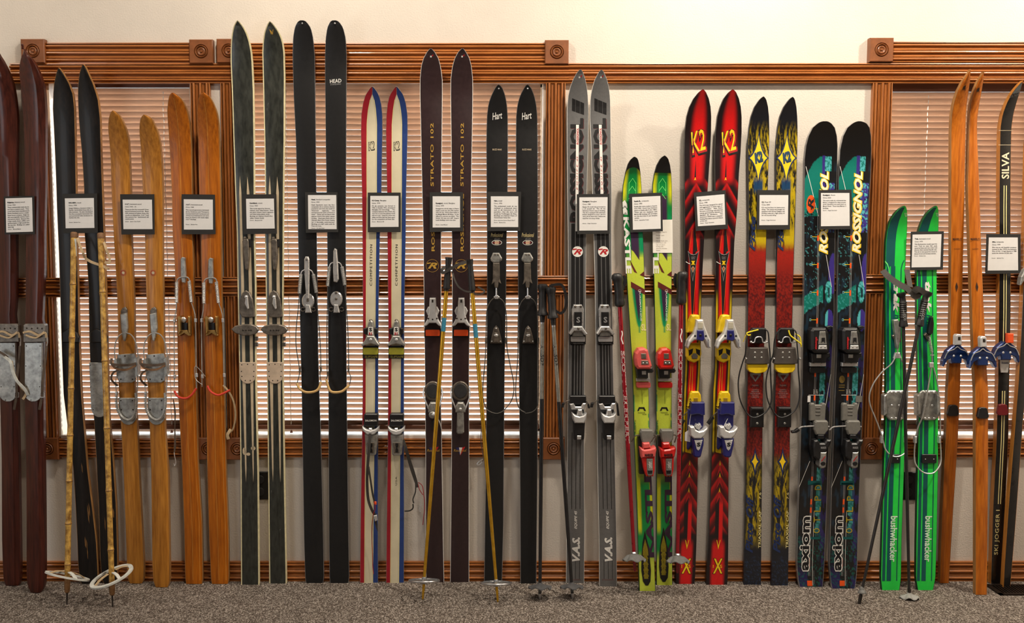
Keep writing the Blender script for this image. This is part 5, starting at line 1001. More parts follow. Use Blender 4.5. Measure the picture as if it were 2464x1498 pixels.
# red poles, hung by their straps
predm = M('red_pole_metal', (168, 30, 44), .28, metal=.55, var=.12, scale=40, coat=.3); predl = M('red_pole_foil', (214, 64, 84), .25, metal=.6, var=.1)
def red_pole(top, tip, lb, side):
    p = Pole('red_ski_pole', top, tip, .09, lb, 'red ski poles', dtip=.145); y = top[1]
    p.seg('shaft', predm, [(y + 78, .0082), (y + 400, .0080), (tip[1] - 45, .0066), (tip[1] - 20, .0056)], 14); p.seg('tip', M('red_tip_plastic', (128, 30, 38), .5), [(tip[1] - 42, .0062), (tip[1] - 4, .0054), (tip[1], .003)], 10)
    g = p.seg('grip', blackg, [(y, .009, 4 * side), (y + 3, .017, 4 * side), (y + 9, .021, 3 * side), (y + 17, .0185, 0), (y + 25, .0165, -1), (y + 33, .0175, 0), (y + 40, .0162, 0), (y + 48, .0178, 0), (y + 56, .0165, 0), (y + 64, .0178, 0), (y + 71, .0195, 0), (y + 77, .018, 0), (y + 81, .010, 0)], 16)
    mb = MB(); mb.ribbon([W(top[0] - 12 * side, y + 6, .07), W(top[0] - 16 * side, y + 22, .07), W(top[0] - 10 * side, y + 40, .07)], .014, .003, 4); mb.build('strap', blackg, g)
    p.text('SCOTT TEKEXPERT', M('white_pole_print', (232, 226, 222), .4), y + 186, y + 408, 2.0, .0085, rot=-90, bold=.035); p.text('SCOTT TEKEXPERT', predm, y + 187, y + 407, 1.8, .0087, rot=-90, bold=-.012)
    mb = MB(); mb.ribbon([p.at(y + 138 + 4 * i) + Vector((.0022 * math.sin(i * 1.0), -.0086, 0)) for i in range(9)], .004, .0006, 2); mb.build('wave_logo', M('white_pole_print', (232, 226, 222), .4), p.root)
    disc_basket(p, tip[1] - 38, .043, greyr, petals=6, droop=.012); m2 = MB(); m2.lathe(p.at(tip[1] - 44), p.ax, [(-.004, .011), (.002, .011), (.006, .007)], 12); m2.build('basket_cap', silver, p.root, True); return p
red_pole((1487, 657), (1528, 1374), 'red ski pole hanging between the grey and lime skis', -1); red_pole((1640, 652), (1630, 1378), 'red ski pole hanging beside the red flame skis', 1)
# black poles with ribbed grips in front of the bright green skis
pslim = M('slim_black_pole', (34, 32, 33), .4, var=.3, scale=90, coat=.2)
def ribbed(top, tip, lb, dt, lean):
    p = Pole('ribbed_grip_ski_pole', top, tip, dt, lb, 'black poles with ribbed grips'); y = top[1]; gl = 82
    p.seg('shaft', pslim, [(y + gl, .0062), (1200, .0058), (tip[1] - 22, .0048), (tip[1] - 8, .0048)], 12); p.seg('tip', steelt, [(tip[1] - 22, .0062), (tip[1] - 16, .0062), (tip[1], .0056)], 10)
    rows = [(y - 2, .008, lean * 4), (y, .016, lean * 4), (y + 5, .0165, lean * 3), (y + 11, .0105, lean), (y + 20, .0112, 0)]
    for k in range(8): rows += [(y + 24 + k * 5, .0136, 0), (y + 26.5 + k * 5, .0118, 0)]
    rows += [(y + 68, .0128, 0), (y + 76, .0155, 0), (y + 81, .0155, 0), (y + 83, .0075, 0)]
    g = p.seg('grip', blackg, rows, 16)
    p.text('SCOTT', M('grey_grip_print', (150, 150, 148), .5), y + 40, y + 66, .7, .0142, rot=90, bold=.02); return p
ra = ribbed((2172, 704), (2188, 1438), 'ribbed-grip black pole standing upright between the bright green skis', .115, -1); rb = ribbed((2229, 702), (2067, 1452), 'ribbed-grip black pole leaning far left across the bright green skis', .13, 1)
disc_basket(ra, 1432, .036, M('pale_grey_basket', (150, 150, 146), .6), petals=6); disc_basket(rb, 1420, .015, greyr, petals=0)
ra.ribbon('strap', dstrap, [(2124, 650, .07), (2136, 664, .085), (2152, 676, .1), (2168, 686, .12), (2184, 694, .14)], .022)
ra.ribbon('strap', dstrap, [(2182, 648, .08), (2186, 668, .1), (2190, 690, .13)], .02)
rb.ribbon('strap', dstrap, [(2182, 692, .14), (2194, 704, .15), (2206, 694, .155), (2214, 702, .15), (2206, 714, .15), (2196, 706, .155), (2212, 696, .16), (2226, 706, .15)], .02)
# ------------------------------------------------------------------ bindings
alu = M('worn_aluminium', (162, 162, 158), .4, metal=.65, var=.38, scale=48, bump=.1); chrome = M('bright_steel', (216, 217, 218), .28, metal=.65, var=.12, scale=60); dsteel = M('tarnished_steel', (112, 104, 95), .42, metal=.55, var=.35, scale=70); dwire = M('dark_steel_wire', (96, 93, 88), .4, metal=.6, var=.2); wire = M('steel_wire', (186, 186, 184), .35, metal=.6, var=.15)
bplast = M('moulded_black_plastic', (26, 26, 28), .38, var=.2, scale=60); gplast = M('grey_plastic', (112, 110, 104), .55, var=.12, scale=80); rplast = M('red_plastic', (206, 34, 30), .35, var=.1, scale=50, coat=.2); pinkp = M('sun_faded_red_plastic', (206, 84, 80), .5, var=.12, scale=50); yplast = M('yellow_plastic', (232, 196, 22), .42, var=.08, scale=50); blup = M('navy_blue_plastic', (34, 36, 104), .35, var=.15, scale=50, coat=.2); wplast = M('pale_grey_metal_paint', (206, 206, 206), .35, var=.08, metal=.3, scale=50)
leatb = M('dark_leather', (86, 70, 56), .65, var=.3, scale=60); brassp = M('brass_plate', (170, 134, 76), .38, metal=.7, var=.25, scale=60); oran = M('orange_pad', (240, 84, 24), .5, var=.06); ygp = M('yellow_green_pad', (190, 186, 60), .5, var=.08); bluem = M('blue_enamel_metal', (24, 50, 104), .28, metal=.3, var=.2, scale=50, coat=.4); tanr = M('tan_rubber', (198, 162, 104), .6, var=.15, scale=60); redr = M('red_rubber', (206, 62, 44), .5, var=.1); blackw = M('black_cable', (30, 30, 32), .4, var=.15); yelc = M('yellow_cord', (236, 216, 40), .6); cordr = M('red_cord', (150, 24, 34), .7); nail = M('nail_heads', (60, 54, 48), .5, metal=.6)
def bolts(s, pts, r=1.5, h=.0012, h0=.002, mat=None, parent=None, name='screw'):
    for x, y in pts: s.part(name, mat or nail, lambda mb: s.dome(mb, x, y, r, h, h0, n=8), parent, True)
def rnd_plate(x0, x1, y0, y1, r=8): return [(x0, y0), (x1, y0), (x1, y1 - r * 1.6)] + [((x0 + x1) / 2 + (x1 - x0) / 2 * math.cos(a), y1 - r * 1.6 + r * 1.6 * math.sin(a)) for a in np.linspace(.25, math.pi - .25, 8)] + [(x0, y1 - r * 1.6)]
# mahogany: toe strap, foot plate and leather thongs
for n in (1, 2):
    s = SK[n]; H0 = .0085
    pl = s.part('foot_plate', alu, lambda mb: s.prism(mb, rnd_plate(-23, 18, 824, 966, 12), 0, H0 + .003)); bolts(s, [(-19, 832), (14, 832), (-20, 880), (15, 880), (-18, 930), (13, 930), (-8, 962)], 1.4, .001, H0 + .003, parent=pl)
    ti = s.part('toe_band', dsteel, lambda mb: (s.prism(mb, [(-26, 782), (-22, 779), (24, 779), (27, 783), (27, 808), (-26, 810)], 0, .022), s.prism(mb, [(-26, 808), (27, 806), (27, 822), (-26, 823)], 0, .016))); bolts(s, [(-18, 789), (-6, 790), (8, 789), (19, 790)], 2.2, .002, .022, parent=ti)
    s.part('thong', leath, lambda mb: mb.ribbon([s.P(-27, 800, .024), s.P(-10, 797, .027), s.P(10, 806, .028), s.P(26, 800, .026), s.P(29, 812, .022)], .007, .003)); s.part('thong', leath, lambda mb: mb.ribbon([s.P(-20, 806, .026), s.P(4, 812, .028), s.P(24, 798, .027)], .006, .003))
    s.part('bail', chrome, lambda mb: s.tube(mb, [(25, 800, .02), (31, 808, .02), (32, 822, .02), (30, 834, .018)], .0022))
    s.part('heel_thong', leatb, lambda mb: mb.ribbon([s.P(30, 832, .02), s.P(26, 870, .024), s.P(20, 920, .026), s.P(19, 950, .022), s.P(12, 985, .016)], .009, .003)); s.part('buckle', chrome, lambda mb: (s.tube(mb, [(15, 944, .022), (24, 944, .022), (24, 955, .022), (15, 955, .022), (15, 944, .022)], .0018, smooth=0),))
    if n == 1: s.part('loose_strap', rawhide, lambda mb: mb.ribbon([s.P(-26, 846, 0.040), s.P(-8, 858, 0.046), s.P(6, 870, 0.070), s.P(10, 890, 0.070), s.P(20, 915, 0.072), s.P(38, 935, 0.066), s.P(46, 950, 0.060)], .010, .0025)); s.part('loose_strap', leatb, lambda mb: mb.ribbon([s.P(-27, 842, 0.044), s.P(-10, 852, 0.048), s.P(0, 860, 0.044)], .008, .0025)); s.part('loose_strap', leath, lambda mb: mb.ribbon([s.P(8, 868, 0.066), s.P(14, 900, 0.068), s.P(30, 930, 0.064), s.P(42, 944, 0.060), s.P(34, 960, 0.058)], .009, .0025))
SK[2].part('tip_knob', mahog, lambda mb: mb.tube([SK[2].P(-1.5, 117.5), SK[2].P(-1, 112), SK[2].P(-2.2, 108), SK[2].P(-3, 105.5)], [.004, .0032, .0042, .003], 8), smooth=True)
# black wooden skis: heel plate and toe ridge
for n in (3, 4):
    s = SK[n]; H0 = .005
    if n == 4: pl = s.part('foot_plate', alu, lambda mb: s.prism(mb, rnd_plate(-24, 14, 872, 1004, 14), 0, H0 + .002)); bolts(s, [(-21, 878), (10, 878), (-22, 930), (-19, 985)], 1.4, .001, H0 + .002, parent=pl)
    wear = M('worn_bare_wood', (122, 86, 42), .6, var=.5, scale=40, stretch=(6, 6, .6))
    for k in range(7):
        r = random.Random(n * 31 + k); x = r.uniform(-8, 14); y = r.uniform(1080, 1340) if k < 6 else 470; l = r.uniform(18, 46); w = r.uniform(1.2, 3.2); s.decal('worn_streak', wear, [[(x, y), (x + w, y + l * .4), (x + w * .6, y + l), (x - w * .3, y + l * .8), (x - w * .5, y + l * .3)]], e=.0056 - .0000022 * x * x * 6)
    s.part('toe_ridge', ebony, lambda mb: s.prism(mb, [(-20, 800), (-6, 790), (16, 800), (21, 812), (20, 824), (-20, 824)], 0, .013, .003))
# honey skis: front throw, toe irons, heel spring
for n in (5, 6):
    s = SK[n]; q = 0 if n == 5 else 2; h = .006
    s.part('throw_base', dsteel, lambda mb: (s.prism(mb, [(-13, 748), (-9, 741), (-2, 738), (2, 744), (2, 758), (-12, 758)], 0, .014), s.dome(mb, -4, 742, 3, .006, .01)))
    s.part('throw_lever', alu, lambda mb: s.prism(mb, [(-15, 756), (1, 752), (3, 790), (-2, 812), (-5, 821), (-9, 818), (-13, 792)], .010, .022, .003))
    s.part('front_cable', wire, lambda mb: s.tube(mb, [(-4, 800, .02), (-16, 806, .02), (-26, 822, .02), (-29, 845, .02), (-27, 868, .018), (-24, 890, .016)], .0024)); s.part('front_cable', wire, lambda mb: s.tube(mb, [(-4, 800, .02), (10, 804, .02), (20, 818, .02), (26, 842, .02), (28, 868, .02), (27, 905, .018), (24, 945, .016)], .0024))
    ti = s.part('toe_iron', alu, lambda mb: (s.prism(mb, [(-23, 853), (18, 850), (21, 860), (21, 915), (12, 920), (-18, 920), (-25, 905)], 0, h + .003), s.prism(mb, [(18, 864), (25, 858), (27, 900), (20, 908)], .004, .034), s.prism(mb, [(-32, 868), (-25, 862), (-22, 880), (-29, 888)], .004, .03))); bolts(s, [(-4, 856), (-14, 912), (14, 912)], 2, .0015, h + .003, parent=ti)
    s.part('toe_strap', leatb, lambda mb: mb.ribbon([s.P(-36, 862, .02), s.P(-37, 874, .03), s.P(-20, 878, .038), s.P(4, 878, .04), s.P(22, 874, .036)], .009, .003)); s.part('toe_strap', tanl, lambda mb: mb.ribbon([s.P(-37, 872, .026), s.P(-26, 886, .034), s.P(0, 889, .04), s.P(22, 878, .036)], .007, .003)); s.part('toe_strap', leatb, lambda mb: mb.ribbon([s.P(-20, 890, .036), s.P(-32, 896, .03), s.P(-37, 912, .026), s.P(-22, 928, .014)], .007, .003))
    hp = s.part('heel_plate', alu, lambda mb: s.prism(mb, rnd_plate(-22, 18, 957, 1022, 14), 0, h + .003)); bolts(s, [(-16, 963), (12, 963), (-4, 1008), (-16, 985), (12, 985)], 2, .0015, h + .003, parent=hp)
    pts = [(-25, 942, .014), (-27, 965, .016), (-25, 985, .016), (-16, 1002, .017), (-2, 1010, .018), (11, 1003, .017), (19, 985, .016), (22, 962, .016), (21, 945, .014)]
    def spring(mb):
        P, _ = catmull([Vector(s.P(*p)) for p in pts], [1] * len(pts), 46, False); m = len(P); Q = []
        for i in range(m):
            t = (P[min(i + 1, m - 1)] - P[max(i - 1, 0)]).normalized(); a = t.cross(Vector((0, 1, 0))).normalized(); b = t.cross(a); w = i * 1.05; Q.append(P[i] + a * (.0046 * math.cos(w)) + b * (.0046 * math.sin(w)))
        mb.tube(Q, .0017, 5)
    s.part('heel_spring', wire, spring, smooth=True)
    s.part('side_wire', wire, lambda mb: s.tube(mb, [(-25, 905, .014), (-27, 925, .014), (-25, 944, .014)], .0016))
# amber skis: lever, springs, brass toe iron, cable with red sleeve
for n in (7, 8):
    s = SK[n]; dy = 0 if n == 7 else 2
    s.part('throw_lever', alu, lambda mb: (s.prism(mb, [(-8, 622 + dy), (-4, 618 + dy), (3, 620 + dy), (2, 628 + dy), (3, 664 + dy), (1, 680 + dy), (-7, 679 + dy), (-9, 664 + dy)], .008, .022, .002),))
    s.part('yoke', wire, lambda mb: s.tube(mb, [(-19, 680 + dy, .018), (-15, 670 + dy, .02), (-3, 666 + dy, .022), (9, 668 + dy, .02), (13, 678 + dy, .018)], .0026))
    for a, b in (((-19, 678), (-20.5, 728)), ((11, 676), (15, 727))): s.part('spring', chrome, lambda mb: s.coil(mb, (a[0], a[1] + dy, .02), (b[0], b[1] + dy, .018), .0052, .0018, 19), smooth=True)
    s.part('cable', wire, lambda mb: s.tube(mb, [(-20.5, 728, .018), (-22, 745, .018), (-26, 765, .018), (-28, 800, .016), (-29, 860, .016), (-30, 905, .016), (-31, 930, .016)], .0019)); s.part('cable', wire, lambda mb: s.tube(mb, [(15, 727, .018), (22, 750, .018), (24, 768, .018), (24, 830, .016), (23, 900, .016), (23, 934, .016)], .0019))
    for x, y in ((-27.5, 770), (23.5, 770), (23, 902), (-30, 905)): s.part('cable_clip', chrome, lambda mb: s.box(mb, x - 2.6, y - 4, x + 2.6, y + 5, .010, .021))
    ti = s.part('toe_iron', brassp, lambda mb: (s.prism(mb, [(-19, 762), (-14, 760), (-13, 796), (-18, 804)], .003, .028), s.prism(mb, [(11, 762), (6, 760), (6, 796), (10, 804)], .003, .028), s.prism(mb, [(-19, 806), (-12, 794), (4, 794), (12, 806), (7, 808), (-4, 801), (-16, 808)], .003, .016))); s.part('rubber_strip', bplast, lambda mb: s.box(mb, -11, 776, 4, 797, .004, .010), ti); s.part('dial', chrome, lambda mb: mb.dome(s.P(-5, 769, .008), .0115, .0115, .006, 14), ti, True); bolts(s, [(-3, 797), (-16, 766), (9, 766)], 1.6, .0015, .011, parent=ti)
    s.part('heel_sleeve', redr, lambda mb: s.tube(mb, ([(-18, 928, .018), (-10, 942, .022), (6, 950, .024), (20, 946, .022), (36, 938, .018)] if n == 8 else [(-31, 940, .016), (-22, 954, .022), (-4, 958, .024), (10, 950, .022), (22, 934, .018)]), .0042), smooth=True)
    if n == 8: s.part('loose_thong', leath, lambda mb: mb.ribbon([s.P(20, 926, .016), s.P(32, 940, .018), s.P(44, 965, .012), s.P(48, 1000, 0), s.P(42, 1030, -.01), s.P(34, 1040, -.012)], .006, .002)); s.part('loose_thong', leath, lambda mb: mb.ribbon([s.P(36, 1032, -.006), s.P(28, 1045, -.004), s.P(30, 1056, -.006)], .011, .003)); s.part('cable', wire, lambda mb: s.tube(mb, [(-22, 905, .016), (-45, 880, .02), (-46, 910, .02), (-30, 925, .02)], .0012))
    else: s.part('hook_strap', leatb, lambda mb: mb.ribbon([s.P(-34, 960, .012), s.P(-31, 990, .012), s.P(-33, 1030, .01), s.P(-34, 1070, .01), s.P(-37, 1090, .01)], [.003, .006, .003, .008, .004], .002)); s.part('hook', chrome, lambda mb: s.tube(mb, [(-37, 1088, .012), (-36, 1098, .012), (-34, 1112, .012), (-37, 1120, .012), (-39, 1114, .012)], .0018))
# white-striped skis
for n in (9, 10):
    s = SK[n]; q = 0 if n == 9 else 3
    lv = s.part('throw_lever', dsteel, lambda mb: (s.prism(mb, [(-9, 580), (-6, 574), (4, 574), (6, 580), (7, 615), (4, 645), (0, 650), (-4, 646), (-7, 615)], .004, .018, .003), s.dome(mb, -2, 572, 4, .010, .004))); s.part('lever_shoulder', bplast, lambda mb: s.box(mb, 7, 575, 11, 594, 0, .012), lv)
    tp = s.part('toe_plate', dsteel, lambda mb: s.prism(mb, [(-19, 752), (-17, 722), (-11, 704), (-3, 698), (6, 703), (13, 718), (17, 745), (19, 762), (8, 764), (-12, 763)], 0, .010, .003)); s.part('toe_pivot', chrome, lambda mb: (s.dome(mb, -1, 714, 5, .010, .009), s.prism(mb, [(-4, 716), (2, 716), (4, 742), (1, 744), (-6, 730)], .009, .018, .002)), tp, True)
    lens = [(-39 + q * 1.3, 792), (-30 + q, 784), (-10, 780), (10, 780), (22 + q, 785), (28 + q, 793), (22 + q, 802), (8, 807), (-12, 807), (-30 + q, 801)]
    cb = s.part('toe_bar', dsteel, lambda mb: s.prism(mb, lens, .008, .024, .003)); s.part('toe_bar_slot', nail, lambda mb: [s.dome(mb, x, 794, 2.6, .0015, .0236) for x in (-10, -3, 4, 9)], cb, True)
    for y in (810, 824): s.part('side_clip', dsteel, lambda mb: s.box(mb, 18, y, 25, y + 9, -.006, .006))
    hp = s.part('heel_plate', M('aged_beige_plate', (196, 176, 154), .55, var=.15, scale=30), lambda mb: s.prism(mb, rnd_plate(-20, 20, 871, 923, 14), 0, .003)); bolts(s, [(-14, 877), (0, 876), (14, 877), (-15, 893), (15, 893), (-14, 905), (14, 905), (-6, 915), (6, 915)], 1.5, .0008, .003, parent=hp)
# tall black skis: spring cables
for n in (11, 12):
    s = SK[n]; dy = 0 if n == 11 else -18
    if n == 11: lv = s.part('throw_lever', chrome, lambda mb: s.prism(mb, [(-9, 624), (-6, 617), (1, 617), (3, 624), (3, 660), (1, 718), (-6, 718), (-9, 660)], .012, .024, .003))
    else: lv = s.part('throw_lever', chrome, lambda mb: (s.prism(mb, [(-8, 604), (-5, 597), (0, 600), (3, 640), (4, 672), (0, 679), (-8, 677), (-9, 650)], .012, .03, .003),))
    s.part('lever_pin', dsteel, lambda mb: s.dome(mb, -3, 624 + dy * 1.0, 2.4, .003, .024), lv, True)
    s.part('yoke', chrome, lambda mb: s.tube(mb, [(-18, 662 + dy, .018), (-14, 652 + dy, .02), (-3, 648 + dy, .022), (8, 651 + dy, .02), (13, 661 + dy, .018)], .0024), smooth=True)
    for a, b in (((-17.5, 660), (-22, 706)), ((12.5, 660), (19, 704))): s.part('spring', wire, lambda mb: s.coil(mb, (a[0], a[1] + dy, .018), (b[0], b[1] + dy, .016), .0055, .0018, 19), smooth=True)
    tp = s.part('toe_iron', chrome, lambda mb: (s.prism(mb, ell(-2, 724 + dy * .25, 15, 19, 18), .002, .012, .004), s.prism(mb, [(-7, 733), (2, 733), (6, 752), (-9, 752)], .01, .02, .002))); s.part('toe_ears', dsteel, lambda mb: [mb.tube([s.P(x + 5 * math.cos(a), 744 + 4.6 * math.sin(a), .008) for a in np.linspace(0, 5.6, 10)], .0018, 6) for x in (-14, 11)], tp, True); bolts(s, [(-2, 708 + dy * .25), (-2, 722 + dy * .2)], 3.5, .003, .012, mat=dsteel, parent=tp)
    L = [(-22, 706 + dy, .016), (-25, 740, .014), (-31, 790, .012), (-32, 830, .012), (-27, 870, .012), (-25, 890, .012), (-26, 902, .014), (-32, 922, .018)] if n == 11 else [(-22, 688, .016), (-23, 730, .012), (-25, 800, .010), (-25, 870, .010), (-25, 888, .01), (-24, 900, .014), (-27, 912, .018)]
    Rr = [(19, 704 + dy, .016), (21, 740, .014), (25, 800, .012), (27, 850, .012), (26, 888, .012), (24, 900, .014), (26, 918, .018)] if n == 11 else [(19, 686, .016), (22, 730, .012), (26, 800, .01), (27, 870, .01), (26, 890, .01), (32, 908, .014), (28, 926, .018)]
    s.part('cable', dwire, lambda mb: s.tube(mb, L, .0018)); s.part('cable', dwire, lambda mb: s.tube(mb, Rr, .0018))
    for e in (L[5], Rr[4]): s.part('cable_clip', dsteel, lambda mb: s.box(mb, e[0] - 2, e[1] - 7, e[0] + 2, e[1] + 5, .006, .017))
    s.part('heel_sleeve', tanr, lambda mb: s.tube(mb, [L[-1], ((L[-1][0] + 6), 934, .026), (-12, 943, .03), (8, 942, .03), (20, 934, .026), Rr[-1]], .0048), smooth=True)
# red-white-blue skis
def text_on(s, t, mat, box, h, **k): return s.text(t, mat, box, e=h, **k)
for n in (13, 14):
    s = SK[n]
    tb = s.part('toe_piece', alu, lambda mb: (s.prism(mb, [(-7, 784), (-5, 774), (0, 769), (5, 774), (7, 784), (9, 812), (-8, 812)], .002, .03, .004), s.prism(mb, [(-9, 808), (8, 808), (15, 820), (21, 828), (20, 833), (10, 829), (0, 826), (-10, 829), (-21, 833), (-22, 828), (-15, 820)], .006, .036, .003)))
    for x, k in ((7, 1), (-7, -1)): s.part('side_knob', bplast, lambda mb: s.prism(mb, [(x, 788), (x + 10 * k, 790), (x + 10 * k, 803), (x, 806)], .004, .024, .003), tb)
    s.part('toe_cap', dsteel, lambda mb: s.dome(mb, 0, 771, 4, .008, .02), tb, True)
    s.decal('toe_label', white, [[(-5, 786), (5, 786), (6, 804), (-6, 804)]], e=.0302, parent=tb); s.text('S', blackp, (-3.5, 788, 3.5, 797), bold=.05, e=.0306, parent=tb); s.decal('toe_label', redp, [[(-4, 799), (-1, 799), (-1, 806), (-4, 806)], [(1, 799), (3, 799), (3, 806), (1, 806)]], e=.0306, parent=tb); bolts(s, [(0, 817)], 4, .003, .036, mat=chrome, parent=tb)
    pb = s.part('toe_pad_base', bplast, lambda mb: s.box(mb, -19, 832, 19, 862, 0, .006)); s.part('toe_pad', ygp, lambda mb: s.prism(mb, rrect(-18, 836, 18, 853, 3), .004, .010, .001), pb); s.text('SLIPSAFE', M('olive_print', (150, 140, 60), .5), (-14, 855, 17, 860.5), bold=.02, e=.0065, parent=pb)
    hb = s.part('heel_housing', bplast, lambda mb: s.prism(mb, [(-15, 998), (-12, 995), (17, 995), (19, 998), (18, 1026), (-16, 1026)], .002, .03, .004)); s.text('SALOMON', white, (-12, 1009, 15, 1013.5), bold=.02, e=.0305, parent=hb)
    s.part('heel_jaw', wplast, lambda mb: s.prism(mb, [(-19, 1026), (-10, 1033), (1, 1036), (12, 1033), (21, 1026), (20, 1036), (10, 1045), (1, 1047), (-8, 1045), (-18, 1036)], .006, .042, .003)); s.part('heel_hook', chrome, lambda mb: s.prism(mb, [(-3, 1030), (4, 1030), (6, 1042), (-5, 1042)], .02, .038, .003))
    hl = s.part('heel_lever', alu, lambda mb: s.prism(mb, [(-13, 1046), (16, 1046), (17, 1062), (14, 1093), (10, 1096), (-6, 1096), (-9, 1092)], .004, .036, .004)); s.part('lever_recess', dsteel, lambda mb: s.prism(mb, [(-7, 1064), (10, 1064), (9, 1090), (-5, 1090)], .034, .0375, .0005), hl); s.text('M', blackp, (-1, 1066, 6, 1088), rot=90, bold=.05, e=.0385, parent=hl)
s = SK[13]; s.part('safety_strap', dstrap, lambda mb: mb.ribbon([s.P(0, 1042, .05), s.P(-2, 1080, .055), s.P(-5, 1120, .05), s.P(-6, 1160, .045), s.P(-3, 1200, .04), s.P(6, 1226, .04), s.P(14, 1238, .035)], .010, .002)); s.part('safety_strap', dstrap, lambda mb: mb.ribbon([s.P(-3, 1122, .052), s.P(3, 1160, .05), s.P(8, 1190, .045), s.P(14, 1212, .04)], .007, .002)); s.part('strap_clip', chrome, lambda mb: (s.prism(mb, [(10, 1240), (18, 1239), (19, 1252), (13, 1254)], .03, .042),)); s.part('strap_end', dstrap, lambda mb: mb.ribbon([s.P(15, 1250, .036), s.P(17, 1262, .03), s.P(20, 1276, .03)], [.010, .008, .002], .002)); s.part('strap_cord', cordr, lambda mb: s.tube(mb, [(10, 1206, .045), (14, 1222, .045), (9, 1240, .04), (6, 1280, .02), (8, 1330, .01), (9, 1360, .008), (11, 1380, .008)], .0014)); s.part('strap_tag', oran, lambda mb: s.prism(mb, [(12, 1206), (17, 1207), (17, 1214), (12, 1213)], .042, .046))
s = SK[14]; s.part('safety_strap', dstrap, lambda mb: mb.ribbon([s.P(18, 1058, .03), s.P(24, 1078, .035), s.P(32, 1105, .03), s.P(40, 1130, .025), s.P(48, 1155, .02), s.P(53, 1172, .02)], [.008, .012, .012, .014, .012, .008], .002)); s.part('safety_strap', dstrap, lambda mb: mb.ribbon([s.P(48, 1158, .02), s.P(48, 1182, .02), s.P(42, 1200, .02), s.P(44, 1210, .02)], .005, .002)); s.part('strap_end', dstrap, lambda mb: mb.ribbon([s.P(22, 1229, .01), s.P(34, 1228, .012), s.P(42, 1222, .016), s.P(42, 1212, .02)], .005, .002)); s.part('strap_clip', chrome, lambda mb: s.tube(mb, [(62, 1200, .02), (60, 1214, .02), (57, 1226, .02), (61, 1230, .02), (63, 1212, .02)], .0015)); s.part('strap_cord', cordr, lambda mb: s.tube(mb, [(54, 1160, .02), (64, 1168, .02), (68, 1190, .02), (70, 1220, .02), (66, 1262, .015)], .0014)); s.part('strap_cord', cordr, lambda mb: s.tube(mb, [(54, 1164, .022), (58, 1178, .022), (66, 1190, .02)], .0014))
# maroon skis
for n in (15, 16):
    s = SK[n]
    tp = s.part('toe_piece', wplast, lambda mb: (s.prism(mb, [(-7, 717), (7, 717), (9, 752), (13, 768), (23, 786), (14, 783), (8, 777), (-8, 777), (-14, 783), (-23, 786), (-13, 768), (-9, 752)], .004, .034, .003), s.prism(mb, [(-16, 748), (-11, 738), (11, 738), (16, 748), (12, 758), (-12, 758)], .002, .02, .002))); s.part('toe_slot', nail, lambda mb: s.box(mb, -2.5, 720, 2.5, 728, .03, .0345), tp); bolts(s, [(-10, 766), (0, 768), (10, 766)], 2.4, .002, .033, parent=tp)
    pb = s.part('toe_pad_base', bplast, lambda mb: s.box(mb, -20, 790, 20, 811, 0, .005)); s.part('toe_pad', oran, lambda mb: s.prism(mb, rrect(-17, 793, 17, 808, 2), .004, .009, .001), pb)
    tt = s.part('turntable', dsteel, lambda mb: s.prism(mb, ell(0, 941, 21, 24, 20), 0, .010, .003)); s.part('turntable_pad', M('scuffed_black_rubber', (44, 44, 46), .6, var=.3, scale=80), lambda mb: s.prism(mb, ell(0, 940, 16, 18, 16), .008, .0135, .002), tt); s.part('turntable_arms', chrome, lambda mb: [s.tube(mb, p, .0024) for p in ([(-21, 930, .01), (-23, 950, .018), (-14, 975, .024), (-8, 990, .026)], [(21, 930, .01), (23, 950, .018), (15, 975, .024), (9, 990, .026)])], tt, True)
    hp = s.part('heel_piece', alu, lambda mb: (s.prism(mb, [(-12, 978), (-7, 968), (7, 968), (12, 978), (12, 992), (-12, 992)], .006, .032, .004), s.prism(mb, [(-8, 990), (8, 990), (9, 1040), (5, 1044), (-6, 1044), (-9, 1040)], .01, .03, .004) if n == 16 else s.prism(mb, ell(-2, 998, 9, 9, 14), .008, .034, .004))); bolts(s, [(0, 997 if n == 15 else 984)], 4, .004, .034, mat=chrome, parent=hp)
    if n == 15: s.part('heel_foot', bplast, lambda mb: s.box(mb, -5, 1012, 5, 1032, .004, .014)); s.part('heel_wire', chrome, lambda mb: s.tube(mb, [(8, 1000, .02), (16, 1018, .02), (20, 1034, .018)], .0018))
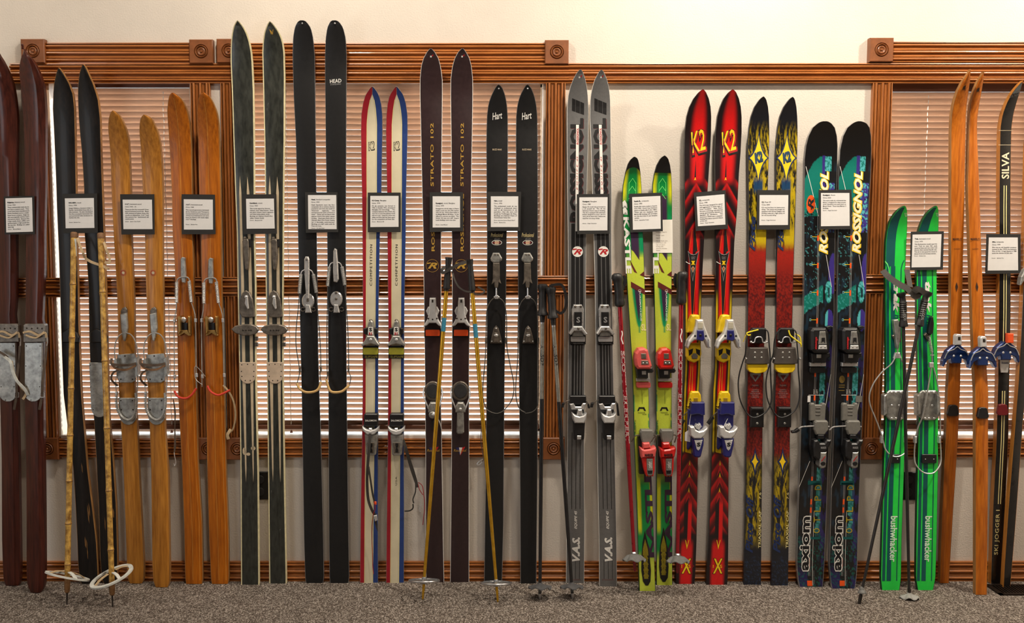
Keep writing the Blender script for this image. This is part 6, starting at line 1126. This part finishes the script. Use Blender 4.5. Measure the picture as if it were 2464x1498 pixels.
# black pointed skis
for n in (17, 18):
    s = SK[n]
    lv = s.part('throw_housing', alu, lambda mb: s.prism(mb, [(-15, 622), (-9, 608), (6, 608), (13, 621), (12, 626), (6, 632), (-8, 632), (-14, 627)], .002, .02, .004)); bolts(s, [(-4, 612), (3, 612)], 2.2, .002, .02, mat=dsteel, parent=lv)
    s.part('throw_lever', dsteel, lambda mb: s.prism(mb, [(-9, 632), (7, 632), (8, 672), (11, 682), (5, 680), (3, 692), (-4, 692), (-6, 680), (-12, 684), (-9, 672)], .008, .026, .003)); s.part('cable_link', chrome, lambda mb: s.tube(mb, [(-.5, 690, .02), (-.5, 702, .02), (-.5, 713, .02)], .003))
    s.part('cable_yoke', chrome, lambda mb: s.prism(mb, [(-7, 714), (0, 708), (8, 714), (4, 719), (-4, 719)], .012, .02, .002))
    r = 27 if n == 17 else 26
    s.part('cable', dwire, lambda mb: s.tube(mb, [(-5, 716, .018), (-14, 724, .018), (-22, 742, .016), (-24, 770, .014), (-24.5, 830, .012), (-26, 870, .012), (-30, 920, .01), (-30, 955, .01), (-22, 982, .014), (-8, 992, .018)], .0019)); s.part('cable', dwire, lambda mb: s.tube(mb, [(5, 716, .018), (14, 722, .018), (21, 736, .016), (25, 770, .014), (26, 830, .012), (33, 870, .008), (44, 925, .004), (40, 960, .008), (22, 985, .014), (6, 994, .018), (-8, 992, .018)], .0019)) if n == 17 else s.part('cable', dwire, lambda mb: s.tube(mb, [(5, 716, .018), (14, 722, .018), (21, 738, .016), (23, 770, .014), (24, 850, .012), (24, 940, .012), (22, 975, .014), (10, 990, .018), (-8, 994, .018)], .0019))
    for x, y in ((-24, 818), (25, 818)): s.part('cable_guide', dsteel, lambda mb: s.box(mb, x - 2.5, y - 6, x + 2.5, y + 8, -.002, .016))
    tp = s.part('toe_piece', dsteel, lambda mb: (s.prism(mb, [(0, 783), (6, 790), (13, 815), (15, 826), (-14, 826), (-12, 815), (-6, 790)], 0, .010, .003), s.prism(mb, [(-4, 800), (4, 800), (6, 824), (-6, 824)], .008, .022, .003))); s.part('toe_knob', chrome, lambda mb: s.dome(mb, 0, 806, 6, .010, .014), tp, True); bolts(s, [(0, 790), (-10, 821), (11, 821)], 2, .0016, .010, mat=chrome, parent=tp)
SK[17].part('hanging_cord', leatb, lambda mb: SK[17].tube(mb, [(-27, 985, .01), (-32, 1020, .01), (-34, 1060, .01), (-28, 1100, .01), (-30, 1110, .01)], .0016)); SK[17].part('hook', chrome, lambda mb: SK[17].tube(mb, [(-28, 1104, .01), (-36, 1108, .01), (-43, 1116, .01), (-38, 1118, .01), (-30, 1110, .01)], .0014))
# graphite grey skis
for n in (19, 20):
    s = SK[n]; a = 2
    tp = s.part('toe_piece', chrome, lambda mb: (s.prism(mb, [(-14 + a, 745), (-10 + a, 733), (10 + a, 733), (15 + a, 745), (14 + a, 790), (-13 + a, 790)], .002, .022, .003), s.prism(mb, [(-10 + a, 785), (11 + a, 785), (24 + a, 803), (18 + a, 806), (10 + a, 796), (-8 + a, 796), (-16 + a, 806), (-20 + a, 802)], .01, .042, .003))); bolts(s, [(-6 + a, 737), (7 + a, 737)], 3, .003, .022, mat=dsteel, parent=tp); s.part('toe_insert', bplast, lambda mb: s.box(mb, -8 + a, 750, 10 + a, 783, .02, .028), tp); s.part('toe_foot', alu, lambda mb: s.prism(mb, [(-10 + a, 794), (12 + a, 794), (14 + a, 808), (-12 + a, 808)], .004, .03), tp); bolts(s, [(2 + a, 790)], 3, .003, .042, mat=dsteel, parent=tp); s.text('S', greyp, (-3 + a, 762, 6 + a, 776), bold=.03, e=.0285, parent=tp)
    pb = s.part('toe_pad_base', bplast, lambda mb: s.box(mb, -18 + a, 806, 20 + a, 828, 0, .008)); s.part('toe_pad', wplast, lambda mb: s.prism(mb, rrect(-16 + a, 809, 18 + a, 822, 2), .006, .013, .001), pb); s.text('SALOMON', greyp, (-10 + a, 824, 14 + a, 827), e=.0085, parent=pb)
    br = s.part('brake_arms', dsteel, lambda mb: [s.tube(mb, p, .002) for p in ([(-16, 962, .02), (-24, 965, .024), (-30, 974, .02)], [(20, 962, .02), (26, 966, .024), (30, 978, .02)])]); s.part('brake_tips', bplast, lambda mb: [s.prism(mb, p, .008, .024) for p in ([(-34, 970), (-28, 968), (-30, 980), (-36, 980)], [(27, 970), (31, 970), (34, 1000 if n == 20 else 982), (29, 1000 if n == 20 else 982)])], br)
    hp = s.part('heel_pad', bplast, lambda mb: s.prism(mb, [(-17 + a, 952), (22 + a, 952), (23 + a, 972), (-16 + a, 974)], .004, .026, .003)); s.part('heel_frame', chrome, lambda mb: s.prism(mb, [(-17 + a, 972), (-8 + a, 970), (-3 + a, 978), (10 + a, 978), (14 + a, 970), (22 + a, 970), (18 + a, 985), (-13 + a, 985)], .006, .03, .003))
    s.part('heel_jaw', wplast, lambda mb: s.prism(mb, [(-11 + a, 994), (-2 + a, 1000), (7 + a, 1002), (16 + a, 1000), (24 + a, 994), (22 + a, 1010), (18 + a, 1018), (-5 + a, 1018), (-9 + a, 1010)], .01, .05, .004)); s.part('heel_hook', chrome, lambda mb: s.prism(mb, [(3 + a, 985), (12 + a, 985), (15 + a, 1000), (0 + a, 1000)], .02, .044, .003))
    hl = s.part('heel_lever', bplast, lambda mb: s.prism(mb, [(-8 + a, 1016), (20 + a, 1016), (18 + a, 1056), (15 + a, 1058), (-6 + a, 1058)], .006, .04, .004)); s.part('lever_plate', chrome, lambda mb: s.box(mb, 1 + a, 1048, 11 + a, 1057, .038, .043), hl)
# lime and green skis
for n in (21, 22):
    s = SK[n]; red = pinkp if n == 21 else rplast; a = 7 if n == 21 else 4; k = 0  # left ski's toe and heel housings use the paler red
    tp = s.part('toe_housing', red, lambda mb: s.prism(mb, [(-16 + a, 850), (-8 + a, 839), (6 + a, 837), (14 + a, 842), (18 + a, 862), (22 + a, 880), (18 + a, 888), (-12 + a, 888), (-17 + a, 880), (-18 + a, 862)], .004, .05, .007)); s.part('toe_window', dsteel, lambda mb: s.box(mb, -3 + a, 850, 9 + a, 863, .048, .0515), tp); pl = s.part('screw_plate', dsteel, lambda mb: s.prism(mb, [(-3 + a, 867), (13 + a, 867), (15 + a, 877), (-4 + a, 877)], .048, .0515), tp)
    s.part('plate_screw', chrome, lambda mb: [s.dome(mb, x + a, 873, 2, .0015, .0512) for x in (1, 10)], tp, True)
    s.part('toe_jaw', bplast, lambda mb: (s.prism(mb, [(-16 + a, 886), (22 + a, 884), (26 + a, 892), (22 + a, 897), (12 + a, 897), (12 + a, 910), (-14 + a, 910)], .004, .036, .003),)); s.part('toe_wire', alu, lambda mb: s.box(mb, -3 + a, 892, 7 + a, 901, .03, .038)); s.part('toe_bar', chrome, lambda mb: s.box(mb, -17 + a, 910, 16 + a, 917, .006, .02)); s.part('toe_pad', red, lambda mb: s.prism(mb, rrect(-17 + a, 919, 17 + a, 933, 4), .002, .014, .002))
    b = 10 if n == 21 else 5
    br = s.part('brake_arms', dsteel, lambda mb: [s.tube(mb, p, .0022) for p in ([(-14 + b, 1046, .02), (-26 + b, 1048, .024), (-36 + b, 1062, .02)], [(16 + b, 1046, .02), (24 + b, 1048, .024), (20 + b, 1064, .02)])])
    s.part('brake_pad', gplast, lambda mb: s.prism(mb, [(-14 + b, 1040), (-11 + b, 1034), (16 + b, 1034), (19 + b, 1040), (17 + b, 1056), (8 + b, 1070), (-8 + b, 1070), (-12 + b, 1056)], .006, .034, .004)); s.part('heel_track', bplast, lambda mb: s.box(mb, -20 + b, 1050, -8 + b, 1140, .002, .02))
    hh = s.part('heel_housing', red, lambda mb: (s.prism(mb, [(-8 + b, 1066), (8 + b, 1065), (11 + b, 1078), (-8 + b, 1080)], .01, .05, .004), s.prism(mb, [(-15 + b, 1078), (-4 + b, 1082), (10 + b, 1080), (23 + b, 1076), (24 + b, 1082), (20 + b, 1100), (-13 + b, 1102)], .01, .056, .005))); s.text('MARKER', blackp, (-5 + b, 1091, 16 + b, 1098), bold=.05, e=.0565, parent=hh)
    hl = s.part('heel_lever', rplast, lambda mb: s.prism(mb, [(-12 + b, 1101), (19 + b, 1100), (18 + b, 1128), (14 + b, 1146), (-3 + b, 1146), (-8 + b, 1130)], .008, .05, .005)); s.part('lever_insert', gplast, lambda mb: s.prism(mb, [(-1 + b, 1103), (14 + b, 1103), (13 + b, 1141), (9 + b, 1144), (1 + b, 1144), (-1 + b, 1138)], .048, .054, .002), hl); s.part('lever_tip', bplast, lambda mb: s.prism(mb, [(0 + b, 1130), (12 + b, 1130), (11 + b, 1139), (1 + b, 1139)], .053, .0555, .001), hl); s.text('comfort', white, (1 + b, 1110, 11 + b, 1126), rot=90, shear=.3, e=.0545, parent=hl)
# red flame skis
for n in (23, 24):
    s = SK[n]; a = 9
    s.part('toe_base', yplast, lambda mb: (s.prism(mb, [(-12 + a - 5, 772), (-8 + a - 4, 759), (-4 + a, 757), (6 + a, 758), (8 + a, 776), (2 + a, 800), (-22 + a, 800)], .002, .034, .005),))
    tp = s.part('toe_pad', yplast, lambda mb: (s.prism(mb, [(-24 + a, 838), (-20 + a, 826), (10 + a, 826), (12 + a, 852), (8 + a, 866), (-6 + a, 873), (-18 + a, 868), (-24 + a, 858)], .002, .026, .004),))
    s.part('toe_rubber', bplast, lambda mb: (s.prism(mb, [(-19 + a, 842), (-8 + a, 838), (-10 + a, 850), (-18 + a, 856)], .02, .028), s.prism(mb, [(-2 + a, 838), (9 + a, 842), (8 + a, 856), (0 + a, 850)], .02, .028)), tp); s.part('toe_tongue', gplast, lambda mb: s.prism(mb, [(-12 + a, 856), (-7 + a, 850), (-1 + a, 850), (4 + a, 856), (2 + a, 863), (-10 + a, 863)], .02, .032, .003), tp)
    jw = s.part('toe_jaw', wplast, lambda mb: (s.prism(mb, [(0 + a, 769), (16 + a, 769), (19 + a, 782), (26 + a, 800), (34 + a, 818), (35 + a, 836), (29 + a, 838), (20 + a, 818), (-4 + a, 818), (-14 + a, 826), (-20 + a, 839), (-23 + a, 834), (-20 + a, 820), (-8 + a, 804), (-2 + a, 786)], .02, .06, .005),)); s.part('jaw_block', blup, lambda mb: s.prism(mb, [(1 + a, 794), (17 + a, 794), (20 + a, 816), (14 + a, 821), (0 + a, 817)], .056, .063, .003), jw); s.part('jaw_window', M('clear_window_plastic', (186, 180, 160), .2, var=.15), lambda mb: s.box(mb, 3 + a, 775, 15 + a, 791, .058, .0615), jw); s.part('jaw_hole', bplast, lambda mb: [s.dome(mb, x + a, 808, 2.8, .001, .0598) for x in (-4, 22)], jw, True); bolts(s, [(9 + a, 806)], 3.6, .003, .063, mat=bplast, parent=jw); s.text('SALOMON', navyp, (26 + a, 816, 30 + a, 834), rot=-90, e=.0605, parent=jw)
    hb = s.part('heel_base', yplast, lambda mb: (s.prism(mb, [(-17 + a, 978), (-12 + a, 948), (-8 + a, 942), (9 + a, 942), (14 + a, 950), (17 + a, 982)], .002, .022, .004), s.prism(mb, [(-18 + a, 980), (-10 + a, 980), (-6 + a, 1080), (-2 + a, 1092), (-19 + a, 1088)], .002, .016, .003))); s.part('base_slot', M('dark_mustard', (150, 120, 14), .5), lambda mb: s.box(mb, -3 + a, 957, 7 + a, 969, .02, .0235), hb); s.text('PRO', blackp, (-14 + a, 958, -9 + a, 978), rot=90, e=.0225, bold=.03, parent=hb)
    s.part('brake_pad', blup, lambda mb: s.prism(mb, [(-8 + a, 968), (24 + a, 968), (25 + a, 998), (18 + a, 999), (12 + a, 996), (4 + a, 996), (-6 + a, 998), (-11 + a, 996)], .02, .044, .003)); hbody = s.part('heel_body', blup, lambda mb: s.prism(mb, [(-16 + a, 984), (22 + a, 990), (22 + a, 1024), (-12 + a, 1082), (-16 + a, 1080)], .004, .03, .003)); bolts(s, [(2 + a, 1008)], 3, .002, .03, mat=blup, parent=hbody)
    s.part('brake_arm', dsteel, lambda mb: s.tube(mb, [(-12 + a, 991, .02), (-20 + a, 992, .022), (-28 + a, 1002, .022)], .002)); s.part('brake_tip', bplast, lambda mb: s.prism(mb, [(-28 + a, 1000), (-24 + a, 1006), (-36 + a, 1022), (-41 + a, 1018)] if n == 24 else [(-26 + a, 1008), (-22 + a, 1012), (-28 + a, 1024), (-34 + a, 1022)], .012, .028))
    jw = s.part('heel_jaw', wplast, lambda mb: s.prism(mb, [(-11 + a, 1026), (0 + a, 1026), (4 + a, 1034), (12 + a, 1038), (22 + a, 1036), (33 + a, 1028), (32 + a, 1036), (26 + a, 1048), (18 + a, 1055), (0 + a, 1055), (-9 + a, 1048)], .014, .062, .004)); s.part('jaw_teeth', wplast, lambda mb: s.prism(mb, [(2 + a, 1026), (6 + a, 1019), (10 + a, 1022), (14 + a, 1018), (18 + a, 1026), (12 + a, 1034), (6 + a, 1032)], .02, .05, .002), jw)
    hl = s.part('heel_lever', blup, lambda mb: s.prism(mb, [(-4 + a, 1054), (24 + a, 1054), (24 + a, 1070), (18 + a, 1098), (14 + a, 1101), (4 + a, 1100), (0 + a, 1096)], .01, .056, .005)); s.part('lever_plate', wplast, lambda mb: s.prism(mb, [(1 + a, 1058), (21 + a, 1058), (15 + a, 1080), (11 + a, 1084), (7 + a, 1080)], .055, .0585, .001), hl); s.text('S', blackp, (7 + a, 1064, 16 + a, 1074), bold=.05, e=.059, parent=hl)
    s.part('paper_tag', mpaper, lambda mb: s.prism(mb, [(-22 + a, 1040), (-14 + a, 1034), (-8 + a, 1040), (-9 + a, 1063), (-22 + a, 1060)] if n == 23 else [(-16 + a, 1030), (-8 + a, 1032), (-6 + a, 1056), (-17 + a, 1050)], .03, .031, 0)); s.part('tag_string', mcord, lambda mb: s.tube(mb, [(-14 + a, 1036, .032), (-11 + a, 1010, .034), (-8 + a, 990, .036)] if n == 23 else [(-4 + a, 1030, .034), (2 + a, 1018, .036), (8 + a, 1006, .036)], .0009))
# telemark skis
for n in (25, 26):
    s = SK[n]; a = 5
    fb2 = s.part('front_block', bplast, lambda mb: s.prism(mb, [(-15 + a, 793), (-12 + a, 789), (18 + a, 789), (20 + a, 793), (20 + a, 816), (14 + a, 826), (-12 + a, 826), (-17 + a, 816)], .004, .03, .004)); s.part('bail', chrome, lambda mb: (s.tube(mb, [(-17 + a, 823, .03), (-9 + a, 823, .032), (-6 + a, 813, .034), (2 + a, 810, .034), (9 + a, 813, .034), (12 + a, 823, .032), (21 + a, 823, .03)], .0022),), fb2, True); bolts(s, [(-17 + a, 822), (21 + a, 822)], 3, .006, .028, mat=chrome, parent=fb2)
    tp = s.part('toe_plate', M('smoked_steel_plate', (98, 92, 88), .4, metal=.5, var=.12), lambda mb: (s.prism(mb, [(-20 + a, 836), (24 + a, 836), (28 + a, 860), (30 + a, 874), (18 + a, 876), (-24 + a, 876), (-27 + a, 874), (-25 + a, 860)], .004, .03, .003),)); bolts(s, [(-7 + a, 848), (9 + a, 848), (-7 + a, 860), (9 + a, 860)], 2.6, .0016, .03, mat=alu, parent=tp); s.part('side_pin', chrome, lambda mb: [s.dome(mb, x + a, 862, 3, .010, .02) for x in (-29, 34)], tp, True)
    s.part('toe_pad', yplast, lambda mb: s.prism(mb, [(-24 + a, 876), (24 + a, 876), (24 + a, 888), (18 + a, 895), (4 + a, 898), (-6 + a, 898), (-18 + a, 895), (-24 + a, 888)], .004, .024, .002))
    x = 0 if n == 25 else 2
    s.part('cable', blackw, lambda mb: s.tube(mb, [(17 + a, 792, .03), (24 + a, 800, .034), (27 + a, 830, .036), (30 + a, 862, .036), (31 + a, 890, .036), (33 + a + x, 930, .03), (34 + a, 965, .03), (22 + a, 990, .034), (-4 + a, 1004, .038), (-22 + a, 996, .034), (-40 + a, 965, .03), (-46 + a, 930, .03), (-44 + a, 900, .03), (-36 + a, 870, .034), (-30 + a, 850, .036), (-28 + a, 820, .036), (-22 + a, 800, .034), (-13 + a, 791, .03)], .0026, 8), smooth=True)
    hb = s.part('heel_block', bplast, lambda mb: (s.box(mb, -15 + a, 986, 17 + a, 1028, .002, .022, .003), s.box(mb, -14 + a, 980, 16 + a, 988, .002, .030, .003))); bolts(s, [(1 + a, 996), (1 + a, 1018)], 3, .002, .022, mat=alu, parent=hb)
    if n == 25: s.part('release_cord', yelc, lambda mb: s.tube(mb, [(0 + a, 793, .036), (-16 + a, 797, .038), (-27 + a, 801, .036), (-24 + a, 806, .036), (-18 + a, 805, .036)], .0026)); s.part('release_cord', yelc, lambda mb: s.tube(mb, [(-29 + a, 804, .034), (-32 + a, 812, .032), (-36 + a, 822, .03)], .0014))
    else: s.part('release_cord', yelc, lambda mb: s.tube(mb, [(6 + a, 794, .036), (10 + a, 806, .038), (22 + a, 816, .038), (35 + a, 826, .036), (37 + a, 830, .036)], .0026)); s.part('release_cord', yelc, lambda mb: s.tube(mb, [(22 + a, 803, .034), (33 + a, 810, .034), (36 + a, 822, .034), (37 + a, 834, .034)], .0024))
# wide black skis
for n in (27, 28):
    s = SK[n]; a = 8 if n == 27 else 5
    tp = s.part('toe_housing', bplast, lambda mb: s.prism(mb, [(-24 + a, 796), (-20 + a, 789), (12 + a, 789), (18 + a, 800), (23 + a, 836), (21 + a, 850), (-12 + a, 850), (-22 + a, 842)], .004, .052, .008)); s.part('toe_window', alu, lambda mb: s.prism(mb, [(-4 + a, 797), (10 + a, 797), (14 + a, 828), (-6 + a, 828)], .05, .0535), tp); s.part('window_mark', bplast, lambda mb: s.prism(mb, [(1 + a, 812), (9 + a, 812), (9 + a, 825), (5 + a, 820), (1 + a, 825)], .0535, .0542, 0), tp); s.part('screw_plate', wplast, lambda mb: s.prism(mb, [(-5 + a, 830), (14 + a, 830), (15 + a, 840), (-6 + a, 840)], .05, .0535), tp)
    s.part('plate_screw', alu, lambda mb: [s.dome(mb, x + a, 835, 2.4, .0015, .053) for x in (0, 10)], tp, True); s.text('comp', redp, (-14 + a, 810, -8 + a, 840), rot=90, shear=.3, bold=.05, e=.0545, parent=tp)
    s.part('toe_lens', bplast, lambda mb: s.prism(mb, [(12 + a, 786), (22 + a, 783), (29 + a, 786), (20 + a, 793), (14 + a, 793)], 0, .02, .002)); s.part('toe_jaw', bplast, lambda mb: s.prism(mb, [(-22 + a, 850), (22 + a, 848), (24 + a, 858), (16 + a, 862), (14 + a, 872), (-20 + a, 872)], .004, .034, .003)); s.part('toe_wire', alu, lambda mb: s.box(mb, -9 + a, 852, 2 + a, 861, .03, .038)); s.part('toe_bar', chrome, lambda mb: s.box(mb, -24 + a, 872, 14 + a, 881, .006, .022)); s.part('toe_pad', bplast, lambda mb: s.prism(mb, rrect(-25 + a, 883, 13 + a, 897, 4), .002, .014, .002))
    b = 14 if n == 27 else 13
    s.part('brake_plate', gplast, lambda mb: (s.prism(mb, [(-27 + b, 974), (-25 + b, 970), (-17 + b, 970), (-15 + b, 974), (0 + b, 974), (2 + b, 970), (9 + b, 970), (11 + b, 974), (10 + b, 1012), (-26 + b, 1012)], .006, .024, .003),)); s.part('plate_rib', M('dark_grey_plastic', (84, 82, 78), .55), lambda mb: [s.box(mb, -14 + b, y, -2 + b, y + 3, .022, .0255) for y in (980, 988, 996)])
    br = s.part('brake_arm', chrome, lambda mb: s.tube(mb, [(20 + b, 1026, .03), (0 + b, 1024, .03), (-30 + b, 1025, .03), (-48 + b, 1027, .03), (-56 + b, 1034, .028)], .0026), smooth=True); s.part('brake_tip', bplast, lambda mb: s.prism(mb, [(-54 + b, 1030), (-50 + b, 1036), (-58 + b, 1041), (-69 + b, 1042), (-70 + b, 1037), (-62 + b, 1036)], .02, .036), br) if n == 27 else None
    s.part('brake_pad', gplast, lambda mb: s.prism(mb, [(-14 + b, 1016), (-11 + b, 1012), (15 + b, 1012), (18 + b, 1016), (19 + b, 1034), (10 + b, 1046), (-10 + b, 1046), (-15 + b, 1034)], .01, .04, .004)); s.part('heel_track', bplast, lambda mb: s.prism(mb, [(-26 + b, 1014), (-14 + b, 1020), (-12 + b, 1060), (-2 + b, 1112), (-18 + b, 1106), (-26 + b, 1070)], .002, .022, .003))
    hh = s.part('heel_housing', bplast, lambda mb: (s.box(mb, -6 + b, 1046, 8 + b, 1056, .02, .045), s.prism(mb, [(-15 + b, 1060), (-6 + b, 1058), (0 + b, 1066), (10 + b, 1066), (16 + b, 1058), (26 + b, 1058), (26 + b, 1064), (18 + b, 1082), (14 + b, 1098), (-4 + b, 1108), (-14 + b, 1098), (-16 + b, 1075)], .008, .056, .005))); s.text('MARKER', greyp, (1 + b, 1074, 14 + b, 1079), bold=.03, e=.0565, parent=hh)
    hl = s.part('heel_lever', alu, lambda mb: s.prism(mb, [(0 + b, 1087), (16 + b, 1087), (16 + b, 1112), (15 + b, 1124), (10 + b, 1127), (4 + b, 1127), (0 + b, 1122), (0 + b, 1110)], .012, .058, .004)); s.part('lever_thumb', bplast, lambda mb: s.prism(mb, ell(8 + b, 1115, 6, 5, 12), .0575, .0592, .0005), hl); s.decal('lever_stripe', redp, [[(3 + b, 1108), (12 + b, 1096), (13 + b, 1098), (4 + b, 1110)]], e=.0586, parent=hl)
    s.part('sticker', mpaper if n == 27 else gplast, lambda mb: s.box(mb, -34 + b + (0 if n == 27 else 38), 952, -27 + b + (0 if n == 27 else 46), 967, 0, .0012, 0))
# bright green skis
for n in (29, 30):
    s = SK[n]
    pa = s.part('toe_plate', alu, lambda mb: (s.prism(mb, [(-19, 944), (-13, 939), (20, 939), (24, 944), (27, 952), (27, 1000), (20, 1008), (14, 1011), (-12, 1011), (-19, 1004), (-25, 994), (-22, 956)], .002, .012, .003), s.prism(mb, [(-26, 952), (-20, 948), (-18, 995), (-26, 1000)], .004, .034, .003), s.prism(mb, [(22, 948), (30, 954), (29, 990), (23, 998)], .004, .034, .003))); bolts(s, [(-8, 944), (2, 944), (14, 944), (-8, 975), (10, 975), (-8, 1006), (2, 1006), (14, 1006)], 3, .002, .012, mat=chrome, parent=pa)
    if n == 29:
        s.part('front_lever', alu, lambda mb: s.prism(mb, [(-3, 770), (8, 768), (15, 780), (14, 812), (10, 838), (5, 838), (2, 812), (-1, 788)], .006, .024, .003)); s.part('lever_bracket', dsteel, lambda mb: s.prism(mb, [(-6, 808), (2, 802), (14, 806), (16, 822), (4, 824)], .002, .012, .002)); s.part('cable_yoke', chrome, lambda mb: s.prism(mb, [(1, 848), (12, 848), (17, 862), (-3, 862)], .008, .018, .002)); s.part('yoke_stem', chrome, lambda mb: s.tube(mb, [(6, 834, .014), (6, 850, .014)], .003))
        s.part('cable', wire, lambda mb: s.tube(mb, [(0, 860, .016), (-10, 876, .018), (-32, 895, .02), (-52, 922, .02), (-62, 950, .018), (-60, 975, .016), (-48, 1005, .014), (-36, 1035, .012), (-28, 1060, .012), (-22, 1080, .016), (-8, 1095, .024), (8, 1098, .028), (22, 1092, .022), (27, 1082, .016), (28, 1040, .012), (27, 1000, .012), (30, 930, .012), (26, 892, .014), (14, 862, .016)], .0026, 8), smooth=True)
    else:
        s.part('front_lever', bplast, lambda mb: s.prism(mb, [(11, 764), (16, 760), (18, 778), (16, 800), (10, 806), (4, 802), (6, 786)], .006, .024, .003)); s.part('spring', wire, lambda mb: s.coil(mb, (4, 808, .016), (10, 848, .016), .0050, .0016, 12), smooth=True); s.part('lever_bracket', dsteel, lambda mb: s.prism(mb, [(-6, 806), (-1, 800), (8, 806), (4, 822)], .002, .014, .002)); s.part('cable_yoke', chrome, lambda mb: (s.tube(mb, [(6, 854, .016), (16, 854, .016)], .002), s.tube(mb, [(11, 846, .016), (11, 872, .016)], .0026), s.box(mb, 5, 872, 15, 884, .01, .02)))
        s.part('cable', wire, lambda mb: s.tube(mb, [(9, 880, .016), (4, 910, .018), (-3, 950, .02), (-14, 1000, .018), (-26, 1030, .014), (-31, 1060, .012), (-33, 1090, .012), (-30, 1115, .018), (-14, 1134, .026), (4, 1139, .03), (18, 1134, .026), (30, 1115, .018), (31, 1090, .012), (29, 1060, .012), (28, 1000, .012), (24, 930, .014), (14, 884, .016)], .0026, 8), smooth=True)
    for x in (-29, 29): s.part('cable_guide', chrome, lambda mb: s.box(mb, x - 3, 1050, x + 2, 1066, 0, .016))
    hp = s.part('heel_pad', bplast, lambda mb: s.prism(mb, rrect(-14 if n == 30 else -6, 1093, 21 if n == 30 else 14, 1114, 2), 0, .008, .001)); bolts(s, [((x - 6) if n == 29 else x, 1104) for x in (-6, 14)], 1.4, .001, .008, mat=chrome, parent=hp)
# cross-country skis: three-pin bindings and heel pads
for n, yo in ((31, 0), (32, 5), (33, -8), (34, -196)):
    s = SK[n]; y = 832 + yo; a = {31: 5, 32: 8, 33: 6, 34: 14}[n]; h = .005 if n in (31, 32) else 0; m = bluem if n != 34 else alu
    bp = s.part('toe_plate', m, lambda mb: (s.prism(mb, [(-12 + a, y + 2), (-6 + a, y - 2), (8 + a, y - 2), (14 + a, y + 4), (24 + a, y + 12), (32 + a, y + 30), (33 + a, y + 46), (29 + a, y + 48), (22 + a, y + 34), (12 + a, y + 30), (12 + a, y + 42), (-12 + a, y + 42), (-14 + a, y + 30), (-22 + a, y + 34), (-31 + a, y + 50), (-34 + a, y + 48), (-32 + a, y + 30), (-24 + a, y + 12)], h, h + .024, .003),)); bolts(s, [(-8 + a, y + 24), (9 + a, y + 24)], 3, .002, h + .024, mat=chrome, parent=bp)
    s.part('wire_bail', chrome, lambda mb: s.tube(mb, [(-30 + a, y + 30, h + .026), (-22 + a, y + 14, h + .028), (-8 + a, y + 8, h + .030), (0 + a, y + 2, h + .032), (8 + a, y + 8, h + .030), (22 + a, y + 14, h + .028), (30 + a, y + 30, h + .026)], .0018), bp, True)
    cl = s.part('clamp_lever', M('orange_plastic', (232, 84, 34), .45) if n == 33 else wplast, lambda mb: (s.box(mb, 2 + a, y - 22, 17 + a, y + 1, h + .02, h + .036, .002) if n == 33 else s.prism(mb, [(-4 + a, y - 24), (-1 + a, y - 28), (8 + a, y - 28), (11 + a, y - 24), (11 + a, y - 2), (-4 + a, y - 2)], h + .012, h + .034, .003),)); s.part('lever_slot', nail, lambda mb: s.box(mb, 1 + a, y - 22, 7 + a, y - 14, h + .032, h + .0346, 0), cl) if n != 33 else None
    if n == 34: continue
    yh = {31: 974, 32: 980, 33: 972}[n]; ah = {31: 2, 32: 4, 33: 0}[n]; hm = M('red_heel_rubber', (120, 22, 30), .5) if n == 33 else bplast
    s.part('heel_pad', hm, lambda mb: s.prism(mb, [(-10 + ah, yh + 2), (-5 + ah, yh), (5 + ah, yh), (10 + ah, yh + 3), (14 + ah, yh + 22), (10 + ah, yh + 27), (-10 + ah, yh + 27), (-14 + ah, yh + 22)], h * .5, h + .010, .002))
s = SK[33]; o = s.part('maker_label', wplast, lambda mb: s.prism(mb, [(-9, 862), (13, 862), (12, 884), (10, 896), (-6, 896), (-8, 884)], 0, .0065, .001)); s.text('Rottefella', navyp, (-6, 870, 11, 875), shear=.3, bold=.02, e=.007, parent=o)
